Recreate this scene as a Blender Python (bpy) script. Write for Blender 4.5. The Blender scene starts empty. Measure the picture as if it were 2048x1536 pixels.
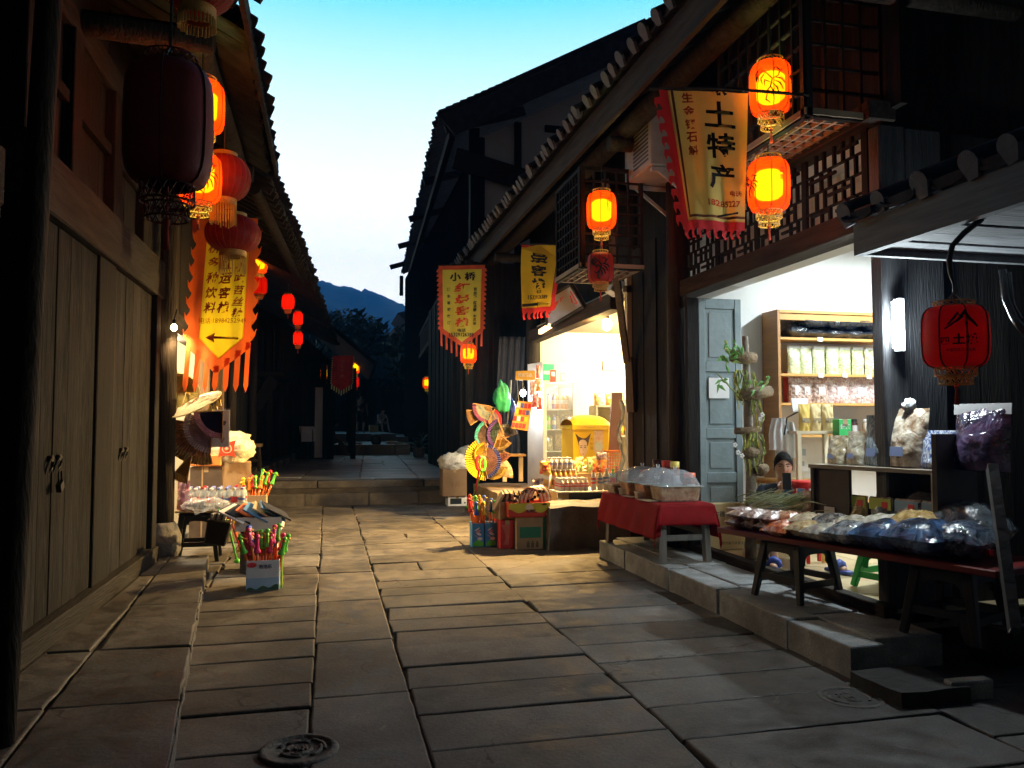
import bpy, bmesh, math, random
from mathutils import Vector, Matrix, noise
random.seed(7)
R = math.radians
SC = bpy.context.scene
COL = SC.collection
V = Vector

# ------------------------------------------------------------------ camera
CAM_H, YAW, PIT, FPX = 1.4, R(13.0), R(2.94), 1597.0
cam_d = bpy.data.cameras.new('camera')
cam = bpy.data.objects.new('camera', cam_d)
COL.objects.link(cam)
cam.location = (0, 0, CAM_H)
cam.rotation_euler = (R(90) + PIT, 0, -YAW)
cam_d.sensor_width = 36
cam_d.lens = 36 * FPX / 2048
cam_d.clip_start = .05
cam_d.clip_end = 6000
SC.camera = cam

# ------------------------------------------------------------------ sky after sunset
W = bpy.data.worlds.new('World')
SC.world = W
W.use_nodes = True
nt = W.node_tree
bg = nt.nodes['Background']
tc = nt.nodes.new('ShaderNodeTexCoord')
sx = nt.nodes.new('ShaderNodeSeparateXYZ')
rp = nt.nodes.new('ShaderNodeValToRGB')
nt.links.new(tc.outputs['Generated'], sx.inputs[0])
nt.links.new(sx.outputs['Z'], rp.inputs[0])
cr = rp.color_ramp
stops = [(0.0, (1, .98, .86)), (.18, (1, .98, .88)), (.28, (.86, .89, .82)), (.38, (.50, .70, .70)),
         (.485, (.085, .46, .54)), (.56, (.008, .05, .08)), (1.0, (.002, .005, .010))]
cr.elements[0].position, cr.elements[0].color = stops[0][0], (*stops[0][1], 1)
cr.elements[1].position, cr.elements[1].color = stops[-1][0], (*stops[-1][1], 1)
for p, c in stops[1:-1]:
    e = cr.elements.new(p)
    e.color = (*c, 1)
# the afterglow stands ahead, the sky behind the camera has gone dark
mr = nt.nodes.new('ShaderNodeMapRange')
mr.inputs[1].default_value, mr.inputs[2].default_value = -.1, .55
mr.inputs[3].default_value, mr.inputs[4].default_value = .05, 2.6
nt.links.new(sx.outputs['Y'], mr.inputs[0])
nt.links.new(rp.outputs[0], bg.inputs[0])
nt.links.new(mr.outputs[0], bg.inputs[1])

vs = SC.view_settings
vs.view_transform, vs.look, vs.exposure, vs.gamma = 'Standard', 'None', 0, 1
vs.use_curve_mapping = False
SC.render.engine = 'CYCLES'
cy = SC.cycles
cy.use_denoising = True
cy.max_bounces = 7
cy.diffuse_bounces = 3
cy.glossy_bounces = 2
cy.transmission_bounces = 4
cy.transparent_max_bounces = 12
cy.volume_bounces = 0
cy.caustics_reflective = cy.caustics_refractive = False
cy.sample_clamp_indirect = 3

# ------------------------------------------------------------------ pixel -> place on a known plane
_f = V((math.sin(YAW) * math.cos(PIT), math.cos(YAW) * math.cos(PIT), math.sin(PIT)))
_r = V((math.cos(YAW), -math.sin(YAW), 0))
_u = _r.cross(_f)
_O = V((0, 0, CAM_H))


def _ray(a, b):
    return _f + _r * ((a - 1024) / FPX) + _u * ((768 - b) / FPX)


def GX(a, b, x):
    d = _ray(a, b)
    return _O + d * (x / d.x)


def GY(a, b, y):
    d = _ray(a, b)
    return _O + d * (y / d.y)


def GZ(a, b, z=0):
    d = _ray(a, b)
    return _O + d * ((z - CAM_H) / d.z)


def S(px, y, x=0):
    """metres covered by px photo pixels at a place"""
    return px / FPX * (y * math.cos(YAW) + x * math.sin(YAW))


# ------------------------------------------------------------------ materials
MATS = {}


def mat(name, col, rough=.7, var=.25, scale=6, bump=0, stretch=None, metal=0, stain=0, coat=0, emit=0, emc=None, spec=.5, attr=False, alpha=1, cracks=0,
        col2=None, bscale=None, sheen=0, detail=5, contrast=None):
    if name in MATS:
        return MATS[name]
    m = bpy.data.materials.new(name)
    m.use_nodes = True
    n, l = m.node_tree.nodes, m.node_tree.links
    b = n['Principled BSDF']
    b.inputs['Roughness'].default_value = rough
    b.inputs['Metallic'].default_value = metal
    b.inputs['Coat Weight'].default_value = coat
    b.inputs['Coat Roughness'].default_value = .08
    b.inputs['Specular IOR Level'].default_value = spec
    b.inputs['Alpha'].default_value = alpha
    if sheen:
        b.inputs['Sheen Weight'].default_value = sheen
    t = n.new('ShaderNodeTexCoord')
    mp = n.new('ShaderNodeMapping')
    mp.inputs['Scale'].default_value = stretch or (1, 1, 1)
    l.new(t.outputs['Object'], mp.inputs[0])
    nz = n.new('ShaderNodeTexNoise')
    nz.inputs['Scale'].default_value = scale
    nz.inputs['Detail'].default_value = detail
    nz.inputs['Roughness'].default_value = .6
    l.new(mp.outputs[0], nz.inputs['Vector'])
    ramp = n.new('ShaderNodeValToRGB')
    lo, hi = contrast or (.3, .7)
    ramp.color_ramp.elements[0].position = lo
    ramp.color_ramp.elements[1].position = hi
    c2 = col2 or tuple(min(1, c * (1 + var)) for c in col)
    c1 = col if col2 else tuple(c * (1 - var) for c in col)
    ramp.color_ramp.elements[0].color = (*c1, 1)
    ramp.color_ramp.elements[1].color = (*c2, 1)
    l.new(nz.outputs['Fac'], ramp.inputs[0])
    out = ramp.outputs[0]
    if attr:
        at = n.new('ShaderNodeAttribute')
        at.attribute_name = 'v'
        mx = n.new('ShaderNodeMix')
        mx.data_type, mx.blend_type = 'RGBA', 'MULTIPLY'
        mx.inputs[0].default_value = 1
        cmb = n.new('ShaderNodeMapRange')
        cmb.inputs[3].default_value = .68
        cmb.inputs[4].default_value = 1.2
        l.new(at.outputs['Fac'], cmb.inputs[0])
        l.new(out, mx.inputs[6])
        l.new(cmb.outputs[0], mx.inputs[7])
        out = mx.outputs[2]
    if stain:
        for sc_, lo_, hi_, f0, f1 in ((1.1, 1 - stain, 1 + stain * .35, .35, .62), (7, 1 - stain * .6, 1 + stain * .3, .38, .6), (120, 1 - stain * .5, 1 + stain * .4, .4, .6)):
            nq = n.new('ShaderNodeTexNoise')
            nq.inputs['Scale'].default_value, nq.inputs['Detail'].default_value, nq.inputs['Distortion'].default_value = sc_, 6, .6
            l.new(mp.outputs[0], nq.inputs['Vector'])
            mq = n.new('ShaderNodeMapRange')
            for i_, v_ in enumerate((f0, f1, lo_, hi_)):
                mq.inputs[i_ + 1].default_value = v_
            l.new(nq.outputs['Fac'], mq.inputs[0])
            mx2 = n.new('ShaderNodeMix')
            mx2.data_type, mx2.blend_type = 'RGBA', 'MULTIPLY'
            mx2.inputs[0].default_value = 1
            l.new(out, mx2.inputs[6])
            l.new(mq.outputs[0], mx2.inputs[7])
            out = mx2.outputs[2]
            if sc_ == 7:
                mr_ = n.new('ShaderNodeMapRange')
                for i_, v_ in enumerate((.35, .65, max(.15, rough - .14), min(1, rough + .2))):
                    mr_.inputs[i_ + 1].default_value = v_
                l.new(nq.outputs['Fac'], mr_.inputs[0])
                l.new(mr_.outputs[0], b.inputs['Roughness'])
    if cracks:
        nd = n.new('ShaderNodeTexNoise')
        nd.inputs['Scale'].default_value, nd.inputs['Detail'].default_value = 5, 5
        l.new(t.outputs['Object'], nd.inputs['Vector'])
        vm = n.new('ShaderNodeMix')
        vm.data_type, vm.blend_type = 'RGBA', 'LINEAR_LIGHT'
        vm.inputs[0].default_value = .16
        l.new(t.outputs['Object'], vm.inputs[6])
        l.new(nd.outputs['Color'], vm.inputs[7])
        vo = n.new('ShaderNodeTexVoronoi')
        vo.feature = 'DISTANCE_TO_EDGE'
        vo.inputs['Scale'].default_value = 1.15
        l.new(vm.outputs[2], vo.inputs['Vector'])
        ms = n.new('ShaderNodeTexNoise')
        ms.inputs['Scale'].default_value, ms.inputs['Detail'].default_value = 1.6, 2
        l.new(t.outputs['Object'], ms.inputs['Vector'])
        a1, a2 = n.new('ShaderNodeMapRange'), n.new('ShaderNodeMapRange')
        for nd_, q in ((a1, (.002, .012, 1, 0)), (a2, (.52, .60, 0, cracks))):
            for i_, v_ in enumerate(q):
                nd_.inputs[i_ + 1].default_value = v_
        l.new(vo.outputs['Distance'], a1.inputs[0])
        l.new(ms.outputs['Fac'], a2.inputs[0])
        mu = n.new('ShaderNodeMath')
        mu.operation = 'MULTIPLY'
        l.new(a1.outputs[0], mu.inputs[0])
        l.new(a2.outputs[0], mu.inputs[1])
        cm_ = n.new('ShaderNodeMix')
        cm_.data_type = 'RGBA'
        cm_.inputs[7].default_value = tuple(c * .18 for c in col) + (1,)
        l.new(mu.outputs[0], cm_.inputs[0])
        l.new(out, cm_.inputs[6])
        out = cm_.outputs[2]
        # pale scuffs and mortar crumbs
        sc = n.new('ShaderNodeTexNoise')
        sc.inputs['Scale'].default_value, sc.inputs['Detail'].default_value, sc.inputs['Distortion'].default_value = 4.5, 8, 2.2
        l.new(t.outputs['Object'], sc.inputs['Vector'])
        a3 = n.new('ShaderNodeMapRange')
        for i_, v_ in enumerate((.66, .76, 0, .55)):
            a3.inputs[i_ + 1].default_value = v_
        l.new(sc.outputs['Fac'], a3.inputs[0])
        cm2 = n.new('ShaderNodeMix')
        cm2.data_type = 'RGBA'
        cm2.inputs[7].default_value = tuple(min(1, c * 2.1) for c in col) + (1,)
        l.new(a3.outputs[0], cm2.inputs[0])
        l.new(out, cm2.inputs[6])
        out = cm2.outputs[2]
    l.new(out, b.inputs['Base Color'])
    if bump:
        n2 = n.new('ShaderNodeTexNoise')
        n2.inputs['Scale'].default_value = bscale or scale * 4
        n2.inputs['Detail'].default_value = 6
        l.new(mp.outputs[0], n2.inputs['Vector'])
        bp = n.new('ShaderNodeBump')
        bp.inputs['Strength'].default_value = bump
        bp.inputs['Distance'].default_value = .02
        l.new(n2.outputs['Fac'], bp.inputs['Height'])
        l.new(bp.outputs[0], b.inputs['Normal'])
        if coat:
            n2.inputs['Distortion'].default_value = 1.5
            bp.inputs['Distance'].default_value = .022
            l.new(bp.outputs[0], b.inputs['Coat Normal'])
    if emit:
        b.inputs['Emission Color'].default_value = (*(emc or col), 1)
        b.inputs['Emission Strength'].default_value = emit
    MATS[name] = m
    return m


def core_mat():
    m = bpy.data.materials.new('lamp_core')
    m.use_nodes = True
    n, l = m.node_tree.nodes, m.node_tree.links
    n.remove(n['Principled BSDF'])
    e, tp, mx = n.new('ShaderNodeEmission'), n.new('ShaderNodeBsdfTransparent'), n.new('ShaderNodeMixShader')
    e.inputs[0].default_value, e.inputs[1].default_value = (.30, 1, .03, 1), 17.0
    mx.inputs[0].default_value = .6
    l.new(e.outputs[0], mx.inputs[1])
    l.new(tp.outputs[0], mx.inputs[2])
    l.new(mx.outputs[0], n['Material Output'].inputs[0])
    return m


def glow_shade(name, body, trans, k, thru=None):
    """lantern skin: translucent cloth that lets some coloured light straight through"""
    if name in MATS:
        return MATS[name]
    m = bpy.data.materials.new(name)
    m.use_nodes = True
    n, l = m.node_tree.nodes, m.node_tree.links
    n.remove(n['Principled BSDF'])
    o = n['Material Output']
    df, tl, tp = n.new('ShaderNodeBsdfDiffuse'), n.new('ShaderNodeBsdfTranslucent'), n.new('ShaderNodeBsdfTransparent')
    df.inputs[0].default_value = (*body, 1)
    tl.inputs[0].default_value = (*trans, 1)
    tp.inputs[0].default_value = (*(thru or trans), 1)
    a, b = n.new('ShaderNodeMixShader'), n.new('ShaderNodeMixShader')
    a.inputs[0].default_value = .6
    l.new(df.outputs[0], a.inputs[1])
    l.new(tl.outputs[0], a.inputs[2])
    b.inputs[0].default_value = k
    l.new(a.outputs[0], b.inputs[1])
    l.new(tp.outputs[0], b.inputs[2])
    l.new(b.outputs[0], o.inputs[0])
    MATS[name] = m
    return m


def translucent(m, k, tint=None):
    """let light through thin cloth or silk from behind"""
    n, l = m.node_tree.nodes, m.node_tree.links
    if 'thin' in n:
        return m
    b, o = n['Principled BSDF'], n['Material Output']
    tl, mx = n.new('ShaderNodeBsdfTranslucent'), n.new('ShaderNodeMixShader')
    tl.name = 'thin'
    src = b.inputs['Base Color'].links[0].from_socket
    l.new(src, tl.inputs[0])
    mx.inputs[0].default_value = k
    l.new(b.outputs[0], mx.inputs[1])
    l.new(tl.outputs[0], mx.inputs[2])
    l.new(mx.outputs[0], o.inputs[0])
    return m


def clear(name, tint=(1, 1, 1), k=.75, rough=.05, body=None):
    """clear plastic film or glass: see-through mixed with gloss"""
    if name in MATS:
        return MATS[name]
    m = bpy.data.materials.new(name)
    m.use_nodes = True
    n, l = m.node_tree.nodes, m.node_tree.links
    b, o = n['Principled BSDF'], n['Material Output']
    b.inputs['Base Color'].default_value = (*(body or (.8, .8, .8)), 1)
    b.inputs['Roughness'].default_value = rough
    b.inputs['Specular IOR Level'].default_value = 1
    tp = n.new('ShaderNodeBsdfTransparent')
    tp.inputs[0].default_value = (*tint, 1)
    mx = n.new('ShaderNodeMixShader')
    mx.inputs[0].default_value = k
    l.new(b.outputs[0], mx.inputs[1])
    l.new(tp.outputs[0], mx.inputs[2])
    l.new(mx.outputs[0], o.inputs[0])
    MATS[name] = m
    return m


def plain(name, col, rough=.5, **k):
    k.setdefault('var', .08)
    return mat(name, col, rough, **k)


# ------------------------------------------------------------------ mesh builder
class MB:
    def __init__(s):
        s.v, s.f, s.m, s.s, s.c = [], [], [], [], []

    def add(s, vs_, fs, m=0, smooth=False, val=.5):
        b = len(s.v)
        s.v += [tuple(p) for p in vs_]
        for f in fs:
            s.f.append([b + i for i in f])
            s.m.append(m)
            s.s.append(smooth)
            s.c.append(val)
        return s

    def bx(s, x0, x1, y0, y1, z0, z1, m=0, val=.5):
        return s.add([(x0, y0, z0), (x1, y0, z0), (x1, y1, z0), (x0, y1, z0), (x0, y0, z1), (x1, y0, z1), (x1, y1, z1), (x0, y1, z1)],
                     [(0, 3, 2, 1), (4, 5, 6, 7), (0, 1, 5, 4), (1, 2, 6, 5), (2, 3, 7, 6), (3, 0, 4, 7)], m, False, val)

    def box(s, c, d, m=0, rot=None, tap=1, val=.5):
        M = rot if isinstance(rot, Matrix) else (Matrix.Rotation(rot, 3, 'Z') if rot else Matrix.Identity(3))
        c = V(c)
        ps = []
        for z in (-.5, .5):
            k = 1 if z < 0 else tap
            for x, y in ((-.5, -.5), (.5, -.5), (.5, .5), (-.5, .5)):
                ps.append(c + M @ V((x * d[0] * k, y * d[1] * k, z * d[2])))
        return s.add(ps, [(0, 3, 2, 1), (4, 5, 6, 7), (0, 1, 5, 4), (1, 2, 6, 5), (2, 3, 7, 6), (3, 0, 4, 7)], m, False, val)

    def bar(s, p, q, w, h, m=0, up=(0, 0, 1), w2=None, h2=None, val=.5):
        p, q = V(p), V(q)
        a = (q - p).normalized()
        x = a.cross(V(up))
        if x.length < 1e-4:
            x = a.cross(V((0, 1, 0)))
        x.normalize()
        y = x.cross(a)
        w2, h2 = w2 or w, h2 or h
        ps = [p + x * (i * w / 2) + y * (j * h / 2) for i, j in ((-1, -1), (1, -1), (1, 1), (-1, 1))]
        ps += [q + x * (i * w2 / 2) + y * (j * h2 / 2) for i, j in ((-1, -1), (1, -1), (1, 1), (-1, 1))]
        return s.add(ps, [(0, 3, 2, 1), (4, 5, 6, 7), (0, 1, 5, 4), (1, 2, 6, 5), (2, 3, 7, 6), (3, 0, 4, 7)], m, False, val)

    def tube(s, pts, r, n=8, m=0, cap=True, val=.5):
        pts = [V(p) for p in pts]
        rs = r if isinstance(r, (list, tuple)) else [r] * len(pts)
        vs_, fs = [], []
        ref = None
        for i, p in enumerate(pts):
            a = (pts[min(i + 1, len(pts) - 1)] - pts[max(i - 1, 0)])
            if a.length < 1e-9:
                a = V((0, 0, 1))
            a.normalize()
            if ref is None:
                ref = a.orthogonal().normalized()
            x = (ref - a * ref.dot(a))
            if x.length < 1e-4:
                x = a.orthogonal()
            x.normalize()
            ref = x
            y = a.cross(x)
            for k in range(n):
                t = 2 * math.pi * k / n
                vs_.append(p + x * (rs[i] * math.cos(t)) + y * (rs[i] * math.sin(t)))
        for i in range(len(pts) - 1):
            for k in range(n):
                fs.append((i * n + k, i * n + (k + 1) % n, (i + 1) * n + (k + 1) % n, (i + 1) * n + k))
        s.add(vs_, fs, m, n > 5, val)
        if cap:
            L = (len(pts) - 1) * n
            b = len(s.v) - len(vs_)
            for f in ([b + k for k in range(n)][::-1], [b + L + k for k in range(n)]):
                s.f.append(f)
                s.m.append(m)
                s.s.append(False)
                s.c.append(val)
        return s

    def cyl(s, p, q, r, r2=None, n=12, m=0):
        return s.tube([p, q], [r, r if r2 is None else r2], n, m)

    def lathe(s, prof, c=(0, 0, 0), n=18, m=0, smooth=True, M=None, a0=0, a1=2 * math.pi):
        full = abs(a1 - a0 - 2 * math.pi) < 1e-6
        nn = n if full else n + 1
        vs_, fs = [], []
        for r, z in prof:
            for k in range(nn):
                t = a0 + (a1 - a0) * k / n
                p = V((r * math.cos(t), r * math.sin(t), z))
                if M:
                    p = M @ p
                vs_.append(V(c) + p)
        for i in range(len(prof) - 1):
            for k in range(n):
                k2 = (k + 1) % nn
                fs.append((i * nn + k, i * nn + k2, (i + 1) * nn + k2, (i + 1) * nn + k))
        mm = m if isinstance(m, (list, tuple)) else None
        if mm is None:
            return s.add(vs_, fs, m, smooth)
        b = len(s.f)
        s.add(vs_, fs, 0, smooth)
        for i in range(len(prof) - 1):
            for k in range(n):
                s.m[b + i * n + k] = mm[i]
        return s

    def prism(s, poly, o, ex, ey, ez, m=0, val=.5):
        """2D polygon in the ex,ey plane from o, pushed along ez"""
        o, ex, ey, ez = V(o), V(ex), V(ey), V(ez)
        k = len(poly)
        a = [o + ex * x + ey * y for x, y in poly]
        vs_ = a + [p + ez for p in a]
        fs = [tuple(range(k))[::-1], tuple(range(k, 2 * k))] + [(i, (i + 1) % k, k + (i + 1) % k, k + i) for i in range(k)]
        return s.add(vs_, fs, m, False, val)

    def sheet(s, fn, nu, nv, m=0, smooth=True, mf=None):
        vs_ = [fn(i / nu, j / nv) for j in range(nv + 1) for i in range(nu + 1)]
        fs = [(j * (nu + 1) + i, j * (nu + 1) + i + 1, (j + 1) * (nu + 1) + i + 1, (j + 1) * (nu + 1) + i) for j in range(nv) for i in range(nu)]
        b = len(s.f)
        s.add(vs_, fs, m, smooth)
        if mf:
            for j in range(nv):
                for i in range(nu):
                    s.m[b + j * nu + i] = mf((i + .5) / nu, (j + .5) / nv)
        return s

    def blob(s, c, d, n=10, m=0, jag=.0, sc=3, M=None, e=1.0, seed=0):
        """rounded lump; jag roughens it"""
        def fn(u, v):
            th, ph = 2 * math.pi * u, math.pi * (v - .5)
            sg = lambda x: math.copysign(abs(x) ** e, x)
            p = V((sg(math.cos(ph)) * sg(math.cos(th)), sg(math.cos(ph)) * sg(math.sin(th)), sg(math.sin(ph))))
            k = 1 + jag * noise.noise(p * sc + V((seed, seed * 2.3, 0)))
            p = V((p.x * d[0] / 2 * k, p.y * d[1] / 2 * k, p.z * d[2] / 2 * k))
            if M:
                p = M @ p
            return V(c) + p
        return s.sheet(fn, n * 2, n, m)

    def xf(s, M, i0=0):
        s.v[i0:] = [tuple(M @ V(p)) for p in s.v[i0:]]
        return s

    def build(s, name, mats, par=None, loc=(0, 0, 0), rz=0, bev=0, world=False, sub=0, solid=0, weld=False):
        if world and par is not None:
            o_ = par.get('_w') or tuple(par.location)
            s.v = [(x - o_[0], y - o_[1], z - o_[2]) for x, y, z in s.v]
        if world and par is None and tuple(loc) != (0, 0, 0):
            s.v = [(x - loc[0], y - loc[1], z - loc[2]) for x, y, z in s.v]
        me = bpy.data.meshes.new(name)
        me.from_pydata(s.v, [], s.f)
        mats = mats if isinstance(mats, (list, tuple)) else [mats]
        for m in mats:
            me.materials.append(m)
        me.polygons.foreach_set('material_index', s.m)
        me.polygons.foreach_set('use_smooth', s.s)
        if any(c != .5 for c in s.c):
            at = me.attributes.new('v', 'FLOAT', 'FACE')
            at.data.foreach_set('value', s.c)
        if bev or weld:
            b = bmesh.new()
            b.from_mesh(me)
            if weld:
                bmesh.ops.remove_doubles(b, verts=b.verts, dist=1e-4)
            if bev:
                es = [e for e in b.edges if len(e.link_faces) == 2 and e.calc_face_angle(0) > .5]
                bmesh.ops.bevel(b, geom=es, offset=bev, segments=1, affect='EDGES', clamp_overlap=True)
            b.to_mesh(me)
            b.free()
        me.update()
        o = bpy.data.objects.new(name, me)
        COL.objects.link(o)
        o.location = loc
        o.rotation_euler = (0, 0, rz)
        if par is not None:
            o.parent = par
        if solid:
            md = o.modifiers.new('thick', 'SOLIDIFY')
            md.thickness = solid
        if sub:
            md = o.modifiers.new('smooth', 'SUBSURF')
            md.levels = md.render_levels = sub
        return o


def tag(o, label=None, cat=None, group=None, kind=None):
    if label:
        o['label'] = label
    if cat:
        o['category'] = cat
    if group:
        o['group'] = group
    if kind:
        o['kind'] = kind
    return o


def thing(name, label, cat, loc=(0, 0, 0), rz=0, group=None):
    o = bpy.data.objects.new(name, None)
    COL.objects.link(o)
    o.empty_display_size = .1
    o.location = loc
    o.rotation_euler = (0, 0, rz)
    return tag(o, label, cat, group)


def dup(root, loc, rz=None, label=None, group=None, par=None):
    c = root.copy()
    COL.objects.link(c)
    if par is None:
        c.location = loc
        if rz is not None:
            c.rotation_euler = rz if isinstance(rz, tuple) else (0, 0, rz)
        if label:
            c['label'] = label
        if group:
            c['group'] = group
    else:
        c.parent = par
    for ch in [x for x in bpy.data.objects if x.parent == root]:
        dup(ch, None, par=c)
    return c


def lamp(name, loc, power, col, size=.05, par=None, kind='POINT', rot=None, sx=None, spread=None):
    d = bpy.data.lights.new(name, kind)
    d.energy = power
    d.color = col
    if kind == 'AREA':
        d.shape = 'RECTANGLE'
        d.size, d.size_y = sx
        if spread:
            d.spread = spread
    else:
        d.shadow_soft_size = size
    o = bpy.data.objects.new(name, d)
    COL.objects.link(o)
    o.location = loc
    if rot:
        o.rotation_euler = rot
    if par is not None:
        o.parent = par
    return o


_tx = {}


def text2d(body, bold=.0):
    """flat letter outlines as 2D points and faces, 1 unit high, centred"""
    k = (body, bold)
    if k not in _tx:
        c = bpy.data.curves.new('lettering', 'FONT')
        c.body = body
        c.size = 1
        c.offset = bold
        c.resolution_u = 2
        o = bpy.data.objects.new('lettering', c)
        COL.objects.link(o)
        dg = bpy.context.evaluated_depsgraph_get()
        m = bpy.data.meshes.new_from_object(o.evaluated_get(dg))
        vs_ = [(v.co.x, v.co.y) for v in m.vertices]
        fs = [tuple(p.vertices) for p in m.polygons]
        bpy.data.objects.remove(o)
        bpy.data.curves.remove(c)
        bpy.data.meshes.remove(m)
        xs, ys = [a for a, b in vs_] or [0], [b for a, b in vs_] or [0]
        cx, cy_, h = (min(xs) + max(xs)) / 2, (min(ys) + max(ys)) / 2, max(max(ys) - min(ys), 1e-3)
        _tx[k] = ([(x - cx, y - cy_) for x, y in vs_], fs, max(xs) - min(xs), h)
    return _tx[k]


def write(mb, body, o, ex, ey, w=None, h=None, bold=0.0, m=0):
    """letters laid on a plane: centre o, along ex, up ey; fitted to w and/or h metres"""
    ps, fs, tw, th = text2d(body, bold)
    kx = (w / tw) if w else None
    ky = (h / th) if h else None
    kx, ky = kx or ky, ky or kx
    o, ex, ey = V(o), V(ex).normalized(), V(ey).normalized()
    mb.add([o + ex * (x * kx) + ey * (y * ky) for x, y in ps], fs, m)
    return mb

# ------------------------------------------------------------------ palette
vgrain, hgrain, xgrain = (9, 9, .8), (9, .8, 9), (.8, 9, 9)
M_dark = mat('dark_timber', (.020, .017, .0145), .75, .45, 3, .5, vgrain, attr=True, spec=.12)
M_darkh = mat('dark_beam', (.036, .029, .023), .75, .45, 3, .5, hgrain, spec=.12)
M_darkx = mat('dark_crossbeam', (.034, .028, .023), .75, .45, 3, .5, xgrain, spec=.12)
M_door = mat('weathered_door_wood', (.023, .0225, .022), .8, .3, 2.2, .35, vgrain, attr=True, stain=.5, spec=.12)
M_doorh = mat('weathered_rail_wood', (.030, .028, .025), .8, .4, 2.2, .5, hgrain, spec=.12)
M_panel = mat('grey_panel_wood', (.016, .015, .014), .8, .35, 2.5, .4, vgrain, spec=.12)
M_log = mat('old_log', (.034, .027, .02), .8, .5, 2, .8, (7, 7, .7), spec=.12)
M_fascia = mat('fascia_wood', (.055, .043, .033), .8, .4, 2, .6, hgrain, spec=.12)
M_tile = mat('roof_tile_clay', (.045, .045, .05), .8, .4, 5, .6, spec=.12)
M_tileend = mat('lime_tile_end', (.15, .158, .178), .9, .2, 9, .4)
M_stone = mat('worn_sandstone', (.108, .099, .09), .66, .30, 3.2, .13, attr=True, bscale=38, contrast=(.25, .75), stain=.5, cracks=.9)
M_stone2 = mat('grey_kerbstone', (.10, .093, .085), .6, .34, 2.6, .16, attr=True, bscale=36, stain=.5, cracks=.9)
M_ston3 = mat('pale_pavement_slab', (.31, .32, .32), .7, .25, 3, .2, attr=True, bscale=35, stain=.45)
M_block = mat('rough_dark_stone', (.15, .15, .152), .9, .45, 3, .9, bscale=14)
M_dirt = mat('packed_dirt', (.05, .045, .04), .95, .4, 4, .6)
M_plaster = mat('white_plaster', (.78, .78, .76), .9, .06, 1.5, .15)
M_warmwall = mat('cream_wall', (.78, .70, .54), .9, .08, 1.5, .1)
M_iron = mat('dark_iron', (.03, .028, .026), .5, .4, 20, .2, metal=.6)
M_black = plain('black_plastic', (.012, .012, .013), .38)
M_red = plain('red_plastic', (.6, .02, .02), .35)
M_white = plain('white_plastic', (.8, .8, .8), .4)
M_card = mat('brown_cardboard', (.38, .25, .13), .85, .18, 5, .15)
M_cardd = mat('yellow_cardboard', (.56, .46, .24), .85, .12, 5, .1)
M_rubber = plain('cable_rubber', (.015, .015, .015), .5)
M_ink = plain('black_ink', (.012, .010, .010), .8)
M_redink = plain('red_ink', (.62, .055, .015), .8)


def stone_slab(mb, x0, x1, y0, y1, z, th=.14, jig=.007, m=0, skew=.0, gap=.004, bevz=.008, segs=5):
    """one paving stone: slightly crooked outline, worn rounded arris, its own tint and tilt"""
    tilt_x, tilt_y = random.uniform(-.005, .005), random.uniform(-.005, .005)
    dz = random.uniform(-.006, .004)
    val = random.random()
    x0, x1, y0, y1 = x0 + gap * random.uniform(.4, 1.4), x1 - gap * random.uniform(.4, 1.4), y0 + gap * random.uniform(.3, 1.5), y1 - gap * random.uniform(.3, 1.5)
    cs = [(x0, y0), (x1, y0), (x1, y1), (x0, y1)]
    cs = [(x + random.uniform(-jig, jig), y + skew * x + random.uniform(-jig, jig)) for x, y in cs]
    mid = (sum(x for x, y in cs) / 4, sum(y for x, y in cs) / 4)
    for i in range(4):
        if random.random() < .18:
            q = random.uniform(.01, .035)
            L_ = math.hypot(mid[0] - cs[i][0], mid[1] - cs[i][1])
            cs[i] = (cs[i][0] + (mid[0] - cs[i][0]) * q / L_, cs[i][1] + (mid[1] - cs[i][1]) * q / L_)
    ring = []
    for i in range(4):
        a, b = cs[i], cs[(i + 1) % 4]
        d = math.hypot(b[0] - a[0], b[1] - a[1])
        k = max(2, min(14, int(d / .11)))
        nx, ny = -(b[1] - a[1]) / max(d, 1e-5), (b[0] - a[0]) / max(d, 1e-5)
        ph = random.uniform(0, 99)
        for j in range(k):
            t = j / k
            w = jig * 1.3 * noise.noise(V((ph, t * d * 9, 0))) * (1 if j else 0)
            ring.append((a[0] + (b[0] - a[0]) * t + nx * w, a[1] + (b[1] - a[1]) * t + ny * w))
    mx, my = (x0 + x1) / 2, (y0 + y1) / 2 + skew * (x0 + x1) / 2
    hx, hy = max((x1 - x0) / 2, .05), max((y1 - y0) / 2, .05)
    n = len(ring)
    lay = []
    for inset, zz in ((.010, 0), (.003, -bevz * .4), (0, -bevz * 1.2), (0, -th)):
        for x, y in ring:
            px, py = mx + (x - mx) * (1 - inset / hx), my + (y - my) * (1 - inset / hy)
            h = z + dz + (px - mx) * tilt_x + (py - my) * tilt_y + zz
            lay.append((px, py, h))
    fs = [tuple(range(n))]
    for L in range(3):
        fs += [(L * n + i, (L + 1) * n + i, (L + 1) * n + (i + 1) % n, L * n + (i + 1) % n) for i in range(n)]
    mb.add(lay, fs, m, False, val)


# ------------------------------------------------------------------ ground
g = MB()
N_ = 24
ys = [-12, 0, 6, 14.5, 14.51, 30, 30.01, 60, 120, 400, 1300]
zs = [-.026, -.026, -.026, -.026, .28, .28, .7, .7, .7, .7, .7]
xs_ = [-1250, -300, -60, -12, 0, 12, 60, 300, 1250]
for i in range(len(ys) - 1):
    for j in range(len(xs_) - 1):
        g.add([(xs_[j], ys[i], zs[i]), (xs_[j + 1], ys[i], zs[i]), (xs_[j + 1], ys[i + 1], zs[i + 1]), (xs_[j], ys[i + 1], zs[i + 1])], [(0, 1, 2, 3)])
tag(g.build('ground', M_dirt), kind='structure')

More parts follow.
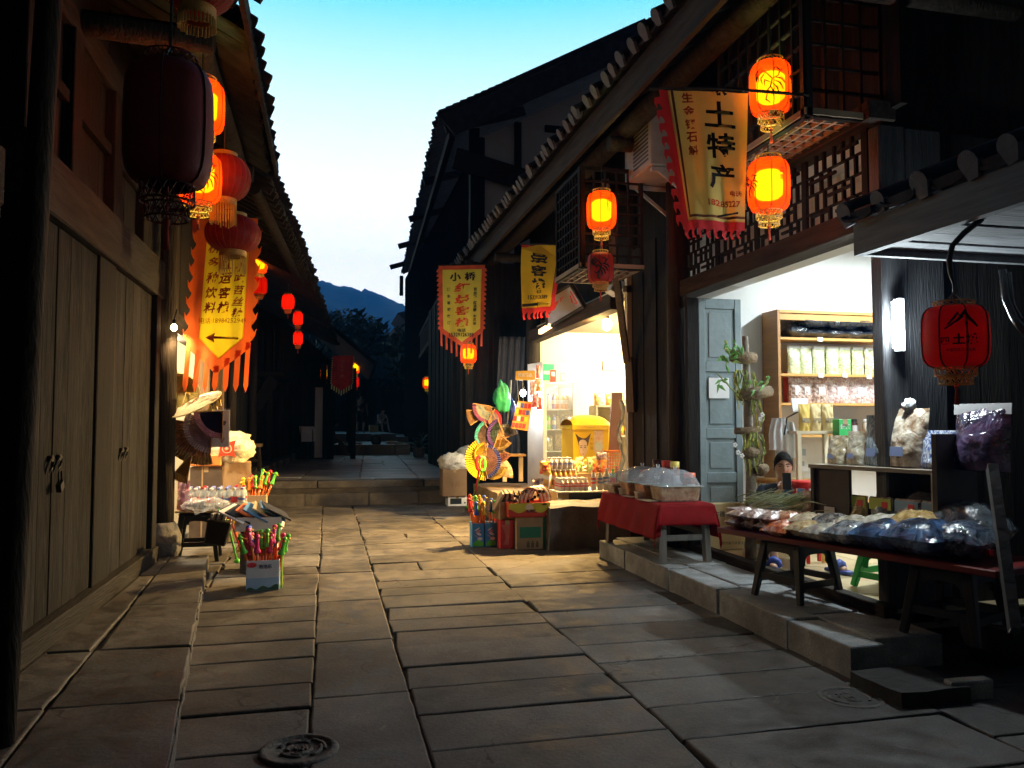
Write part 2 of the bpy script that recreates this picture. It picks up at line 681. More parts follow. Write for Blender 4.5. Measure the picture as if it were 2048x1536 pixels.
st = MB()
cols = [(-1.95, -1.0, .33, .52), (-1.0, -.06, .34, .55), (-.06, .44, .75, 1.3), (.44, 1.56, .3, .5), (1.56, 2.95, .36, .62), (2.95, 3.9, .4, .6)]
for x0, x1, a, b in cols:
    y = -1.0 + random.uniform(0, .3)
    while y < 14.32:
        d = random.uniform(a, b)
        if y + d > 14.1:
            d = 14.36 - y
        w = x0 + random.uniform(-.006, .006)
        if x1 - x0 > 1.0 and random.random() < .16:
            c = x0 + (x1 - x0) * random.uniform(.35, .65)
            stone_slab(st, w, c, y, y + d, 0, skew=.022)
            stone_slab(st, c, x1, y, y + d, 0, skew=.022)
        else:
            stone_slab(st, w, x1, y, y + d, 0, skew=.022)
        y += d
tag(st.build('street_paving', M_stone), kind='structure')

# left raised edge along the timber doors
kerb = lambda y: -.59 - .11 * (y - 3.56)
lp = MB()
lp.bx(-1.85, -1.12, .2, 8.4, -.02, .085)
y = .2
while y < 8.35:
    d = random.uniform(.9, 1.5)
    if y + d > 7.6:
        d = 8.45 - y
    for f0, f1 in ((0, .52), (.52, 1.0)):
        ya, yb = y, y + d
        k = kerb((ya + yb) / 2)
        a, b = -1.85 + (k + 1.85) * f0, -1.85 + (k + 1.85) * f1
        i0 = len(lp.v)
        stone_slab(lp, a, b, ya, yb, .12, th=.2, jig=.01, gap=.005)
        for q in range(i0, len(lp.v)):
            px, py, pz = lp.v[q]
            lp.v[q] = (px - .11 * (py - (ya + yb) / 2) * (px + 1.85) / (k + 1.85), py, pz)
    y += d
tag(lp.build('left_pavement', M_stone2), kind='structure')
mo = MB()
for a_, b_ in ((3.0, 4.25), (4.9, 5.35), (5.7, 6.6), (7.3, 7.6)):
    pts = []
    k = int((b_ - a_) / .06)
    for i in range(k + 1):
        y = a_ + (b_ - a_) * i / k
        pts.append((kerb(y) - .004 + .006 * noise.noise(V((y * 6, 0, 0))), y, (.112) + .006 * noise.noise(V((y * 5, 3, 0)))))
    mo.tube(pts, [(.002) + .014 * abs(noise.noise(V((i * .31, a_, 7)))) for i in range(k + 1)], 6)
tag(mo.build('mortar_joint', mat('pale_mortar', (.2, .19, .18), .95, .3, 12, .6)), kind='structure')

# right pavement in front of the dry-goods shop
rpv = MB()
y = 3.95
for d in (.62, .95, .88, 1.0, .75):
    stone_slab(rpv, 2.83, 3.06, y, y + d, .18, th=.3, jig=.006, gap=.003, bevz=.01)
    stone_slab(rpv, 3.06, 3.52, y + .1, y + d + .1, .182, th=.3, jig=.005, gap=.003, bevz=.008)
    y += d
tag(rpv.build('right_pavement', M_ston3), kind='structure')

# steps up to the far street
sp = MB()
for y0, z, cuts in ((14.36, .21, (-1.45, -.35, .72, 1.6, 2.6)), (14.74, .4, (-1.5, -.15, .85, 1.75, 2.7))):
    for a, b in zip(cuts, cuts[1:]):
        stone_slab(sp, a, b, y0, y0 + .5, z, th=.24, jig=.012, gap=.006, bevz=.02)
tag(sp.build('stone_steps', M_stone), kind='structure')

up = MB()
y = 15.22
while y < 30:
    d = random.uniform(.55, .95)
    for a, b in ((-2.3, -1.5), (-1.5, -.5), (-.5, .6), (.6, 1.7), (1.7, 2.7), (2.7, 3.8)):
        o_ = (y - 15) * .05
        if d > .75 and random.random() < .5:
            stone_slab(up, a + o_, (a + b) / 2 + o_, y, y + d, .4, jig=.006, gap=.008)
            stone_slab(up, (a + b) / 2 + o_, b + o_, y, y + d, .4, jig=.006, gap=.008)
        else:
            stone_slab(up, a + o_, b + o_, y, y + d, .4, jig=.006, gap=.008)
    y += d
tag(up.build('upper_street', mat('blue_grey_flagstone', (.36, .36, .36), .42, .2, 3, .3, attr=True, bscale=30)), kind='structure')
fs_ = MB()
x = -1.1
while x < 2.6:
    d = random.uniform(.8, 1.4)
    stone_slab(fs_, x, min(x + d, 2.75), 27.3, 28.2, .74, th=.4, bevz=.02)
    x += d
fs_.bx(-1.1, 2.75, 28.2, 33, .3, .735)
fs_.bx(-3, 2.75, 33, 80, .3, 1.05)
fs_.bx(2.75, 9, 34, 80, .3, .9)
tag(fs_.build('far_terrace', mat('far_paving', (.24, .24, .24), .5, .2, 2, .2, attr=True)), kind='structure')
lw = MB()
y = 15.0
while y < 27:
    d = random.uniform(1, 1.7)
    o_ = (y - 15) * .054
    stone_slab(lw, -1.95 + o_, -1.28 + o_ * .95, y, y + d, .56, th=.3)
    y += d
tag(lw.build('left_walkway', M_stone2), kind='structure')

# ------------------------------------------------------------------ far hill
h = MB()
prof = [(-700, 220), (-260, 175), (0, 160), (60, 143), (100, 131), (150, 112), (196, 98), (240, 74), (330, 46), (520, 24), (900, 8)]


def ridge(x):
    for (a, za), (b, zb) in zip(prof, prof[1:]):
        if a <= x <= b:
            return za + (zb - za) * (x - a) / (b - a)
    return 10


def hillp(u, v):
    x = -700 + 1600 * u
    t = v * 2
    k = t if t < 1 else 2 - t
    n_ = noise.fractal(V((x * .02, v * 9, 3)), 1, 2, 5) * 9 * k + noise.noise(V((x * .24, v * 40, 1))) * 2.6 * k
    return V((x, 480 + 420 * t, max(.2, ridge(x) * (k ** .8) + n_)))


h.sheet(hillp, 420, 28)
tag(h.build('hills', mat('forest_hill', (.035, .07, .05), .95, .4, .05)), kind='structure')

# ------------------------------------------------------------------ trees behind the street
M_leaf = mat('dark_foliage', (.030, .052, .022), .7, .5, 1.2)
M_bark = mat('tree_bark', (.05, .04, .03), .9, .3, 6, .5)


def tree(x, y, z, hgt, rad, label, seed, leaf=.34, n=1500):
    rnd = random.Random(seed)
    t = thing('broadleaf_tree', label, 'tree', (x, y, z), group='trees closing the end of the street')
    b = MB()
    b.tube([(0, 0, -.2), (.1, 0, hgt * .25), (-.1, .1, hgt * .55), (.05, 0, hgt * .85)], [rad * .09, rad * .07, rad * .045, rad * .012], 9)
    lobes = []
    for k in range(11):
        a = rnd.uniform(0, 6.28)
        rr = rad * rnd.uniform(.15, .8)
        zz = hgt * rnd.uniform(.42, .95)
        rr *= 1.15 - .75 * max(0, (zz / hgt - .6) / .4)
        c = V((rr * math.cos(a), rr * math.sin(a), zz))
        lobes.append((c, rad * rnd.uniform(.24, .42)))
        b.tube([(0, 0, hgt * rnd.uniform(.25, .5)), c * .6 + V((0, 0, hgt * .15)), c], [rad * .035, rad * .022, rad * .006], 5)
    b.build('trunk', M_bark, t)
    f = MB()
    for k in range(n):
        c, r_ = lobes[rnd.randrange(len(lobes))]
        d = V((rnd.gauss(0, 1), rnd.gauss(0, 1), rnd.gauss(0, 1))).normalized() * r_ * rnd.uniform(.45, 1.08)
        p = c + V((d.x, d.y, d.z * .8))
        q = V((rnd.gauss(0, 1), rnd.gauss(0, 1), rnd.gauss(0, 1))).normalized()
        e1 = q.orthogonal().normalized() * leaf * rnd.uniform(.5, 1.2)
        e2 = q.cross(e1).normalized() * leaf * rnd.uniform(.35, .8)
        f.add([p - e1, p + e2 * .6, p + e1, p - e2 * .6], [(0, 1, 2, 3)], 0, False, rnd.random())
    f.build('crown', M_leaf, t)
    return t


tree(1.5, 50, .8, 7.0, 3.8, 'tallest dark leafy tree of the far group, just right of the low roof', 1, n=2600)
tree(4.8, 56, .8, 7.2, 4.4, 'wide dark leafy tree in the middle of the far tree group', 2, n=2600)
tree(8.6, 58, .8, 6.2, 4.2, 'dark leafy tree in front of the white gable at the end of the street', 3, n=2400)
tree(-1.2, 60, .8, 9.4, 3.2, 'slim dark tree rising over the low far roof on the left', 4, n=2000)
tree(11.6, 66, .8, 6.8, 4.0, 'dark leafy tree at the right edge of the far tree group', 5, n=1800)
tree(5.2, 44, .8, 5.6, 3.6, 'low dark bushy tree hanging over the end of the far terrace', 6, leaf=.26, n=2200)

# ------------------------------------------------------------------ building kit
def roof(mb, e0, e1, inward, depth, rise, pitch=.24, m_tile=0, m_end=1, jut=.05, rib=.062, plugs=True, pan=.05):
    """tiled slope: eave from e0 to e1, running inward; ribs of cover tiles with lime-plugged ends"""
    e0, e1, inw = V(e0), V(e1), V(inward).normalized()
    L = (e1 - e0).length
    a = (e1 - e0) / L
    up = V((0, 0, 1))
    sl = (inw * depth + up * rise)
    nrm = a.cross(sl).normalized()
    if nrm.z < 0:
        nrm = -nrm
    q = [e0, e1, e1 + sl, e0 + sl]
    mb.add(q + [p - nrm * pan for p in q], [(0, 1, 2, 3), (7, 6, 5, 4), (0, 4, 5, 1), (1, 5, 6, 2), (2, 6, 7, 3), (3, 7, 4, 0)], m_tile)
    n = int(L / pitch)
    sd = sl.normalized()
    for i in range(n + 1):
        c = e0 + a * (pitch * i + random.uniform(-.02, .02))
        out = -sd * (jut + random.uniform(-.035, .045))
        r_ = rib * random.uniform(.9, 1.12)
        st_ = []
        for k in range(3):
            o = c + (out if k == 0 else sd * (.5 * k if k == 1 else depth * 1.02))
            st_.append([o + a * (r_ * math.cos(t)) + nrm * (r_ * math.sin(t) * 1.05 + .012) for t in [math.pi * j / 6 for j in range(7)]])
        vs_ = [p for s_ in st_ for p in s_]
        fs = [(k * 7 + j, k * 7 + j + 1, (k + 1) * 7 + j + 1, (k + 1) * 7 + j) for k in range(2) for j in range(6)]
        mb.add(vs_, fs, m_tile, True)
        if plugs:
            o = -sd * .004
            w = [p + o for p in st_[0]] + [c + out + a * (r_ * .55) - nrm * (r_ * 1.1) + o, c + out - a * (r_ * .5) - nrm * (r_ * 1.25) + o]
            w = w[:7] + [w[8], w[7]]
            mb.add(w + [p - o * 8 for p in w], [tuple(range(9))] + [(j, 9 + j, 9 + (j + 1) % 9, (j + 1) % 9) for j in range(9)], m_end)
        # pan tile lip between the ribs
        if i < n:
            c2 = c + a * (pitch / 2) - sd * random.uniform(.0, .05)
            arc = [c2 + a * (pitch * .42 * math.cos(t)) - nrm * (.035 * math.sin(t) + .004) for t in [math.pi * j / 6 for j in range(7)]]
            arc2 = [p + sd * .25 for p in arc]
            mb.add(arc + arc2 + [p - nrm * .016 for p in arc] + [p - nrm * .016 for p in arc2],
                   [(j, j + 1, 8 + j, 7 + j) for j in range(6)] + [(14 + j, 21 + j, 22 + j, 15 + j) for j in range(6)] + [(j, 14 + j, 15 + j, j + 1) for j in range(6)], m_tile)
    return mb


def planks(mb, x, y0, y1, z0, z1, w=.18, th=.035, m=0, out=1, jit=.006):
    y = y0
    while y < y1 - .01:
        d = min(w * random.uniform(.8, 1.25), y1 - y)
        if y1 - y - d < w * .35:
            d = y1 - y
        o = random.uniform(0, jit)
        mb.bx(*(sorted((x - th * out, x + o * out))), y + .0015, y + d - .0015, z0, z1, m, random.random())
        y += d


def planks_x(mb, y, x0, x1, z0, z1, w=.18, th=.035, m=0, jit=.006):
    x = x0
    while x < x1 - .01:
        d = min(w * random.uniform(.8, 1.25), x1 - x)
        if x1 - x - d < w * .35:
            d = x1 - x
        mb.bx(x + .0015, x + d - .0015, y - random.uniform(0, jit), y + th, z0, z1, m, random.random())
        x += d


def grid_lattice(mb, o, ex, ey, w, h, nx, ny, t=.018, d=.03, m=0, frame=.035):
    o, ex, ey = V(o), V(ex), V(ey)
    ez = ex.cross(ey)
    for i in range(1, nx):
        mb.prism([(w * i / nx - t / 2, 0), (w * i / nx + t / 2, 0), (w * i / nx + t / 2, h), (w * i / nx - t / 2, h)], o - ez * d / 2, ex, ey, ez * d, m)
    for j in range(1, ny):
        mb.prism([(0, h * j / ny - t / 2), (w, h * j / ny - t / 2), (w, h * j / ny + t / 2), (0, h * j / ny + t / 2)], o - ez * (d / 2 - .003), ex, ey, ez * (d - .006), m)
    f = frame
    for a in ([(-f, -f), (w + f, -f), (w + f, 0), (-f, 0)], [(-f, h), (w + f, h), (w + f, h + f), (-f, h + f)], [(-f, 0), (0, 0), (0, h), (-f, h)], [(w, 0), (w + f, 0), (w + f, h), (w, h)]):
        mb.prism(a, o - ez * (d / 2 + .006), ex, ey, ez * (d + .012), m)


# ================================================================== LEFT: shuttered timber house by the camera
XL = -1.62
b1 = thing('timber_house', 'near timber house with closed plank doors filling the left edge of the street', 'house', (-1.7, 5.0, .1))
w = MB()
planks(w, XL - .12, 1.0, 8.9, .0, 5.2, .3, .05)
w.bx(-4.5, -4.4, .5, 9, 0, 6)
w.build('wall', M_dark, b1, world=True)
w = MB()
w.bx(XL - .16, XL + .075, 4.55, 8.2, .07, .255)
w.bx(XL - .16, XL + .10, 4.55, 8.2, .05, .12)
w.build('sill', M_doorh, b1, world=True, bev=.008)
w = MB()
w.bx(XL - .16, XL + .06, 4.62, 8.3, 2.62, 2.98)
w.bx(XL - .16, XL + .03, 4.62, 8.3, 3.92, 4.12)
w.bx(XL - .16, XL + .02, 1.0, 4.45, 2.5, 2.8)
w.build('lintel', M_doorh, b1, world=True, bev=.01)
w = MB()
w.bx(XL - .16, XL + .02, 6.2, 6.64, .255, 2.62)
w.bx(XL - .16, XL + .05, 4.62, 4.78, .255, 2.62)
w.bx(XL - .16, XL + .05, 8.02, 8.2, .255, 2.62)
w.bx(XL - .16, XL + .045, 4.62, 4.8, 2.98, 3.92)
w.bx(XL - .16, XL + .045, 5.42, 5.6, 2.98, 3.92)
w.bx(XL - .16, XL + .045, 6.42, 6.66, 2.98, 3.92)
w.bx(XL - .16, XL + .045, 7.42, 7.56, 2.98, 3.92)
w.build('door_jamb', M_panel, b1, world=True, bev=.006)
w = MB()
for a, b in ((4.8, 5.42), (5.6, 6.42), (6.66, 7.42)):
    planks(w, XL - .03, a, b, 2.98, 3.92, .4, .03)
    w.bx(XL - .03, XL + .02, a, b, 3.42, 3.5)
w.build('upper_panel', M_panel, b1, world=True, bev=.004)
w = MB()
planks(w, XL + .0, 7.56, 8.35, 2.98, 5.1, .2, .05)
w.build('upper_boarding', M_door, b1, world=True)
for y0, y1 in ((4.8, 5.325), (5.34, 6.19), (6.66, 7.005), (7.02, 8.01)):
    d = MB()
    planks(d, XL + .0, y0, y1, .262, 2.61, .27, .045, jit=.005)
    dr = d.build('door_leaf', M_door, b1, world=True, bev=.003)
    dr['_w'] = tuple(b1.location)
    hd = MB()
    hy = y1 - .06 if y0 in (4.8, 6.66) else y0 + .07
    hd.tube([(XL + .012 + .03 * math.sin(t) * .6, hy + .05 * math.cos(t), 1.15 + .055 * math.sin(t)) for t in [6.283 * i / 12 for i in range(13)]], .007, 6)
    hd.cyl((XL, hy, 1.2), (XL + .03, hy, 1.2), .02, n=8)
    hd.build('handle', M_iron, dr, world=True)
lk = MB()
lk.box((XL + .05, 5.34, 1.03), (.03, .06, .05), rot=Matrix.Rotation(.5, 3, 'X'))
lk.tube([(XL + .05, 5.31, 1.05), (XL + .05, 5.31, 1.12), (XL + .05, 5.36, 1.13), (XL + .05, 5.37, 1.06)], .006, 6)
tag(lk.build('padlock', M_iron, None), 'dark padlock hanging on the nearer plank door of the left house', 'padlock')
ps = MB()
ps.tube([(-1.25, 3.62, .04), (-1.30, 3.88, 1.2), (-1.40, 4.32, 3.0), (-1.49, 4.76, 4.9)], [.045, .05, .06, .066], 14)
ps.build('post', M_log, b1, world=True)
ps = MB()
ps.tube([(-1.60, 8.55, .42), (-1.60, 8.55, 2.5), (-1.61, 8.56, 4.9)], [.125, .12, .115], 16)
ps.build('post', M_log, b1, world=True)
ps = MB()
ps.lathe([(0, .1), (.17, .1), (.2, .18), (.2, .3), (.16, .4), (.135, .44), (0, .44)], (-1.60, 8.55, 0), 18)
ps.build('post_base', M_block, b1, world=True)
w = MB()
planks(w, XL + .03, 2.6, 4.3, .1, 2.5, .34, .06)
for z in (.1, 1.25, 2.4):
    w.bx(XL + .03, XL + .06, 2.6, 4.3, z, z + .16)
w.build('side_panel', M_door, b1, world=True, bev=.005)
bm_ = MB()
for y in (5.62, 8.56):
    bm_.tube([(-2.5, y, 4.08), (-.78, y, 4.0)], .085, 10)
bm_.tube([(-.92, 1, 4.16), (-.95, 8.9, 4.14)], .09, 10)
bm_.build('beam', M_log, b1, world=True)
rf = MB()
# eave follows the slightly bent street
Lpts = [(-.42, .6, 4.42), (-.46, 5.62, 4.34)]
roof(rf, Lpts[0], Lpts[1], (-1, 0, 0), 3.6, 1.9, .21, jut=.06, plugs=False)
L2 = [(-.56, 5.66, 4.16), (-.64, 8.9, 4.16)]
roof(rf, L2[0], L2[1], (-1, 0, 0), 3.4, 1.9, .21, jut=.06, plugs=False)
rf.build('roof', [M_tile, M_tileend], b1, world=True)
sf = MB()
for i in range(30):
    y = .8 + i * .27
    sf.bar((-.62, y, 4.18), (-3.2, y, 5.55), .06, .09)
planks(sf, -.55, .6, 8.9, 4.08, 4.22, 1.6, .03)
sf.build('rafters', M_darkx, b1, world=True)

# ================================================================== LEFT: goods shop next door
b2 = thing('timber_house', 'timber house with an open lit goods shop behind the round post on the left', 'house', (-1.8, 10.5, .0))
w = MB()
planks(w, -1.72, 11.7, 14.6, .0, 4.4, .22, .05, jit=.02)
planks(w, -1.72, 8.7, 11.7, 2.55, 4.4, .3, .05)
w.build('wall', M_dark, b2, world=True)
w = MB()
w.bx(-4.6, -1.62, 8.66, 8.72, 0, 2.9)
w.bx(-4.6, -1.8, 11.72, 11.78, 0, 2.9)
w.bx(-4.6, -4.54, 8.7, 11.8, 0, 2.9)
w.bx(-4.6, -1.74, 8.7, 11.8, 2.8, 2.86)
w.build('shop_interior', M_warmwall, b2, world=True)
w = MB()
w.bx(-4.6, -1.68, 8.72, 11.72, -.02, .06)
w.build('shop_floor', M_ston3, b2, world=True)
w = MB()
M_of = mat('orange_frame_wood', (.22, .13, .06), .7, .3, 3, .3, vgrain)
for q in ((-1.76, -1.64, 8.72, 8.84, .0, 2.9), (-1.74, -1.6, 11.6, 11.76, .0, 2.6), (-1.72, -1.6, 13.2, 13.36, .0, 4.2)):
    w = MB()
    w.bx(*q)
    w.build('door_post', M_of, b2, world=True, bev=.006)
0 and w.build('door_frame', mat('orange_frame_wood', (.22, .13, .06), .7, .3, 3, .3, vgrain), b2, world=True, bev=.006)
w = MB()
w.bx(-1.76, -1.6, 8.8, 11.7, 2.4, 2.62)
w.build('lintel', M_darkh, b2, world=True)
rf = MB()
roof(rf, (-.64, 8.92, 4.12), (-.42, 12.6, 4.08), (-1, .05, 0), 3.4, 1.8, .2, jut=.06, plugs=False)
roof(rf, (-.42, 12.6, 4.08), (-.3, 14.6, 4.08), (-1, .05, 0), 3.4, 1.8, .2, jut=.05, plugs=False)
rf.build('roof', [M_tile, M_tileend], b2, world=True)
w = MB()
for i in range(22):
    y = 9.0 + i * .26
    w.bar((-.62 + .05 * i * .26, y, 3.96), (-3.0, y, 5.2), .06, .09)
w.tube([(-.8, 8.9, 3.95), (-.5, 14.4, 3.9)], .07, 8)
w.build('rafters', M_darkx, b2, world=True)

# ================================================================== LEFT: farther timber houses
b3 = thing('timber_house', 'dark timber house with an upstairs balcony box, left side past the steps', 'house', (-1.9, 15, .4))
w = MB()
Mx = Matrix.Translation((-1.75, 14.6, 0)) @ Matrix.Rotation(-R(3.2), 4, 'Z')
planks(w, 0, 0, 9.2, .3, 3.9, .24, .05, jit=.02)
w.bx(-4, -3.9, 0, 9, 0, 4)
w.bx(-4, .02, -.1, 0, 0, 4.6)
w.xf(Mx)
w.build('wall', M_dark, b3, world=True)
w = MB()
for y in (.1, 2.6, 5.2, 7.6, 9.0):
    w = MB()
    w.tube([(.1, y, .4), (.1, y, 3.8)], .09, 10)
    w.xf(Mx)
    w.build('post', M_log, b3, world=True)
w = MB()
w.bx(.0, .62, 3.4, 6.2, 2.45, 2.55)
w.bx(.56, .62, 3.4, 6.2, 3.45, 3.52)
for i in range(24):
    w.bx(.58, .605, 3.42 + i * .118, 3.45 + i * .118, 2.55, 3.45)
for i in range(5):
    w.bx(.04 + i * .12, .07 + i * .12, 3.42, 3.45, 2.55, 3.45)
w.xf(Mx)
w.build('balcony', M_dark, b3, world=True)
w = MB()
for z, y in ((1.2, .9), (1.2, 3.5), (1.2, 6.0)):
    w = MB()
    w.bx(.0, .05, y, y + 1.1, .4, 2.3)
    for i in range(3):
        w.bx(.05, .06, y + .08 + i * .34, y + .32 + i * .34, .6, 2.1)
    w.xf(Mx)
    w.build('door_leaf', M_panel, b3, world=True)
w = MB()
w.bar((.06, 3.1, 1.75), (.42, 3.35, 2.4), .05, .28)
w.xf(Mx)
w.build('bracket', M_panel, b3, world=True)
rf = MB()
roof(rf, (-.3, 14.62, 4.02), (-.02, 19.6, 3.86), (-1, .05, 0), 3.4, 1.7, .2, jut=.05, plugs=False)
roof(rf, (-.02, 19.6, 3.8), (.22, 23.8, 3.75), (-1, .05, 0), 3.4, 1.7, .2, jut=.05, plugs=False)
rf.build('roof', [M_tile, M_tileend], b3, world=True)
w = MB()
w.bx(-1.6, -1.0, 23.72, 23.8, .4, 3.6)
w.bx(-1.2, -1.08, 23.6, 23.72, .4, 3.6)
w.build('end_wall', M_dark, b3, world=True)
w = MB()
w.bx(-.36, -.14, 24.0, 24.06, .45, 2.5)
w.build('white_doorpost', M_plaster, b3, world=True)

b4 = thing('timber_house', 'low far timber house whose tiled roof slopes down to the street on the left', 'house', (-.4, 26, .4))
w = MB()
planks(w, .18, 24.2, 31.5, .4, 3.2, .26, .06, jit=.02)
planks_x(w, 24.2, -3, .18, .4, 3.2)
w.prism([(-2.6, 3.2), (.2, 3.2), (-2.6, 5.6)], (0, 24.1, 0), (1, 0, 0), (0, 0, 1), (0, .2, 0))
w.build('wall', M_dark, b4, world=True)
rf = MB()
roof(rf, (1.32, 23.7, 3.22), (1.55, 31.6, 3.2), (-1, .03, 0), 4.0, 3.3, .22, jut=.05, plugs=False)
rf.build('roof', [M_tile, M_tileend], b4, world=True)
w = MB()
for y in (24.3, 27, 29.6):
    w = MB()
    w.tube([(.75, y, .4), (.75, y, 3.1)], .08, 8)
    w.build('post', M_log, b4, world=True)
w = MB()
for y in (24.6, 27.2):
    w = MB()
    grid_lattice(w, (.2, y + 1.2, 1.2), (0, -1, 0), (0, 0, 1), 1.2, 1.1, 6, 5)
    w.build('window', M_panel, b4, world=True)

# ================================================================== RIGHT: long house with the two lit shops
b5 = thing('timber_house', 'long timber house with two lit shops under one tiled eave on the right', 'house', (3.7, 9, 0))
rf = MB()
roof(rf, (2.62, 3.2, 4.74), (2.55, 16.5, 4.72), (1, 0, 0), 4.2, 2.3, .245, jut=.07, rib=.06)
rf.build('roof', [M_tile, M_tileend], b5, world=True)
w = MB()
w.bx(2.66, 2.71, 3.2, 16.4, 4.38, 4.66)
w.build('fascia', M_fascia, b5, world=True)
w = MB()
for i in range(38):
    y = 3.35 + i * .345
    w.bar((2.72, y, 4.62), (5.4, y, 6.08), .06, .1)
w.build('rafters', M_darkx, b5, world=True)
w = MB()
w.tube([(2.95, 3.4, 4.42), (2.93, 8, 4.40), (2.95, 16.3, 4.44)], .1, 12)
for y in (4.45, 7.55, 9.1, 13.2):
    w.tube([(2.75, y, 4.26), (4.6, y, 4.26)], .075, 10)
w.build('beam', M_log, b5, world=True)
# upper front wall and pieces between the openings
w = MB()
planks(w, 3.62, 4.4, 9.3, 3.5, 5.1, .3, .05, out=-1)
planks(w, 3.62, 9.3, 14.2, 2.98, 5.1, .3, .05, out=-1)
planks(w, 3.58, 7.62, 8.98, .15, 3.5, .2, .05, out=-1, jit=.025)
w.bx(3.7, 9, 14.2, 14.3, 0, 5)
w.bx(3.72, 8, 4.64, 4.76, 0, 5.5)
w.build('wall', M_dark, b5, world=True)
for x, y in ((3.66, 9.06), (3.5, 7.55), (3.42, 13.18)):
    p_ = MB()
    p_.tube([(x, y, .1), (x, y, 4.4)], .12, 14)
    p_.lathe([(0, 0), (.19, 0), (.2, .14), (.14, .22), (0, .22)], (x, y, 0), 14)
    p_.build('post', M_log, b5, world=True)
p_ = MB()
p_.tube([(2.62, 16.4, .3), (2.62, 16.4, 4.5)], .11, 12)
p_.build('post', M_log, b5, world=True)
p_ = MB()
p_.bar((2.78, 7.75, 3.94), (3.46, 8.92, 2.16), .07, .1)
p_.bar((3.48, 8.9, 2.2), (3.50, 8.88, 1.55), .07, .09)
p_.build('brace', mat('brace_wood', (.16, .11, .07), .7, .3, 3, .3, vgrain), b5, world=True)
w = MB()
w.bx(3.46, 3.66, 4.5, 7.5, 2.70, 2.86)
w.bx(3.46, 3.66, 4.5, 7.5, 3.42, 3.55)
w.build('lintel', M_darkh, b5, world=True, bev=.006)
w = MB()
w.bx(3.32, 3.5, 9.1, 13.2, 2.80, 3.0)
w.build('lintel', M_fascia, b5, world=True, bev=.006)
# lattice transom over the dry-goods shop
lt = MB()
t_ = .022
def zz(y0, y1, z0, z1):
    lt.bx(3.55, 3.575, y0, y1, z0, z1)
for k in range(4):
    y0 = 4.66 + k * .71
    zz(y0, y0 + .06, 2.86, 3.42)
    w_ = .66
    yy = y0 + .06
    rr = random.Random(k)
    for r_ in range(4):
        z0 = 2.86 + r_ * .14
        zz(yy, yy + w_, z0 + .128, z0 + .14) if r_ < 3 else None
        cuts = [.10, .2, .3, .42, .52] if r_ % 2 else [.06, .16, .36, .46, .58]
        for c in cuts:
            zz(yy + c, yy + c + t_, z0, z0 + .14)
    for a, b, z0 in ((.1, .3, 2.93), (.38, .6, 2.96), (.12, .4, 3.07), (.3, .62, 3.22), (.05, .28, 3.35)):
        lt.bx(3.552, 3.573, yy + a, yy + b, z0, z0 + t_)
lt.build('lattice_transom', M_dark, b5, world=True)

# --- dry-goods shop room (right shop)
w = MB()
w.bx(3.64, 8.2, 7.62, 7.74, .1, 3.5)
w.bx(6.9, 7.0, 4.84, 7.62, .1, 3.5)
w.bx(3.82, 7.0, 4.77, 4.84, .1, 3.5)
w.build('white_wall', M_plaster, b5, world=True)
w = MB()
w.bx(3.66, 7.0, 4.77, 7.7, 3.42, 3.5)
w.build('ceiling', M_plaster, b5, world=True)
w = MB()
w.bx(4.02, 4.28, 4.84, 7.62, 2.86, 3.42)
w.build('ceiling_beam', M_plaster, b5, world=True)
fl = MB()
for i in range(7):
    for j in range(6):
        fl.bx(3.53 + i * .5 + .003, 3.53 + (i + 1) * .5 - .003, 4.45 + j * .53, 4.45 + (j + 1) * .53 - .006, .14, .215 + .001 * ((i + j) % 2), 0, random.random())
fl.bx(3.53, 7.0, 4.45, 7.62, .1, .205, 1)
fl.build('shop_floor', [mat('tan_floor_tile', (.60, .47, .27), .35, .12, 5, attr=True), plain('tile_grout', (.3, .25, .17), .8)], b5, world=True)
w = MB()
w.bx(3.44, 3.54, 4.45, 7.55, .1, .255)
w.build('threshold', M_darkh, b5, world=True, bev=.006)
# --- snack shop room (left shop)
w = MB()
w.bx(3.4, 6.6, 13.2, 13.3, .1, 3.2)
w.bx(6.4, 6.5, 9.0, 13.2, .1, 3.2)
w.bx(3.5, 6.5, 9.0, 9.08, .1, 3.2)
w.build('cream_wall', M_warmwall, b5, world=True)
w = MB()
w.bx(3.45, 6.5, 9.0, 13.3, 3.0, 3.08)
w.build('ceiling', M_warmwall, b5, world=True)
w = MB()
w.bx(3.3, 6.5, 9.05, 13.25, .02, .25)
w.build('shop_floor', M_ston3, b5, world=True)

# projecting lattice boxes under the eave
def bay(x0, x1, y0, y1, z0, z1, nf, nz, nn, bot):
    g_ = MB()
    grid_lattice(g_, (x0, y1, z0), (0, -1, 0), (0, 0, 1), y1 - y0, z1 - z0, nf, nz)
    g_.build('lattice_front', M_panel, b5, world=True)
    g_ = MB()
    grid_lattice(g_, (x0, y0, z0), (1, 0, 0), (0, 0, 1), x1 - x0, z1 - z0, nn, nz)
    g_.build('lattice_side', M_dark, b5, world=True)
    g_ = MB()
    grid_lattice(g_, (x0, y0, z0), (1, 0, 0), (0, 1, 0), x1 - x0, y1 - y0, bot[0], bot[1])
    g_.build('lattice_base', mat('bay_base_wood', (.22, .16, .10), .7, .3, 4), b5, world=True)


p0, p1 = GZ(1165, 530, 3.02), GZ(1115, 560, 3.02)
bay(p0.x, p0.x + .62, p0.y, p1.y, 3.02, 4.0, 9, 9, 5, (7, 5))
bay(3.06, 3.6, 4.6, 5.75, 3.46, 4.4, 8, 6, 4, (6, 10))

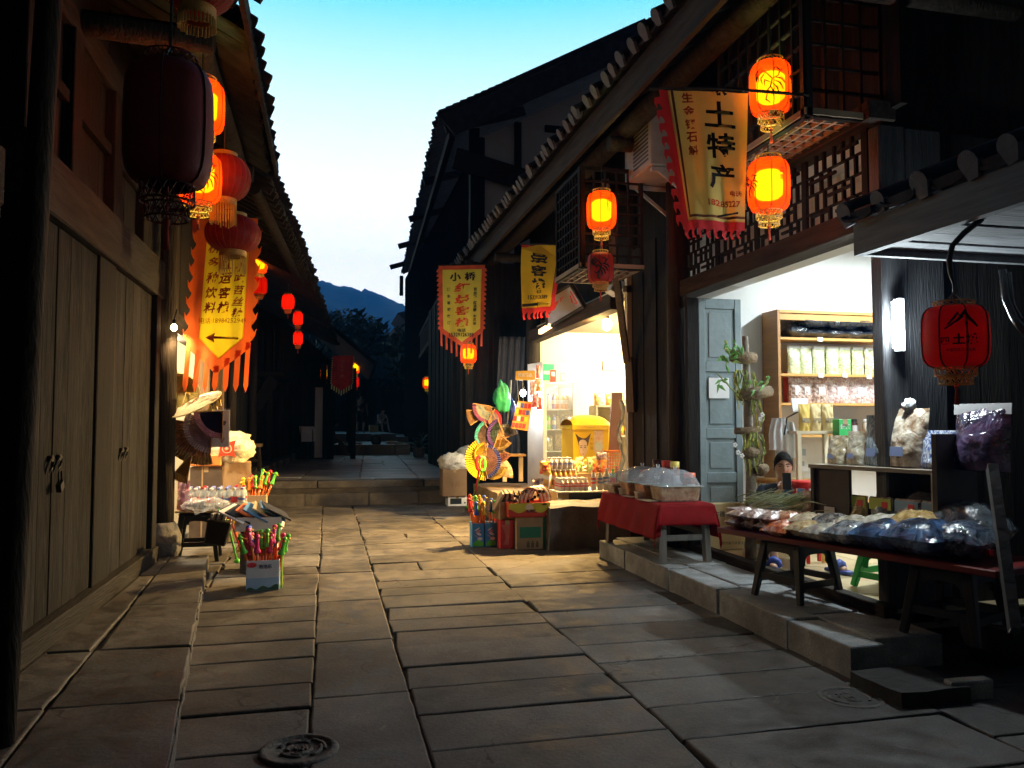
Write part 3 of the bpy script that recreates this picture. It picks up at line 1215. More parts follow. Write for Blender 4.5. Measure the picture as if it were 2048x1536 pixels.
# ================================================================== RIGHT: dark gable wall and curtain past the snack shop
b6 = thing('timber_house', 'dark timber house front with a hanging grey curtain just past the snack shop', 'house', (3.0, 15, .0))
w = MB()
planks_x(w, 14.35, 2.35, 3.7, .0, 4.4, .2, .05, jit=.03)
planks(w, 2.6, 14.4, 21, .2, 4.4, .24, .05, out=-1, jit=.03)
w.build('wall', M_dark, b6, world=True)
w = MB()
w.bx(2.42, 2.56, 14.2, 14.34, .0, 4.4)
w.build('door_jamb', M_panel, b6, world=True)
w = MB()
w.bx(2.95, 3.08, 14.25, 14.36, .0, 4.4)
w.build('door_jamb', M_panel, b6, world=True)
cu = MB()


def curt(u, v):
    x = 2.92 + .46 * u + .1 * (1 - v) * 0
    fold = .045 * math.sin(u * 23 + v) + .02 * math.sin(u * 51 + 2)
    tie = 1 - .35 * math.exp(-((v - .62) / .16) ** 2)
    return V((2.95 + (x - 2.95) * tie - .1 * v, 13.62 + fold, 2.95 - 2.1 * v))


cu.sheet(curt, 46, 26)
tag(cu.build('curtain', mat('grey_curtain', (.07, .07, .075), .9, .2, 4, .2), solid=.006), 'grey cloth curtain gathered beside the snack shop opening', 'curtain')

# ================================================================== RIGHT: tall house behind with white gable
b7 = thing('gabled_house', 'tall two storey house with white plaster gable and big dark roof behind the shops', 'house', (4.5, 19, .0))
ang = R(3.0)
w = MB()
w.prism([(3.55, 0), (10, 0), (10, 11.6), (8.0, 10.8), (3.55, 8.4)], (0, 18.9, 0), (1, 0, 0), (0, 0, 1), (0, .1, 0))
w.build('plaster_wall', mat('dusk_plaster', (.5, .5, .56), .9, .12, .8, .15), b7, world=True)
w = MB()
for x in (3.5, 4.42, 6.4, 8.4):
    w.bx(x, x + .16, 18.8, 18.9, 0, 8.4 + (x - 3.5) * .5)
for z, x_ in ((4.4, 3.4), (6.28, 3.4), (8.7, 5.2)):
    w.bx(x_, 10, 18.82, 18.9, z, z + .16)
w.bx(3.3, 3.52, 18.75, 19, 0, 8.6)
w.build('timber_frame', M_dark, b7, world=True)
w = MB()
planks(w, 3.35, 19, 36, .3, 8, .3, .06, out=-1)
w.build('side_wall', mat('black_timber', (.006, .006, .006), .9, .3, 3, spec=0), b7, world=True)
rf = MB()
roof(rf, (2.42, 18.0, 8.55), (3.3, 36.5, 8.35), (1, -.04, 0), 5.6, 3.0, .26, jut=.06, plugs=False)
rf.build('roof', [M_tile, M_tileend], b7, world=True)
w = MB()
w.prism([(2.46, 8.5), (8.0, 11.47), (8.0, 10.9), (2.8, 8.1)], (0, 17.98, 0), (1, 0, 0), (0, 0, 1), (0, .07, 0))
for i in range(34):
    t = i / 33
    w.box((2.5 + 5.5 * t, 18.0, 8.62 + 2.95 * t), (.2, .26, .06), rot=Matrix.Rotation(-.35, 3, 'Y'))
w.build('verge_board', M_tile, b7, world=True)
w = MB()
for i in range(5):
    w.bar((2.6, 18.2 + i * 4.2, 8.3), (4.5, 18.2 + i * 4.2, 8.9), .12, .2)
w.bar((2.75, 18.1, 8.2), (3.5, 36, 8.0), .14, .25)
w.bar((4.6, 18.7, 7.4), (2.9, 18.7, 7.8), .14, .5)
w.box((3.22, 36.4, 7.75), (.16, .16, .9))
w.build('rafters', M_darkx, b7, world=True)
w = MB()
w.bx(2.75, 3.4, 19.5, 33, 3.9, 4.05)
w.bx(2.75, 2.83, 19.5, 33, 4.75, 4.85)
for i in range(60):
    w.bx(2.77, 2.81, 19.5 + i * .226, 19.6 + i * .226, 4.05, 4.75)
w.xf(Matrix.Translation((2.7, 19.5, 0)) @ Matrix.Rotation(-R(3.2), 4, 'Z') @ Matrix.Translation((-2.7, -19.5, 0)))
w.build('balcony', M_dark, b7, world=True)
w = MB()
for y in (20.5, 24, 28, 32):
    w = MB()
    w.tube([(3.1 + (y - 19.5) * .056, y, .4), (3.1 + (y - 19.5) * .056, y, 4)], .1, 8)
    w.build('post', M_log, b7, world=True)

# far pale gable with curled eaves
b8 = thing('gabled_house', 'pale house with upturned curling eaves at the far right end of the street', 'house', (9.0, 62, .8))
w = MB()
a = GY(800, 628, 62)
k = S(1, 62, 8)
w.bx(a.x + 14 * k, a.x + 60 * k, 62, 68, .8, a.z - .2)
w.build('wall', mat('far_limewash', (.5, .5, .52), .9), b8, world=True)
w = MB()
poly = [(-6, 8), (4, 12), (26, 14), (52, 12), (56, 5), (44, 0), (30, -14), (28, -34), (20, -40), (16, -20), (10, -6), (0, 2)]
w.prism([(x * k, y * k) for x, y in poly], (a.x, 61.6, a.z - 8 * k), (1, 0, 0), (0, 0, 1), (0, 6.6, 0))
w.prism([(x * k, y * k) for x, y in [(-14, -30), (6, -34), (26, -36), (44, -20), (46, -30), (28, -48), (2, -44), (-10, -38)]], (a.x, 61.2, a.z), (1, 0, 0), (0, 0, 1), (0, 6.6, 0))
w.build('roof', mat('far_roof', (.10, .10, .12), .8), b8, world=True)

b10 = thing('timber_house', 'added low dark house covering the hazy gap under the far trees', 'house', (4, 46, .9))  # house added to darken the bluish gap below the tree crowns
w = MB()
planks_x(w, 46, -4, 15, .9, 4.2, .4, .08, jit=.05)
for x in range(-3, 15, 2):
    w.bx(x, x + .2, 45.7, 45.9, .9, 4.2)
w.build('wall', M_dark, b10, world=True)
w = MB()
roof(w, (-4.5, 44.9, 4.0), (15.5, 44.9, 4.0), (0, 1, 0), 3.2, 1.5, .3, jut=.05, plugs=False)
w.build('roof', M_tile, b10, world=True)

# ================================================================== RIGHT EDGE: dark pier and lean-to by the camera
b9 = thing('timber_house', 'dark house end at the right edge with a pier, side wall and tiled lean-to', 'house', (3.8, 3.5, 0))
w = MB()
w.bx(3.54, 3.74, 4.52, 4.64, .1, 3.4)
w.bx(3.745, 4.04, 4.54, 4.64, .1, 3.4)
w.build('pier', mat('black_painted_pier', (.026, .026, .028), .5, .5, 3, .5, vgrain), b9, world=True, bev=.012)
w = MB()
planks_x(w, 4.6, 4.04, 6.2, .0, 3.4, .3, .06, jit=.01)
planks(w, 4.25, .2, 3.4, .0, 3.4, .3, .06, out=-1)
w.build('wall', M_dark, b9, world=True)
w = MB()
tagm = mat('grey_render', (.26, .27, .28), .9, .2, 3, .3)
w.bx(3.95, 4.24, 2.6, 3.38, .0, 2.4)
w.build('side_wall', tagm, b9, world=True)
w = MB()
p0 = GZ(1708, 512, 2.36)
ys0 = p0.y
for i in range(20):
    y = ys0 - .05 - i * .19
    w.bx(p0.x + .06, 4.6, y - .165, y, 2.40 + .006 * (i % 2), 2.43)
w.build('soffit_boards', mat('grey_soffit_board', (.20, .21, .22), .75, .35, 3, .4, xgrain), b9, world=True)
w = MB()
w.bx(p0.x, p0.x + .05, .3, ys0, 2.36, 2.54)
w.bx(p0.x + .05, 4.6, ys0 - .04, ys0, 2.36, 2.46)
w.build('fascia', mat('grey_fascia', (.12, .125, .13), .7, .3, 3, .3, hgrain), b9, world=True)
rf = MB()
roof(rf, (p0.x - .03, ys0 + .02, 2.60), (p0.x - .03, .2, 2.60), (1, 0, 0), 1.9, .75, .3, jut=.03, rib=.055)
rf.build('lean_to_roof', [M_tile, M_tileend], b9, world=True)

# ================================================================== lanterns
M_lit = glow_shade('lit_lantern_silk', (.55, .05, .02), (1, .035, .003), .42, (1, .24, .02))
M_core = core_mat()
M_litr = glow_shade('lit_red_silk', (.5, .02, .01), (1, .06, .015), .12)
M_silk = mat('red_silk', (.50, .030, .022), .6, .2, 8, .1)
translucent(M_silk, .45)
M_silkd = mat('deep_red_silk', (.22, .014, .012), .6, .2, 8, .1)
M_gold = mat('gold_trim', (.62, .33, .07), .5, .25, 30, .2)
M_rib = plain('lantern_rib', (.10, .008, .006), .6)
M_tas = mat('red_tassel', (.45, .05, .02), .8)
M_ytas = mat('yellow_fringe', (.65, .42, .10), .8)

DRUM = [(.54, -.5), (.70, -.49), (.84, -.455), (.95, -.38), (1, -.27), (1.02, 0), (1, .27), (.95, .38), (.84, .455), (.70, .49), (.54, .5)]


def prof_r(zn):
    for (r0, z0), (r1, z1) in zip(DRUM, DRUM[1:]):
        if z0 <= zn <= z1:
            return r0 + (r1 - r0) * (zn - z0) / (z1 - z0)
    return .5


PHX = [[(-.10, .16), (-.03, .08), (.02, .02), (.0, -.07), (-.06, -.13), (-.12, -.10)], [(.02, .02), (.08, .05), (.10, .11), (.06, .15), (.03, .12)],
       [(-.10, .16), (-.16, .10), (-.15, .02)], [(-.08, .13), (-.13, .07), (-.12, 0)], [(-.05, .10), (-.10, .04), (-.08, -.03)],
       [(.0, -.02), (-.06, .02), (-.06, -.05)], [(.04, .0), (.10, -.03), (.14, -.10)], [(.02, -.03), (.07, -.08), (.09, -.15)], [(.0, -.06), (.03, -.12), (.03, -.18)],
       [(.10, .11), (.14, .12)], [(-.02, -.10), (-.05, -.2), (.0, -.24)], [(.05, .03), (.12, .02), (.16, -.03)]]


def lantern(label, loc, dia=.3, hgt=.40, power=0, shade=None, cord=.25, marks=None, mang=None, group='red silk lanterns', bold_ribs=.0032, col=(1, .62, .25), collar=True, nseg=8, name='drum_lantern', rot=0, colm=None):
    t = thing(name, label, 'lantern', loc, rot, group)
    r = dia / 2
    mb = MB()
    mb.lathe([(a * r, z * hgt) for a, z in DRUM], n=nseg * 4)
    lit = power > 0
    mb.build('shade', shade or (M_lit if lit else M_silk), t)
    mb = MB()
    for k in range(nseg):
        a = 2 * math.pi * (k + .5) / nseg
        mb.tube([(math.cos(a) * (q * r + .002), math.sin(a) * (q * r + .002), z * hgt) for q, z in DRUM], bold_ribs, 5)
    mb.build('rib', M_rib, t)
    if collar:
        mb = MB()
        for sgn, hh in ((-1, (.0, .055, .065, .11)), (1, (.0, .03))):
            z0 = sgn * hgt * .5
            tiers = [(r * .62, hh[0], hh[1])] + ([(r * .50, hh[2], hh[3])] if len(hh) > 2 else [])
            for rr, a_, b_ in tiers:
                for zz_ in (a_, b_):
                    mb.tube([(rr * math.cos(q), rr * math.sin(q), z0 + sgn * zz_ * hgt / .4) for q in [2 * math.pi * i / 20 for i in range(21)]], .0035, 5, cap=False)
                n = 18
                for i in range(n):
                    q0, q1 = 2 * math.pi * i / n, 2 * math.pi * (i + 1) / n
                    for za, zb in ((a_, b_), (b_, a_)):
                        mb.tube([(rr * math.cos(q0), rr * math.sin(q0), z0 + sgn * za * hgt / .4), (rr * math.cos(q1), rr * math.sin(q1), z0 + sgn * zb * hgt / .4)], .0024, 4, cap=False)
            mb.build('bottom_collar' if sgn < 0 else 'top_collar', colm or M_gold, t)
            mb = MB()
    mb = MB()
    zb = -hgt * (.5 + .28)
    mb.tube([(0, 0, -hgt * .5), (0, 0, zb)], .004, 5)
    mb.blob((0, 0, zb - .01), (.022, .022, .03), 6)
    mb.tube([(0, 0, zb - .02), (0, 0, zb - .10)], [.006, .012], 6)
    mb.build('tassel', M_tas, t)
    mb = MB()
    mb.tube([(0, 0, hgt * .5 - .02), (0, 0, hgt * .5 + cord)], .005, 5)
    for q in range(4):
        a = q * 1.57
        mb.tube([(math.cos(a) * r * .55, math.sin(a) * r * .55, hgt * .5), (0, 0, hgt * .5 + .07)], .003, 4)
    mb.build('cord', M_rubber, t)
    if marks:
        mb = MB()
        for kind in marks:
            kind(mb, r, hgt, mang if mang is not None else math.atan2(-loc[1], -loc[0]) - rot)
        mb.build('emblem', M_ink if not lit else plain('dark_red_print', (.12, .006, .004), .8), t)
    if lit:
        mb = MB()
        mb.lathe([(0, -hgt * .24), (r * .5, -hgt * .24), (r * .66, -hgt * .18), (r * .68, hgt * .22), (r * .5, hgt * .28), (0, hgt * .28)], n=20)
        if shade is None:
            mb.build('light_core', M_core, t)
        lamp('bulb', (0, 0, -.01), power, col, dia * .16, t)
    return t


def on_drum(x, y, r, hgt, ang, o=.004):
    """x metres along the skin, y metres up from the middle"""
    zn = max(-.49, min(.49, y / hgt))
    rr = prof_r(zn) * r + o
    a = ang + x / r
    return V((rr * math.cos(a), rr * math.sin(a), y))


def phoenix(k=1.0, dx=0, th=.0032, dy=0):
    def f(mb, r, hgt, ang):
        for s_ in PHX:
            pts = []
            for (x0, y0), (x1, y1) in zip(s_, s_[1:]):
                for j in range(4):
                    t = j / 4
                    pts.append(on_drum((x0 + (x1 - x0) * t) * k + dx, (y0 + (y1 - y0) * t) * k + dy, r, hgt, ang))
            pts.append(on_drum(s_[-1][0] * k + dx, s_[-1][1] * k + dy, r, hgt, ang))
            n = len(pts)
            mb.tube(pts, [th * (.6 + 1.0 * math.sin(math.pi * i / (n - 1))) for i in range(n)], 5)
    return f


def drum_text(body, h, x, y, bold=.02, vertical=False):
    def f(mb, r, hgt, ang):
        if vertical:
            for i, ch in enumerate(body):
                drum_text(ch, h, x, y - i * h * 1.15, bold)(mb, r, hgt, ang)
            return
        ps, fs, tw, th = text2d(body, bold)
        k = h / th
        mb.add([on_drum(px * k + x, py * k + y, r, hgt, ang, .003) for px, py in ps], fs, 0)
    return f


def round_lantern(label, loc, dia=.42, hgt=.34, power=0, cord=.3, group='round ribbed red lanterns', fringe=.16, shade=None):
    t = thing('round_lantern', label, 'lantern', loc, 0, group)
    mb = MB()
    n = 24
    pf = [(dia / 2 * math.cos(q) ** .8 if abs(math.cos(q)) > 1e-4 else .0, hgt / 2 * math.sin(q)) for q in [R(-66 + 132 * i / 12) for i in range(13)]]
    mb.lathe(pf, n=n * 2)
    mb.build('shade', shade or M_silk, t)
    mb = MB()
    for k in range(n):
        a = 2 * math.pi * k / n
        mb.tube([(math.cos(a) * (q + .001), math.sin(a) * (q + .001), z) for q, z in pf], .0022, 4, cap=False)
    mb.build('rib', mat('copper_rib', (.45, .12, .04), .5), t)
    mb = MB()
    rr = pf[0][0]
    mb.lathe([(rr, pf[0][1]), (rr, pf[0][1] - .05), (rr * .95, pf[0][1] - .05)], n=20)
    mb.build('bottom_collar', M_gold, t)
    mb = MB()
    mb.lathe([(rr, pf[-1][1]), (rr, pf[-1][1] + .03), (0, pf[-1][1] + .03)], n=20)
    mb.build('top_collar', M_gold, t)
    mb = MB()
    for k in range(30):
        a = 2 * math.pi * k / 30
        x, y = rr * .95 * math.cos(a), rr * .95 * math.sin(a)
        mb.tube([(x, y, pf[0][1] - .045), (x * 1.02, y * 1.02, pf[0][1] - .05 - fringe * random.uniform(.8, 1))], .006, 4)
    mb.build('fringe', M_ytas, t)
    mb = MB()
    mb.tube([(0, 0, hgt / 2), (0, 0, hgt / 2 + cord)], .004, 4)
    mb.build('cord', M_rubber, t)
    if power:
        lamp('bulb', (0, 0, 0), power, (1, .4, .1), .05, t)
    return t


LP_ = 17
# right side, in front of the dry-goods shop
XR = 2.98
lantern('lit lantern with a phoenix, upper of the pair over the dry-goods shop', GX(1541, 178, XR), .285, .36, LP_, marks=[phoenix(.62, .0)], group='lit lanterns along the right eave', cord=.5)
lantern('lit lantern with brush writing, lower of the pair over the dry-goods shop', GX(1537, 372, XR), .285, .36, LP_, cord=.12, marks=[drum_text('土城', .05, .10, .08, vertical=True), phoenix(.4, -.13)], group='lit lanterns along the right eave')
lantern('lit lantern beside the wooden brace between the two right shops', GX(1203, 422, 2.6), .285, .36, LP_, marks=[drum_text('古镇酒', .045, .07, .08, vertical=True)], group='lit lanterns along the right eave', cord=.5)
lantern('unlit red lantern with a black phoenix hanging below the lit one by the wooden brace', GX(1201, 536, 2.6), .25, .29, 0, cord=.15, marks=[phoenix(.55, .0, .005)], group='unlit red lanterns')
lantern('lit lantern half hidden behind the points of the yellow pennant with red writing', GX(937, 708, 2.46), .29, .34, LP_, group='lit lanterns along the right eave', cord=.5)
lantern('small lit lantern hanging far down the right side over the dark doorway', GX(855, 766, 3.3), .33, .38, 4, group='far lit lanterns', cord=.3)
lantern('lit lantern tucked under the far right balcony, cut by its bracket', GX(869, 739, 3.35), .3, .34, 2.2, shade=M_litr, group='far lit lanterns', col=(1, .12, .05), cord=.2)
lantern('tiny red lantern glowing in the dark at the far end of the street', GX(804, 760, 5.2), .3, .4, 2, shade=M_litr, group='far lit lanterns', col=(1, .12, .05), cord=.3)
# big unlit one at the right edge
def logo(mb, r, hgt, ang):
    for s_, w_ in (([(-.055, .045), (-.02, .085), (.0, .115), (.012, .088), (.035, .125), (.06, .08), (.085, .055), (.105, .03)], .007), ([(-.07, .02), (-.03, .05), (.0, .075)], .004), ([(.035, .125), (.02, .09), (-.01, .06)], .006)):
        pts = [on_drum(x * .8, y * .8 + .01, r, hgt, ang) for x, y in s_]
        mb.tube(pts, [w_ * (.4 + .9 * math.sin(math.pi * (i + .4) / len(pts))) for i in range(len(pts))], 5)
    p = on_drum(.035, .05, r, hgt, ang)
    mb.blob(p, (.012, .012, .012), 6)


lg = lantern('large unlit red lantern with a mountain logo on an iron hook at right', GX(1910, 674, 3.0), .30, .30, 0, cord=.0, marks=[logo, drum_text('土城', .055, .03, -.025, .03), drum_text('四', .035, -.055, -.03, .02), drum_text('中国历史文化名镇', .015, .01, -.075, .01)], group='unlit red lanterns', shade=translucent(mat('bright_red_silk', (.82, .025, .018), .5, .1, 6), .6), bold_ribs=.004,
             mang=math.atan2(-3.6, -3.0) + .05)
hk = MB()
c = V(lg.location)
hk.tube([c + V((0, 0, .15)), c + V((0, 0, .26)), c + V((-.015, 0, .32)), c + V((-.02, .0, .38)), c + V((-.01, -.01, .45)), c + V((.04, -.03, .51)), c + V((.12, -.06, .58))], [.005, .006, .012, .014, .014, .015, .016], 8)
tag(hk.build('lantern_hook', M_iron), 'curved black iron hook holding the large lantern under the lean-to', 'hook')

# left side
lantern('large dark unlit lantern hanging nearest to the camera on the left', GX(338, 252, -.52), .275, .40, 0, shade=M_silkd, group='unlit red lanterns', cord=.6, nseg=6, bold_ribs=.003, colm=M_rib)
lantern('lit orange lantern mostly hidden behind the large dark lantern, upper left', GX(404, 214, -.88), .30, .36, LP_, group='lit lanterns on the left eave', cord=.5)
lantern('lit lantern with a phoenix just below and behind the large dark lantern', GX(398, 357, -.9), .30, .34, LP_, marks=[phoenix(.6, .04)], group='lit lanterns on the left eave', cord=.3)
lantern('lit drum lantern right of the long orange banner on the left side', GX(518, 528, -1.28), .30, .34, LP_, group='lit lanterns on the left eave', cord=.4)
lantern('dim red lantern hanging straight under the lit one right of the orange banner', GX(518, 571, -1.28), .30, .32, 1.0, shade=M_litr, group='dim red lanterns', cord=.1, col=(1, .12, .05))
for px, py, lb, dd in ((576, 604, 'red lantern highest of the three small ones on the dark left balcony', .30), (596, 637, 'middle one of three small red lanterns by the left balcony', .26), (596, 677, 'lowest of three small red lanterns by the left balcony', .26)):
    lantern(lb, GX(px, py, -.72 if px < 590 else -.60), dd * .75, .26, 1.8, shade=M_litr, group='small red lanterns by the balcony', cord=.2, col=(1, .12, .05))
lantern('lit yellow lantern left of the far red banner', GX(650, 747, -.1), .3, .46, 3.4, group='far lit lanterns', cord=.3)
lantern('lit yellow lantern right of the far red banner, upper one', GX(711, 735, .95), .3, .46, 3.4, group='far lit lanterns', cord=.3)
lantern('dim red lantern right of the far red banner, lower one', GX(710, 764, .95), .3, .4, 1.0, shade=M_litr, group='far lit lanterns', cord=.1, col=(1, .12, .05))
round_lantern('round ribbed red lantern with yellow fringe above the orange banner', GX(448, 356, -.80), .40, .36, cord=.5)
round_lantern('round ribbed red lantern hanging in front of the orange banner', GX(466, 468, -.82), .47, .33, cord=.35)
round_lantern('red lantern at the top left, cut by the picture edge', GX(396, -42, -.6), .34, .3, cord=.2, fringe=.05)

# ================================================================== banners
class Cloth:
    def __init__(s, tl, tr, br, bl, amp=.012, fq=2.4, ph=0, sag=0.0, flip=False):
        s.c = [V(p) for p in (tl, tr, br, bl)]
        s.w = ((s.c[1] - s.c[0]).length + (s.c[2] - s.c[3]).length) / 2
        s.h = ((s.c[3] - s.c[0]).length + (s.c[2] - s.c[1]).length) / 2
        s.amp, s.fq, s.ph, s.sag = amp, fq, ph, sag
        n = (s.c[1] - s.c[0]).cross(s.c[3] - s.c[0]).normalized()
        s.n = n if n.dot(V((0, 0, CAM_H)) - s.c[0]) > 0 else -n

    def at(s, u, v, o=0):
        a, b, c, d = s.c
        p = a.lerp(b, u).lerp(d.lerp(c, u), v)
        k = min(1, .25 + v)
        z = s.amp * k * (math.sin(6.283 * (s.fq * u + .35 * v) + s.ph) + .6 * math.sin(6.283 * (s.fq * 2.3 * u - .5 * v) + s.ph * 2 + 1) + .5 * math.sin(6.283 * (.8 * v + .3 * u) + s.ph))
        return p + s.n * (z + o + s.sag * math.sin(math.pi * max(0, min(1, v))))

    def piece(s, mb, u0, u1, vt, vb, nu, nv, m=0, o=0):
        f = lambda q: q if callable(q) else (lambda u: q)
        vt, vb = f(vt), f(vb)

        def fn(a, b):
            u = u0 + (u1 - u0) * a
            return s.at(u, vt(u) + (vb(u) - vt(u)) * b, o)
        mb.sheet(fn, nu, nv, m)

    def poly(s, mb, pts, m=0, o=0):
        mb.add([s.at(u, v, o) for u, v in pts], [tuple(range(len(pts)))], m, False)

    def text(s, mb, body, u, v, size, bold=.02, m=0, sx=1, vertical=False, step=1.18, o=.004, slant=0):
        if vertical:
            for i, ch in enumerate(body):
                s.text(mb, ch, u, v + i * size * step, size, bold, m, sx, False, step, o, slant)
            return
        ps, fs, tw, th = text2d(body, bold)
        k = size * s.h / max(th, .7)
        mb.add([s.at(u + (x * k * sx + slant * y * k) / s.w, v - y * k / s.h, o) for x, y in ps], fs, m)


def cloth_mat(name, col, tr=.35, **k):
    return translucent(mat(name, col, .85, .10, 5, .15, **k), .4)


M_yel = cloth_mat('yellow_banner_cloth', (.80, .55, .035))
M_ora = cloth_mat('orange_banner_cloth', (.78, .13, .02))
M_redc = cloth_mat('red_banner_cloth', (.62, .04, .045))
M_brd = plain('brown_banner_line', (.22, .07, .03), .85)

# long orange and yellow banner on the left
yb = 8.35
c = Cloth(GY(398, 438, yb), GY(516, 436, yb - .05), GY(500, 700, yb), GY(372, 700, yb + .1), .018, 1.5, .5)
t = thing('shop_banner', 'long yellow banner with orange border and left arrow outside the left shop', 'banner', GY(450, 440, yb), group='shop banners')
b = MB()
vbo = lambda u: 1.0 + .20 * (1 - abs(2 * u - 1)) - .02
vbf = lambda u: .98 + .16 * (1 - abs(2 * (u - .17) / .71 - 1)) - .08
c.piece(b, 0, .18, 0, vbo, 4, 26)
c.piece(b, .87, 1, 0, vbo, 3, 26)
c.piece(b, .18, .87, vbf, vbo, 14, 6)
for i in range(7):
    u = .035 + i * .1555
    w_ = .04
    top = lambda uu: .93 + .19 * (1 - abs(2 * min(max(u, 0), 1) - 1))
    vb = 1.28
    pts = [(u - w_, top(u)), (u + w_, top(u)), (u + w_, vb - .01), (u, vb + .04), (u - w_, vb - .01)]
    c.poly(b, pts)
for i in range(7):
    for sgn, ue in ((-1, 0), (1, 1)):
        v = .08 + i * .125
        c.poly(b, [(ue, v), (ue + sgn * .05, v + .035), (ue + sgn * .085, v + .005), (ue + sgn * .07, v + .06), (ue + sgn * .02, v + .10), (ue, v + .105)])
b.build('cloth_border', M_ora, t, world=True)
b = MB()
c.piece(b, .17, .88, .0, lambda u: .98 + .16 * (1 - abs(2 * (u - .17) / .71 - 1)) - .07, 18, 24, o=.003)
b.build('cloth_field', translucent(mat('bright_yellow_cloth', (.85, .62, .02), .85, .06, 5, .1), .45), t, world=True)
b = MB()
c.text(b, '小桥多种饮料', .31, .11, .085, .02, vertical=True, step=1.33, o=.007, slant=.2)
c.text(b, '红运客栈', .53, .345, .088, .03, vertical=True, step=1.25, o=.007, slant=.2)
c.text(b, '各样小吃苕丝糖', .76, .20, .070, .02, vertical=True, step=1.23, o=.007, slant=.2)
c.text(b, '电话:18984252949', .53, .775, .046, .0, o=.007, sx=.9)
c.poly(b, [(.27, .905), (.44, .868), (.42, .895), (.80, .905), (.80, .92), (.42, .914), (.44, .945)], o=.007)
b.build('lettering', mat('red_orange_ink', (.55, .05, .01), .8), t, world=True)
b = MB()
b.tube([c.at(-.1, -.005), c.at(1.1, -.005)], .01, 6)
b.build('rod', M_log, t, world=True)
# dim scalloped flag just behind
c2 = Cloth(GY(385, 388, 9.4), GY(450, 384, 9.4), GY(450, 470, 9.4), GY(385, 470, 9.4), .01, 1.5)
b = MB()
c2.piece(b, 0, 1, 0, 1, 8, 8)
tag(b.build('flag', mat('dim_red_flag', (.5, .05, .02), .85)), 'small red flag seen above the orange banner behind the lanterns', 'flag')

# tan banner on a rod by the dry-goods shop
a0, a1, a2, a3 = GX(1318, 180, 2.32), GX(1496, 186, 2.80), GX(1490, 462, 2.82), GX(1366, 458, 2.42)
c = Cloth(a0, a1, a2, a3, .022, 1.4, 2.6)
t = thing('shop_banner', 'tan banner with red wavy fringe and big black writing over the dry-goods shop', 'banner', a0, group='shop banners')
b = MB()
c.piece(b, 0, .11, 0, 1, 3, 18)
c.piece(b, .11, 1, .93, 1, 15, 3)
for i in range(10):
    v = .07 + i * .094
    c.poly(b, [(0, v - .02), (-.07, v - .01), (-.085, v + .03), (-.06, v + .07), (-.05, v + .035), (-.025, v + .03), (0, v + .055)])
for i in range(8):
    u = .02 + i * .122
    c.poly(b, [(u, 1), (u - .01, 1.035), (u + .03, 1.065), (u + .075, 1.06), (u + .045, 1.045), (u + .04, 1.02), (u + .085, 1)])
b.build('cloth_border', M_redc, t, world=True)
b = MB()
c.piece(b, .10, 1, 0, .94, 16, 16, o=.003)
c.piece(b, .135, .165, 0, .915, 2, 16, 1, .005)
c.piece(b, .135, 1, .90, .918, 14, 1, 1, .005)
b.build('cloth_field', [translucent(mat('tan_yellow_cloth', (.82, .66, .2), .85, .08, 4, .15), .45), M_brd], t, world=True)
b = MB()
c.text(b, '生金钗石斛', .32, .05, .072, .025, 1, vertical=True, step=1.32, o=.008)
c.text(b, '怀', .70, .0, .06, .06, o=.007, sx=1.9)
c.text(b, '土特产', .68, .165, .185, .022, vertical=True, step=1.22, o=.007)
c.text(b, '电话', .86, .735, .042, .03, 1, o=.007, sx=1.1)
c.text(b, '18285227', .70, .81, .046, .03, 1, o=.007, sx=1.05)
c.poly(b, [(.58, .90), (.9, .868), (.9, .882), (.58, .915)], o=.007)
b.build('lettering', [M_ink, mat('orange_red_ink', (.55, .07, .02), .8)], t, world=True)
b = MB()
b.tube([GX(1300, 178, 2.28), GX(1440, 176, 2.6), GX(1618, 190, 3.05)], .011, 7)
b.build('rod', M_log, t, world=True)

# twisted yellow banner over the snack shop
a0, a1, a2, a3 = GX(1044, 492, 2.55), GX(1118, 500, 2.95), GX(1104, 622, 2.88), GX(1044, 626, 2.56)
c = Cloth(a0, a1, a2, a3, .028, .8, 1.2)
t = thing('shop_banner', 'twisted yellow banner with black writing and right arrow over the snack shop', 'banner', a0, group='shop banners')
b = MB()
c.piece(b, 0, 1, -.02, .03, 14, 2)
c.piece(b, 0, 1, .92, 1.0, 14, 3)
for i in range(6):
    u = .02 + i * .165
    c.poly(b, [(u, 1), (u - .01, 1.06), (u + .04, 1.11), (u + .11, 1.10), (u + .07, 1.07), (u + .07, 1.03), (u + .13, 1)])
c.piece(b, .98, 1.12, .02, 1.0, 4, 14)
b.build('cloth_border', M_redc, t, world=True)
b = MB()
c.piece(b, .0, .97, .02, .93, 14, 14, o=.004)
p = [c.at(.02, .04, .02), c.at(.5, .10, .10), c.at(1.02, .12, .10), GX(1160, 492, 2.98), c.at(.5, -.05, .03)]
b.add(p, [(0, 1, 4), (1, 2, 3, 4)], 0)
b.build('cloth_field', M_yel, t, world=True)
b = MB()
c.text(b, '景客栈', .48, .15, .17, .05, vertical=True, step=1.2, o=.009, sx=1.6)
c.text(b, '电话', .52, .68, .06, .03, o=.009)
c.text(b, '15329126389', .50, .765, .068, .03, o=.009, sx=.9)
c.poly(b, [(.02, .865), (.5, .855), (.5, .84), (.95, .885), (.5, .92), (.5, .90), (.02, .91)], o=.009)
b.build('lettering', M_ink, t, world=True)
b = MB()
b.tube([GX(1040, 488, 2.5), GX(1170, 490, 3.02)], .01, 6)
b.build('rod', M_log, t, world=True)

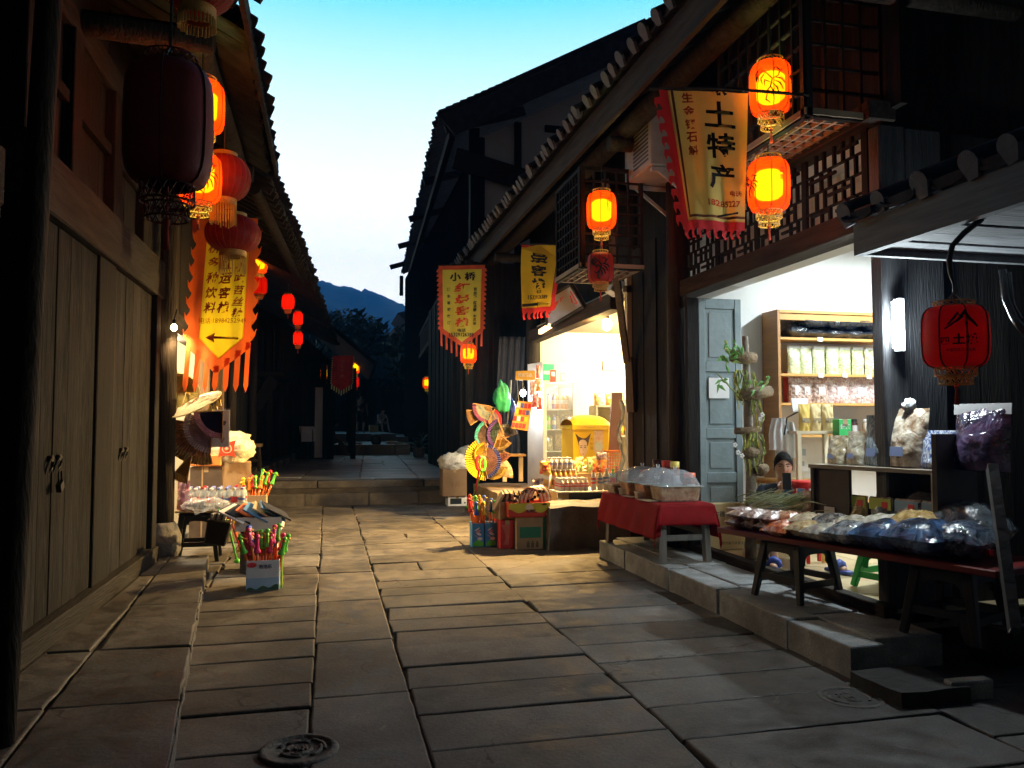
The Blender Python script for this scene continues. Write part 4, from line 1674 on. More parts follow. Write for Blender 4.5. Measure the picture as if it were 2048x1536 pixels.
# pennant with red writing by the far post
yb = 13.2
c = Cloth(GY(877, 532, yb), GY(970, 530, yb - .1), GY(966, 664, yb - .1), GY(880, 664, yb), .018, 1.8, .3)
t = thing('shop_banner', 'pointed yellow pennant with red border and red characters by the far right eave', 'banner', GY(920, 530, yb), group='shop banners')
b = MB()
vb = lambda u: 1.0 + .22 * (1 - abs(2 * u - 1))
vbf = lambda u: .97 + .2 * (1 - abs(2 * (u - .08) / .85 - 1)) - .03
c.piece(b, 0, .09, 0, vb, 3, 16)
c.piece(b, .92, 1, 0, vb, 3, 16)
c.piece(b, .09, .92, 0, .07, 12, 2)
c.piece(b, .09, .92, vbf, vb, 12, 4)
for i in range(9):
    u = .03 + i * .1175
    w_ = .022
    c.poly(b, [(u - w_, vb(u) - .03), (u + w_, vb(u) - .03), (u + w_, vb(u) + .2), (u - w_, vb(u) + .2)])
for i in range(13):
    for sgn, ue in ((-1, 0), (1, 1)):
        v = .04 + i * .072
        c.poly(b, [(ue, v), (ue + sgn * .035, v + .02), (ue + sgn * .05, v + .05), (ue + sgn * .015, v + .06), (ue, v + .065)])
b.build('cloth_border', translucent(mat('coral_cloth', (.75, .12, .05), .85), .45), t, world=True)
b = MB()
c.piece(b, .08, .93, .06, lambda u: .97 + .2 * (1 - abs(2 * (u - .08) / .85 - 1)) - .02, 14, 14, o=.004)
b.build('cloth_field', translucent(mat('lemon_cloth', (.88, .76, .10), .85, .08, 5), .45), t, world=True)
b = MB()
c.text(b, '小', .36, .17, .13, .04, o=.01, sx=1.2)
c.text(b, '桥', .68, .17, .13, .04, o=.01, sx=1.2)
c.text(b, '红景客栈', .51, .33, .135, .035, 1, vertical=True, step=1.3, o=.01, sx=1.5, slant=.25)
c.text(b, '酒水香烟散酒', .21, .36, .05, .03, vertical=True, step=2.0, o=.01)
c.text(b, '苕丝糖', .80, .36, .05, .03, vertical=True, step=1.1, o=.01)
c.text(b, '红汤圆', .80, .56, .05, .03, vertical=True, step=1.1, o=.01)
c.text(b, '木瓜冰', .80, .76, .05, .03, vertical=True, step=1.1, o=.01)
c.text(b, '电话', .5, .975, .05, .02, o=.01, sx=1.3)
c.text(b, '15329126389', .5, 1.04, .06, .02, o=.01, sx=.9)
b.build('lettering', [M_ink, M_redink], t, world=True)
b = MB()
b.tube([c.at(-.02, -.01), c.at(1.1, -.01)], .012, 6)
b.build('rod', M_log, t, world=True)

# far red banner
yb = 21.5
c = Cloth(GY(666, 712, yb), GY(707, 711, yb), GY(704, 768, yb), GY(663, 768, yb), .02, 1.2)
t = thing('shop_banner', 'dark red pointed banner with pale fringe in the shade far down the left side', 'banner', GY(687, 712, yb), group='shop banners')
b = MB()
vb = lambda u: 1.0 + .24 * (1 - abs(2 * u - 1))
c.piece(b, 0, 1, 0, vb, 10, 10)
b.build('cloth_field', translucent(mat('dark_red_cloth', (.62, .04, .04), .85), .4), t, world=True)
b = MB()
for i in range(9):
    u = .02 + i * .12
    c.poly(b, [(u - .03, vb(u) - .04), (u + .03, vb(u) - .04), (u + .03, vb(u) + .17), (u - .03, vb(u) + .17)], o=-.004)
for i in range(12):
    for sgn, ue in ((-1, 0), (1, 1)):
        v = .05 + i * .08
        c.poly(b, [(ue, v), (ue + sgn * .08, v + .04), (ue, v + .06)], o=-.004)
b.build('fringe', mat('pale_fringe', (.62, .60, .30), .85), t, world=True)
b = MB()
c.text(b, '古镇客栈', .5, .2, .14, .02, vertical=True, step=1.25, o=.012)
b.build('lettering', mat('pale_red_print', (.6, .16, .12), .8), t, world=True)

# signboard over the snack shop
sg = MB()
q = [GX(1097, 655, 3.28), GX(1168, 612, 3.28), GX(1142, 568, 3.02), GX(1088, 600, 3.02)]
ctr = (q[0] + q[1] + q[2] + q[3]) / 4
t = thing('signboard', 'tilted grey signboard with red characters above the snack shop opening', 'sign', ctr)
ex = (q[1] - q[0]).normalized()
ey = (q[2] - q[1]).normalized()
n = ex.cross(ey).normalized()
if n.dot(V((0, 0, CAM_H)) - ctr) < 0:
    n = -n
sg.add(q + [p - n * .04 for p in q], [(0, 1, 2, 3), (7, 6, 5, 4), (0, 4, 5, 1), (1, 5, 6, 2), (2, 6, 7, 3), (3, 7, 4, 0)])
sg.build('board', mat('blue_grey_board', (.36, .38, .46), .5, .1, 3), t, world=True)
sg = MB()
for i, ch in enumerate('小桥红景'):
    p = q[1].lerp(q[0], .10 + i * .24).lerp(q[2].lerp(q[3], .10 + i * .24), .5)
    write(sg, ch, p + n * .005, ex, ey, w=.36, h=.26, bold=.04)
sg.build('lettering', M_redink, t, world=True)
sg = MB()
for a, b_ in ((0, 1), (1, 2), (2, 3), (3, 0)):
    sg.bar(q[a], q[b_], .035, .05, up=n)
sg.build('frame', M_darkh, t, world=True)

# ================================================================== shop lamps
WARM, COOL = (1, .60, .20), (.82, .95, 1.0)
# snack shop: bare bulb under the lintel
def bulb_lamp(label, loc, power, col, size=.06, name='light_bulb', r=.035, ems=30, aim=None):
    t = thing(name, label, 'lamp', loc)
    b = MB()
    b.blob((0, 0, 0), (r * 2, r * 2, r * 2.5), 8)
    b.build('bulb', mat('bulb_' + label[:8], col, .4, emit=ems, emc=col), t)
    b = MB()
    b.cyl((0, 0, r * 1.1), (0, 0, r * 2.4), r * .55, n=10)
    b.tube([(0, 0, r * 2.4), (.02, .02, r * 6)], .006, 5)
    b.build('socket', M_black, t)
    if aim:
        d = (V(aim) - V(loc)).normalized()
        o = lamp('lamp_light', d * r * 1.9, power, col, size, t, kind='SPOT', rot=d.to_track_quat('-Z', 'Y').to_euler())
        o.data.spot_size, o.data.spot_blend = R(118), .9
    else:
        lamp('lamp_light', (0, 0, -r * 1.9), power, col, size, t)
    return t


bulb_lamp('glaring warm bulb under the snack shop lintel', (3.62, 10.05, 2.74), 3000, WARM, .07, r=.07, aim=(.35, 10.1, 0))
bulb_lamp('small warm bulb beside the round post of the left goods shop', GX(348, 655, -1.48), 60, (1, .66, .32), .04, r=.03, aim=(-1.05, 9.15, .5))
lamp('inside_light_left_shop', (-1.9, 10.0, 2.3), 200, (1, .8, .5), .12)
o_ = lamp('added_fill_left_stall', (-1.78, 9.0, 2.2), 260, (1, .8, .5), .08, kind='SPOT', rot=V((.55, .15, -1.5)).to_track_quat('-Z', 'Y').to_euler())  # added spot without a fixture, brightens the goods of the left stall
o_.data.spot_size, o_.data.spot_blend = R(95), .8
lamp('bulb_spill', (3.5, 10.05, 2.68), 40, WARM, .08)
lamp('inside_light_snack_shop', (5.5, 11.4, 2.85), 1000, (1, .80, .48), .2)
# white tube on the pier
t = thing('tube_light', 'glaring white tube light mounted on the dark pier of the dry-goods shop', 'lamp', GY(1796, 650, 4.46))
b = MB()
b.bx(-.01, .025, -.03, .03, -.17, .17)
b.bar((.0, .03, 0), (.0, .06, 0), .04, .04)
b.build('fixture', M_white, t)
b = MB()
b.tube([(-.025, 0, -.15), (-.025, 0, .15)], .016, 8)
b.build('tube', mat('white_tube', (.9, .96, 1), .4, emit=40, emc=(.85, .96, 1)), t)
lamp('tube_glow', (-.06, -.07, 0), 58, COOL, .05, t)
# white ceiling tube inside the dry-goods shop
t = thing('tube_light', 'white ceiling tube light inside the dry-goods shop', 'lamp', (5.5, 6.1, 3.36))
b = MB()
b.bx(-.04, .04, -.6, .6, 0, .05)
b.build('fixture', M_white, t)
b = MB()
b.tube([(0, -.58, -.03), (0, .58, -.03)], .018, 8)
b.build('tube', mat('ceiling_tube', (.9, .97, 1), .4, emit=12, emc=(.9, .97, 1)), t)
lamp('tube_glow', (0, 0, -.07), 160, COOL, par=t, kind='AREA', sx=(.06, 1.15), rot=(0, 0, 0))
# small white work light over the toy stand
bulb_lamp('small white spotlight clipped over the toy stand left of the fridge', GX(1046, 786, 2.95), 40, (.92, .95, 1), .03, r=.045, ems=40)

# ================================================================== goods: shared makers
def group_copy(proto, first, loc, rz=None, label=None):
    if not first:
        proto.location = loc
        if rz is not None:
            proto.rotation_euler = rz if isinstance(rz, tuple) else (0, 0, rz)
        if label:
            proto['label'] = label
        return proto
    return dup(proto, loc, rz, label)


def plastic_stool(label, loc, w, h, rz, m, name='plastic_stool', group=None):
    t = thing(name, label, 'stool', loc, rz, group)
    k = w / 2
    b = MB()
    b.bx(-k, k, -k, k, h - .03, h)
    b.build('seat', m, t, bev=.012)
    b = MB()
    for sx_, sy_, dx, dy in ((0, -1, 1, 0), (0, 1, 1, 0), (-1, 0, 0, 1), (1, 0, 0, 1)):
        o = V((sx_ * (k - .014), sy_ * (k - .014), 0))
        e = V((dx, dy, 0))
        n_ = V((sx_, sy_, 0))
        pts = [(-k + .02, h - .03), (k - .02, h - .03), (k - .01, h - .16)] + [((k - .07) * math.cos(a) ** .5 if math.cos(a) > 0 else -((k - .07) * (-math.cos(a)) ** .5), h - .16 + .075 * math.sin(a) ** .6) for a in [math.pi * i / 10 for i in range(11)]] + [(-k + .01, h - .16)]
        b.prism(pts, o - n_ * .004, e, (0, 0, 1), n_ * .008)
    b.build('apron', m, t)
    for sx_ in (-1, 1):
        for sy_ in (-1, 1):
            b = MB()
            b.bar((sx_ * (k - .035), sy_ * (k - .035), h - .03), (sx_ * (k + .025), sy_ * (k + .025), 0), .06, .06, w2=.042, h2=.042, up=(0, 1, 0))
            b.build('leg', m, t, bev=.006)
    b = MB()
    for s_ in (-1, 1):
        b.bar((-(k + .005), s_ * (k + .005), h * .36), (k + .005, s_ * (k + .005), h * .36), .02, .045)
        b.bar((s_ * (k + .005), -(k + .005), h * .30), (s_ * (k + .005), k + .005, h * .30), .02, .045)
    b.build('stretcher', m, t)
    return t


M_pet = clear('clear_bottle_plastic', (.93, .96, .97), .55, .08, (.75, .8, .82))
M_film = clear('clear_wrap_film', (.97, .98, 1), .72, .12)


def bottle(name, label, group, hgt, r, cap, body, lab, cat='bottle', lab2=None):
    t = thing(name, label, cat, (0, 0, 0), 0, group)
    b = MB()
    b.lathe([(0, .0), (r * .9, 0), (r, hgt * .03), (r, hgt * .25), (r * .94, hgt * .28), (r, hgt * .31), (r, hgt * .62), (r * .8, hgt * .74), (r * .42, hgt * .86), (r * .38, hgt * .9), (0, hgt * .9)], n=12)
    b.build('body', body, t)
    b = MB()
    b.lathe([(0, hgt), (r * .44, hgt), (r * .46, hgt * .99), (r * .46, hgt * .9), (0, hgt * .9)], n=10)
    b.build('cap', cap, t)
    b = MB()
    b.lathe([(r * 1.015, hgt * .33), (r * 1.015, hgt * .6)], n=12)
    if lab2:
        b.lathe([(r * 1.025, hgt * .42), (r * 1.025, hgt * .52)], n=12, m=1)
    b.build('label', [lab, lab2 or lab], t)
    return t


def block_of(proto, spots, rz=0):
    for i, p in enumerate(spots):
        group_copy(proto, i, p, rz + random.uniform(0, 3))


def carton(label, loc, w, d, h, rz=0, m=None, name='carton', group=None, front=None, open_top=False, right=None, cat='box'):
    """box seen from the street: front is its -y face"""
    t = thing(name, label, cat, loc, rz, group)
    m = m or M_card
    b = MB()
    if open_top:
        th = .008
        b.bx(-w / 2, w / 2, -d / 2, d / 2, 0, th)
        b.bx(-w / 2, w / 2, -d / 2, -d / 2 + th, th, h)
        b.bx(-w / 2, w / 2, d / 2 - th, d / 2, th, h)
        b.bx(-w / 2, -w / 2 + th, -d / 2 + th, d / 2 - th, th, h)
        b.bx(w / 2 - th, w / 2, -d / 2 + th, d / 2 - th, th, h)
    else:
        b.bx(-w / 2, w / 2, -d / 2, d / 2, 0, h)
    b.build('carton_body', m, t, bev=.003)
    if not open_top:
        b = MB()
        b.bx(-.025, .025, -d / 2 - .001, d / 2 + .001, h - .06, h + .0015)
        b.bx(-w / 2, w / 2, -.0015, .0015, h, h + .002)
        b.build('tape', mat('packing_tape', (.42, .30, .16), .3), t)
    if front:
        b = MB()
        ms = front(b, w, h, d)
        b.build('print', ms, t)
    return t


def pouch_mesh(w, h, d, seed=0, top=.12, jag=.012):
    """standing bag: fat at the base, flat sealed top"""
    b = MB()

    def side(sg):
        def fn(u, v):
            x = (u - .5) * w * (1 - .06 * math.sin(math.pi * v))
            k = (math.sin(math.pi * min(1, max(0, u))) ** .55) * (1 - max(0, (v - .25) / .75) ** 1.6) * (.75 + .25 * min(1, v * 5))
            n_ = noise.noise(V((u * 4 + seed, v * 5, sg))) * jag + noise.noise(V((u * 11 + seed, v * 13, sg))) * jag * .5
            return V((x + n_ * .4, sg * (d / 2 * k + n_ * (k > .02)), v * h))
        return fn
    b.sheet(side(-1), 14, 16)
    b.sheet(side(1), 14, 16)
    return b


def pillow_mesh(w, l, t, seed=0, jag=.014, n=16):
    b = MB()

    def side(sg):
        def fn(u, v):
            k = (math.sin(math.pi * u) * math.sin(math.pi * v)) ** .45 if 0 < u < 1 and 0 < v < 1 else 0
            n_ = (noise.noise(V((u * 4 + seed, v * 4, sg))) + .6 * noise.noise(V((u * 10 + seed, v * 10, sg)))) * jag
            return V(((u - .5) * w + n_ * .5, (v - .5) * l + n_ * .5, t / 2 + sg * (t / 2 * k) + n_ * (1 if k > .05 else .2)))
        return fn
    b.sheet(side(-1), n, n)
    b.sheet(side(1), n, n)
    return b


def contents(name, a, b_, scale=40, coat=1.0, rough=.35, bump=.6):
    return mat(name, a, rough, 0, scale, max(bump, .8), col2=b_, coat=coat, bscale=11, contrast=(.38, .62))


def bag(label, loc, w, h, d, m, rz=0, name='food_bag', kind='stand', tilt=0, group=None, seed=None, printed=None, cat='bag'):
    seed = random.uniform(0, 90) if seed is None else seed
    mb = pouch_mesh(w, h, d, seed) if kind == 'stand' else pillow_mesh(w, h, d, seed)
    if tilt:
        mb.xf(Matrix.Rotation(tilt, 4, 'X'))
    if printed is None:
        o = mb.build(name, m, None, loc, rz, weld=True)
        return tag(o, label, cat, group)
    t = thing(name, label, cat, loc, rz, group)
    mb.build('pouch', m, t, weld=True)
    b = MB()
    ms = printed(b, w, h, d)
    if tilt:
        b.xf(Matrix.Rotation(tilt, 4, 'X'))
    b.build('label', ms, t)
    return t


def sticker(b, x, z, w, h, y, m=0):
    b.bx(x - w / 2, x + w / 2, y - .002, y, z - h / 2, z + h / 2, m)


def fan(label, px, py, plane_y, rpx, a0, a1, cols, fan_name='folding_fan', tilt=0, group=None, inner=.34, pleats=22, off=0):
    """open folding fan; a0..a1 degrees in the picture plane (0 right, 90 up), pivot at the pixel"""
    p = GY(px, py, plane_y)
    r = S(rpx, plane_y, p.x)
    t = thing(fan_name, label, 'fan', p, 0, group)
    ra, rb = R(a0), R(a1)

    def leaf(r0, r1):
        def fn(u, v):
            a = ra + (rb - ra) * u
            q = r0 + (r1 - r0) * v
            z = .010 * (1 if int(round(u * pleats * 2)) % 2 else -1) * (.4 + v)
            return V((q * math.cos(a), z + tilt * q + off, q * math.sin(a)))
        return fn
    b = MB()
    b.sheet(leaf(r * inner, r * .80), pleats * 2, 2, 0, False)
    b.sheet(leaf(r * .80, r), pleats * 2, 2, 1, False)
    b.build('leaf', [cols[0], cols[1]], t)
    b = MB()
    for i in range(0, pleats + 1, 2):
        a = ra + (rb - ra) * i / pleats
        b.bar((0, .004 + off, 0), (r * inner * math.cos(a), .004 + off + tilt * r * inner, r * inner * math.sin(a)), .006, .003, up=(0, 1, 0))
    for a in (ra, rb):
        b.bar((0, -.008 + off, 0), (r * math.cos(a), -.012 + off + tilt * r, r * math.sin(a)), .012, .006, up=(0, 1, 0))
    b.build('ribs', cols[2] if len(cols) > 2 else mat('fan_rib_wood', (.35, .2, .08), .6), t)
    return t


def toy_stick(label, group, col):
    t = thing('toy_whistle', label, 'toy', (0, 0, 0), 0, group)
    b = MB()
    b.tube([(0, 0, 0), (0, 0, .26)], .012, 8)
    b.build('tube', mat('orange_clear_tube', (.85, .16, .02), .2, coat=.6), t)
    b = MB()
    b.lathe([(0, .24), (.030, .24), (.028, .255), (.019, .275), (.015, .32), (.016, .36), (.0, .372)], n=10)
    b.blob((0, 0, .378), (.044, .044, .044), 8)
    b.build('head', col, t)
    b = MB()
    b.tube([(.014, -.01, .372), (.042, -.022, .362)], [.010, .003], 6)
    b.build('beak', mat('beak_yellow', (.85, .45, .03), .4), t)
    return t


def toy_bunch(base, w, d, n, seed, where, cols, lean=.28):
    rnd = random.Random(seed)
    protos = {}
    for i in range(n):
        cn, cm = cols[i % len(cols)]
        lb = f'{cn} headed toy on an orange tube standing in {where}'
        x, y = rnd.uniform(-w, w), rnd.uniform(-d, d)
        rot = (rnd.uniform(-lean, lean) * .6 - y * .5, x / w * lean + rnd.uniform(-.1, .1), rnd.uniform(-1.2, 1.2))
        loc = (base[0] + x, base[1] + y, base[2] + rnd.uniform(.0, .1))
        if cn not in protos:
            protos[cn] = toy_stick(lb, f'toys in {where}', cm)
            protos[cn].location, protos[cn].rotation_euler = loc, rot
        else:
            dup(protos[cn], loc, rot)


C_green, C_pink, C_blue, C_redt, C_yel = (plain('toy_green', (.12, .62, .06), .35), plain('toy_pink', (.85, .05, .22), .35), plain('toy_blue', (.03, .12, .7), .35),
                                   plain('toy_red', (.7, .03, .03), .35), plain('toy_yellow', (.85, .55, .03), .35))

# ================================================================== LEFT STALL
plastic_stool('black plastic stool carrying the bottled drinks beside the round post on the left', (-1.30, 8.93, .0), .36, .5, .05, M_black)
b = MB()
b.bx(-1.50, -.78, 8.72, 9.55, .505, .525)
tag(b.build('display_board', M_card, loc=(-1.14, 9.1, .505), world=True), 'brown board laid over the black stool under the bottled drinks', 'board')
lab_w = plain('white_print_label', (.78, .76, .76), .5)
lab_r = plain('red_print_label', (.7, .05, .05), .5)
lab_b = plain('blue_print_label', (.1, .2, .6), .5)
capr, capb, capw = plain('red_cap', (.65, .02, .02), .4), plain('blue_cap', (.25, .3, .8), .4), plain('white_cap', (.85, .85, .85), .4)
pr = [bottle('drink_bottle', 'clear drink bottle with red cap on the left stall board', 'drink bottles on the left stall', .235, .034, capr, M_pet, lab_w, lab2=lab_r),
      bottle('drink_bottle', 'clear drink bottle with lilac blue cap on the left stall board', 'drink bottles on the left stall', .225, .034, capb, M_pet, lab_w, lab2=lab_b),
      bottle('drink_bottle', 'clear drink bottle with white cap on the left stall board', 'drink bottles on the left stall', .22, .034, capw, M_pet, lab_r)]
rnd = random.Random(3)
spots = [[], [], []]
for i in range(8):
    for j in range(4):
        k = rnd.choice((0, 1, 2, 1, 2))
        spots[k].append((-1.40 + i * .077, 8.80 + j * .085, .526))
for p_, s_ in zip(pr, spots):
    block_of(p_, s_)
b = pillow_mesh(.46, .22, .12, 4, .05, 20)
tag(b.build('shrink_wrap', M_film, loc=(-1.2, 8.72, .53), weld=True), 'crumpled clear wrap pulled around the bottled drinks on the left stall', 'plastic wrap')
bag('pink packet squeezed between the round post and the bottles', (-1.43, 8.79, .53), .12, .3, .1, contents('pink_packet', (.75, .25, .35), (.85, .6, .65), 18), name='snack_packet')
# wrapped cotton and its carton
p = GY(452, 985, 10.3)
t = carton('brown carton carrying the cream plastic bundle on the left stall', (p.x, 10.35, 0), .56, .45, .95, .1, M_card)
b = MB()
def cotton(u, v):
    th, ph = 6.283 * u, math.pi * (v - .5)
    d = V((math.cos(ph) * math.cos(th), math.cos(ph) * math.sin(th), math.sin(ph)))
    k = 1 + .16 * noise.noise(d * 2.6) + .10 * noise.noise(d * 7) + .05 * noise.noise(d * 17)
    sq = max(abs(d.x), abs(d.y)) ** .35
    return V((d.x * .33 * k / sq * .9, d.y * .27 * k / sq * .9, .17 + d.z * .2 * k))
t = thing('plastic_bundle', 'crumpled cream plastic bundle with a red logo on a carton in the left stall', 'bundle', (p.x + .02, 10.3, .95))
b.sheet(cotton, 40, 24)
b.build('wrap', mat('cream_plastic', (.80, .72, .48), .35, .12, 6, .7, bscale=12, coat=.5), t)
b = MB()
o = V((.02, -.335, .17))
b.prism([(-.1, -.1), (-.03, -.08), (.03, -.08), (.1, -.1), (.08, -.03), (.08, .03), (.1, .1), (.03, .08), (-.03, .08), (-.1, .1), (-.08, .03), (-.08, -.03)], o, (1, 0, 0), (0, 0, 1), (0, -.004, 0), 0)
b.tube([o + V((.05 * math.cos(q), -.006, .05 * math.sin(q))) for q in [6.283 * i / 16 for i in range(17)]], .006, 5, 1)
b.lathe([(0, 0), (.022, 0), (.022, .004), (0, .004)], o + V((0, -.004, 0)), 12, 1, M=Matrix.Rotation(R(90), 3, 'X'))
b.build('logo', [M_redink, mat('cream_print', (.8, .6, .4), .7)], t)
b = MB()
b.box((GY(415, 935, 10.2).x, 10.2, .98), (.34, .3, .13), 0)
tag(b.build('tray', mat('orange_tray', (.75, .25, .05), .5), bev=.01), 'orange tray of white packets beside the cream bundle', 'tray')
carton('dark carton propping the orange tray behind the drink bottles', (GY(415, 935, 10.2).x, 10.25, 0), .36, .3, .9, 0, mat('dark_carton', (.1, .07, .05), .8))
# notebooks tray
pt = GZ(516, 1040, .42)
carton('tall dark wooden box standing under the notebook tray', (-.62, 8.15, 0), .34, .3, .40, .0, mat('dark_box_wood', (.06, .045, .035), .8, .3, 4, .3), name='wooden_box')
carton('shallow white cardboard tray full of notebooks at the stall corner', (-.62, 8.12, .402), .42, .42, .13, -.03, plain('white_card', (.66, .66, .66), .8), name='cardboard_tray', open_top=True, cat='tray')
nbm = [plain('notebook_black', (.02, .02, .025), .5), plain('notebook_blue', (.10, .28, .62), .5), plain('notebook_white', (.75, .78, .85), .5), plain('notebook_tan', (.55, .42, .25), .6), plain('notebook_orange', (.8, .2, .05), .5)]
for i, (dx, dz, a, mi, nm) in enumerate(((-.20, .0, .45, 2, 'pale blue white'), (-.15, -.005, .42, 0, 'black'), (-.08, .0, .5, 4, 'black and orange'), (-.02, .01, .5, 1, 'sky blue'), (.05, .015, .52, 3, 'tan'), (.11, .015, .55, 1, 'darker blue'), (.15, .02, .5, 0, 'thin black'))):
    b = MB()
    b.box((0, 0, 0), (.26, .32, .016))
    o = b.build('notebook', nbm[mi], None, (-.62 + dx, 8.06 + .02 * (i % 3), .555 + dz), bev=.003)
    o.rotation_euler = (.15, a, .1 * (i - 3))
    tag(o, f'{nm} notebook leaning in the white tray at the stall corner', 'notebook', 'notebooks in the tray')
# toys near the kerb, box without its printed characters
def duck_front(b, w, h, d):
    y = -d / 2 - .0015
    b.bx(-w / 2 + .002, w / 2 - .002, y, y + .001, 0.002, h * .42, 0)
    b.prism([(-w / 2 + .004, .004)] + [(-w / 2 + .004 + (w - .008) * i / 12, h * (.06 + .05 * math.sin(i * 1.3) + .10 * (i / 12))) for i in range(13)] + [(w / 2 - .004, .004)], (0, y - .001, 0), (1, 0, 0), (0, 0, 1), (0, .001, 0), 1)
    b.prism([(.04 * math.cos(q) - w * .33, .022 * math.sin(q) + h * .86) for q in [6.283 * i / 14 for i in range(14)]], (0, y - .001, 0), (1, 0, 0), (0, 0, 1), (0, .001, 0), 2)
    write(b, '泡泡乐', (.02, y - .001, h * .80), (1, 0, 0), (0, 0, 1), h=.036, bold=.03, m=3)
    return [plain('sky_blue_print', (.35, .52, .75), .6), plain('dark_green_print', (.05, .12, .07), .6), plain('red_logo', (.6, .04, .06), .6), plain('navy_print', (.06, .05, .14), .6)]


pb = GZ(524, 1182, 0)
carton('white and blue box of duck headed toys standing on the paving at the left', (pb.x, pb.y + .13, 0.005), .27, .26, .25, .03, plain('pale_box_print', (.62, .66, .74), .6), name='toy_box', open_top=True, front=duck_front)
toy_bunch((pb.x, pb.y + .13, .05), .105, .10, 26, 11, 'the white and blue box', [('green', C_green), ('pink', C_pink), ('blue', C_blue), ('pink', C_pink), ('red', C_redt), ('green', C_green)])
b = MB()
for i in range(4):
    b.box((pb.x + .155, pb.y + .06 + i * .03, .16), (.012, .02, .3), i % 2, rot=Matrix.Rotation(.12 * (i - 1), 3, 'X'))
tag(b.build('card_pack', [C_green, C_yel]), 'green and yellow cards slid beside the toy box', 'cards')
p = GY(508, 985, 10.2)
carton('far box of bright toys half hidden behind the notebook tray', (p.x, 10.2, 0), .3, .26, .56, 0, M_card, name='toy_box', open_top=True)
toy_bunch((p.x, 10.2, .38), .12, .09, 16, 5, 'the far box behind the tray', [('green', C_green), ('yellow', C_yel), ('red', C_redt), ('blue', C_blue), ('orange', plain('toy_orange', (.85, .3, .03), .35))])
# slingshots on sticks leaning together
for (x0, y0, x1, y1, m, nm) in ((450, 1022, 474, 1122, C_green, 'green'), (456, 1024, 486, 1112, C_redt, 'red'), (462, 1020, 480, 1100, C_yel, 'yellow')):
    a, c = GY(x0, y0, 8.5), GZ(x1, y1, .02)
    b = MB()
    b.tube([a, c], .011, 7)
    b.tube([a + V((-.06, 0, .02)), a + V((-.05, 0, -.04)), a + V((0, 0, -.06)), a + V((.05, 0, -.04)), a + V((.06, 0, .02))], .013, 7)
    b.blob(c, (.06, .06, .05), 8)
    tag(b.build('toy_rake', m), f'{nm} plastic long handled toy leaning beside the black stool', 'toy', 'long handled toys')
# black basket bag hung on the stool
p = GY(436, 1080, 8.45)
t = thing('basket', 'black basket of cards hanging beside the stool legs', 'basket', (p.x, 8.45, .22))
b = MB()
b.box((0, 0, .12), (.2, .18, .24), tap=1.15, rot=Matrix.Rotation(.2, 3, 'Y'))
b.build('body', M_black, t, bev=.01)
b = MB()
for i in range(9):
    b.box((-.07 + i * .018, .0, .27), (.006, .12, .07), i % 3, rot=Matrix.Rotation(.2, 3, 'Y'))
b.build('card', [nbm[0], nbm[2], nbm[3]], t)
# hats
def hat(label, px, py, pl, rpx, depth, M, m, brim=0):
    p = GY(px, py, pl)
    r = S(rpx, pl, p.x)
    t = thing('straw_hat', label, 'hat', p)
    b = MB()
    b.lathe([(0, depth), (r * .12, depth * .96), (r * .5, depth * .55), (r, 0), (r * 1.02, -.006), (r * .97, -.004), (r * .5, depth * .5), (.0, depth * .9)], n=40, M=M)
    b.build('crown', m, t)
    b = MB()
    b.tube([V((0, 0, 0)) + M @ V((r * 1.01 * math.cos(q), r * 1.01 * math.sin(q), 0)) for q in [6.283 * i / 40 for i in range(41)]], .007, 5)
    b.build('rim', mat('hat_rim', (.45, .42, .2), .8), t)
    return t


Mh = Matrix.Rotation(R(-68), 3, 'X') @ Matrix.Rotation(R(12), 3, 'Y')
hat('olive straw hat hung with its hollow side to the street above the stall', 362, 781, 8.75, 36, .12, Mh, mat('olive_straw', (.42, .38, .14), .85, .2, 30, .5))
Mh2 = Matrix.Rotation(R(20), 3, 'X') @ Matrix.Rotation(R(-24), 3, 'Y')
hat('pale woven hat with wide brim hanging over the folding fans', 392, 808, 8.6, 52, .05, Mh2, mat('pale_straw', (.74, .68, .52), .8, .2, 26, .5))
b = MB()
a = GY(352, 735, 8.7)
b.tube([GY(348, 690, 8.7), a, GY(356, 752, 8.7), GY(366, 748, 8.7), GY(370, 762, 8.7), GY(372, 785, 8.7)], .008, 6)
for q in ((362, 820), (398, 800), (418, 790)):
    b.tube([GY(372, 785, 8.68), GY(*q, 8.6)], .003, 4)
tag(b.build('hat_hanger', mat('yellow_hook', (.7, .5, .12), .5)), 'yellow hook and strings holding the hats', 'hook')
for i, (x, y) in enumerate(((420, 818), (430, 812), (438, 805))):
    b = MB()
    q = GY(x, y, 8.55)
    b.box(q, (.02, .05, .07), rot=Matrix.Rotation(.3, 3, 'Y'))
    b.box(q + V((.012, 0, .0)), (.012, .05, .07), rot=Matrix.Rotation(-.2, 3, 'Y'))
    tag(b.build('clothes_peg', mat('straw_peg', (.7, .55, .2), .7)), 'yellow peg clipped under the brim of the pale hat', 'peg', 'pegs on the pale hat')
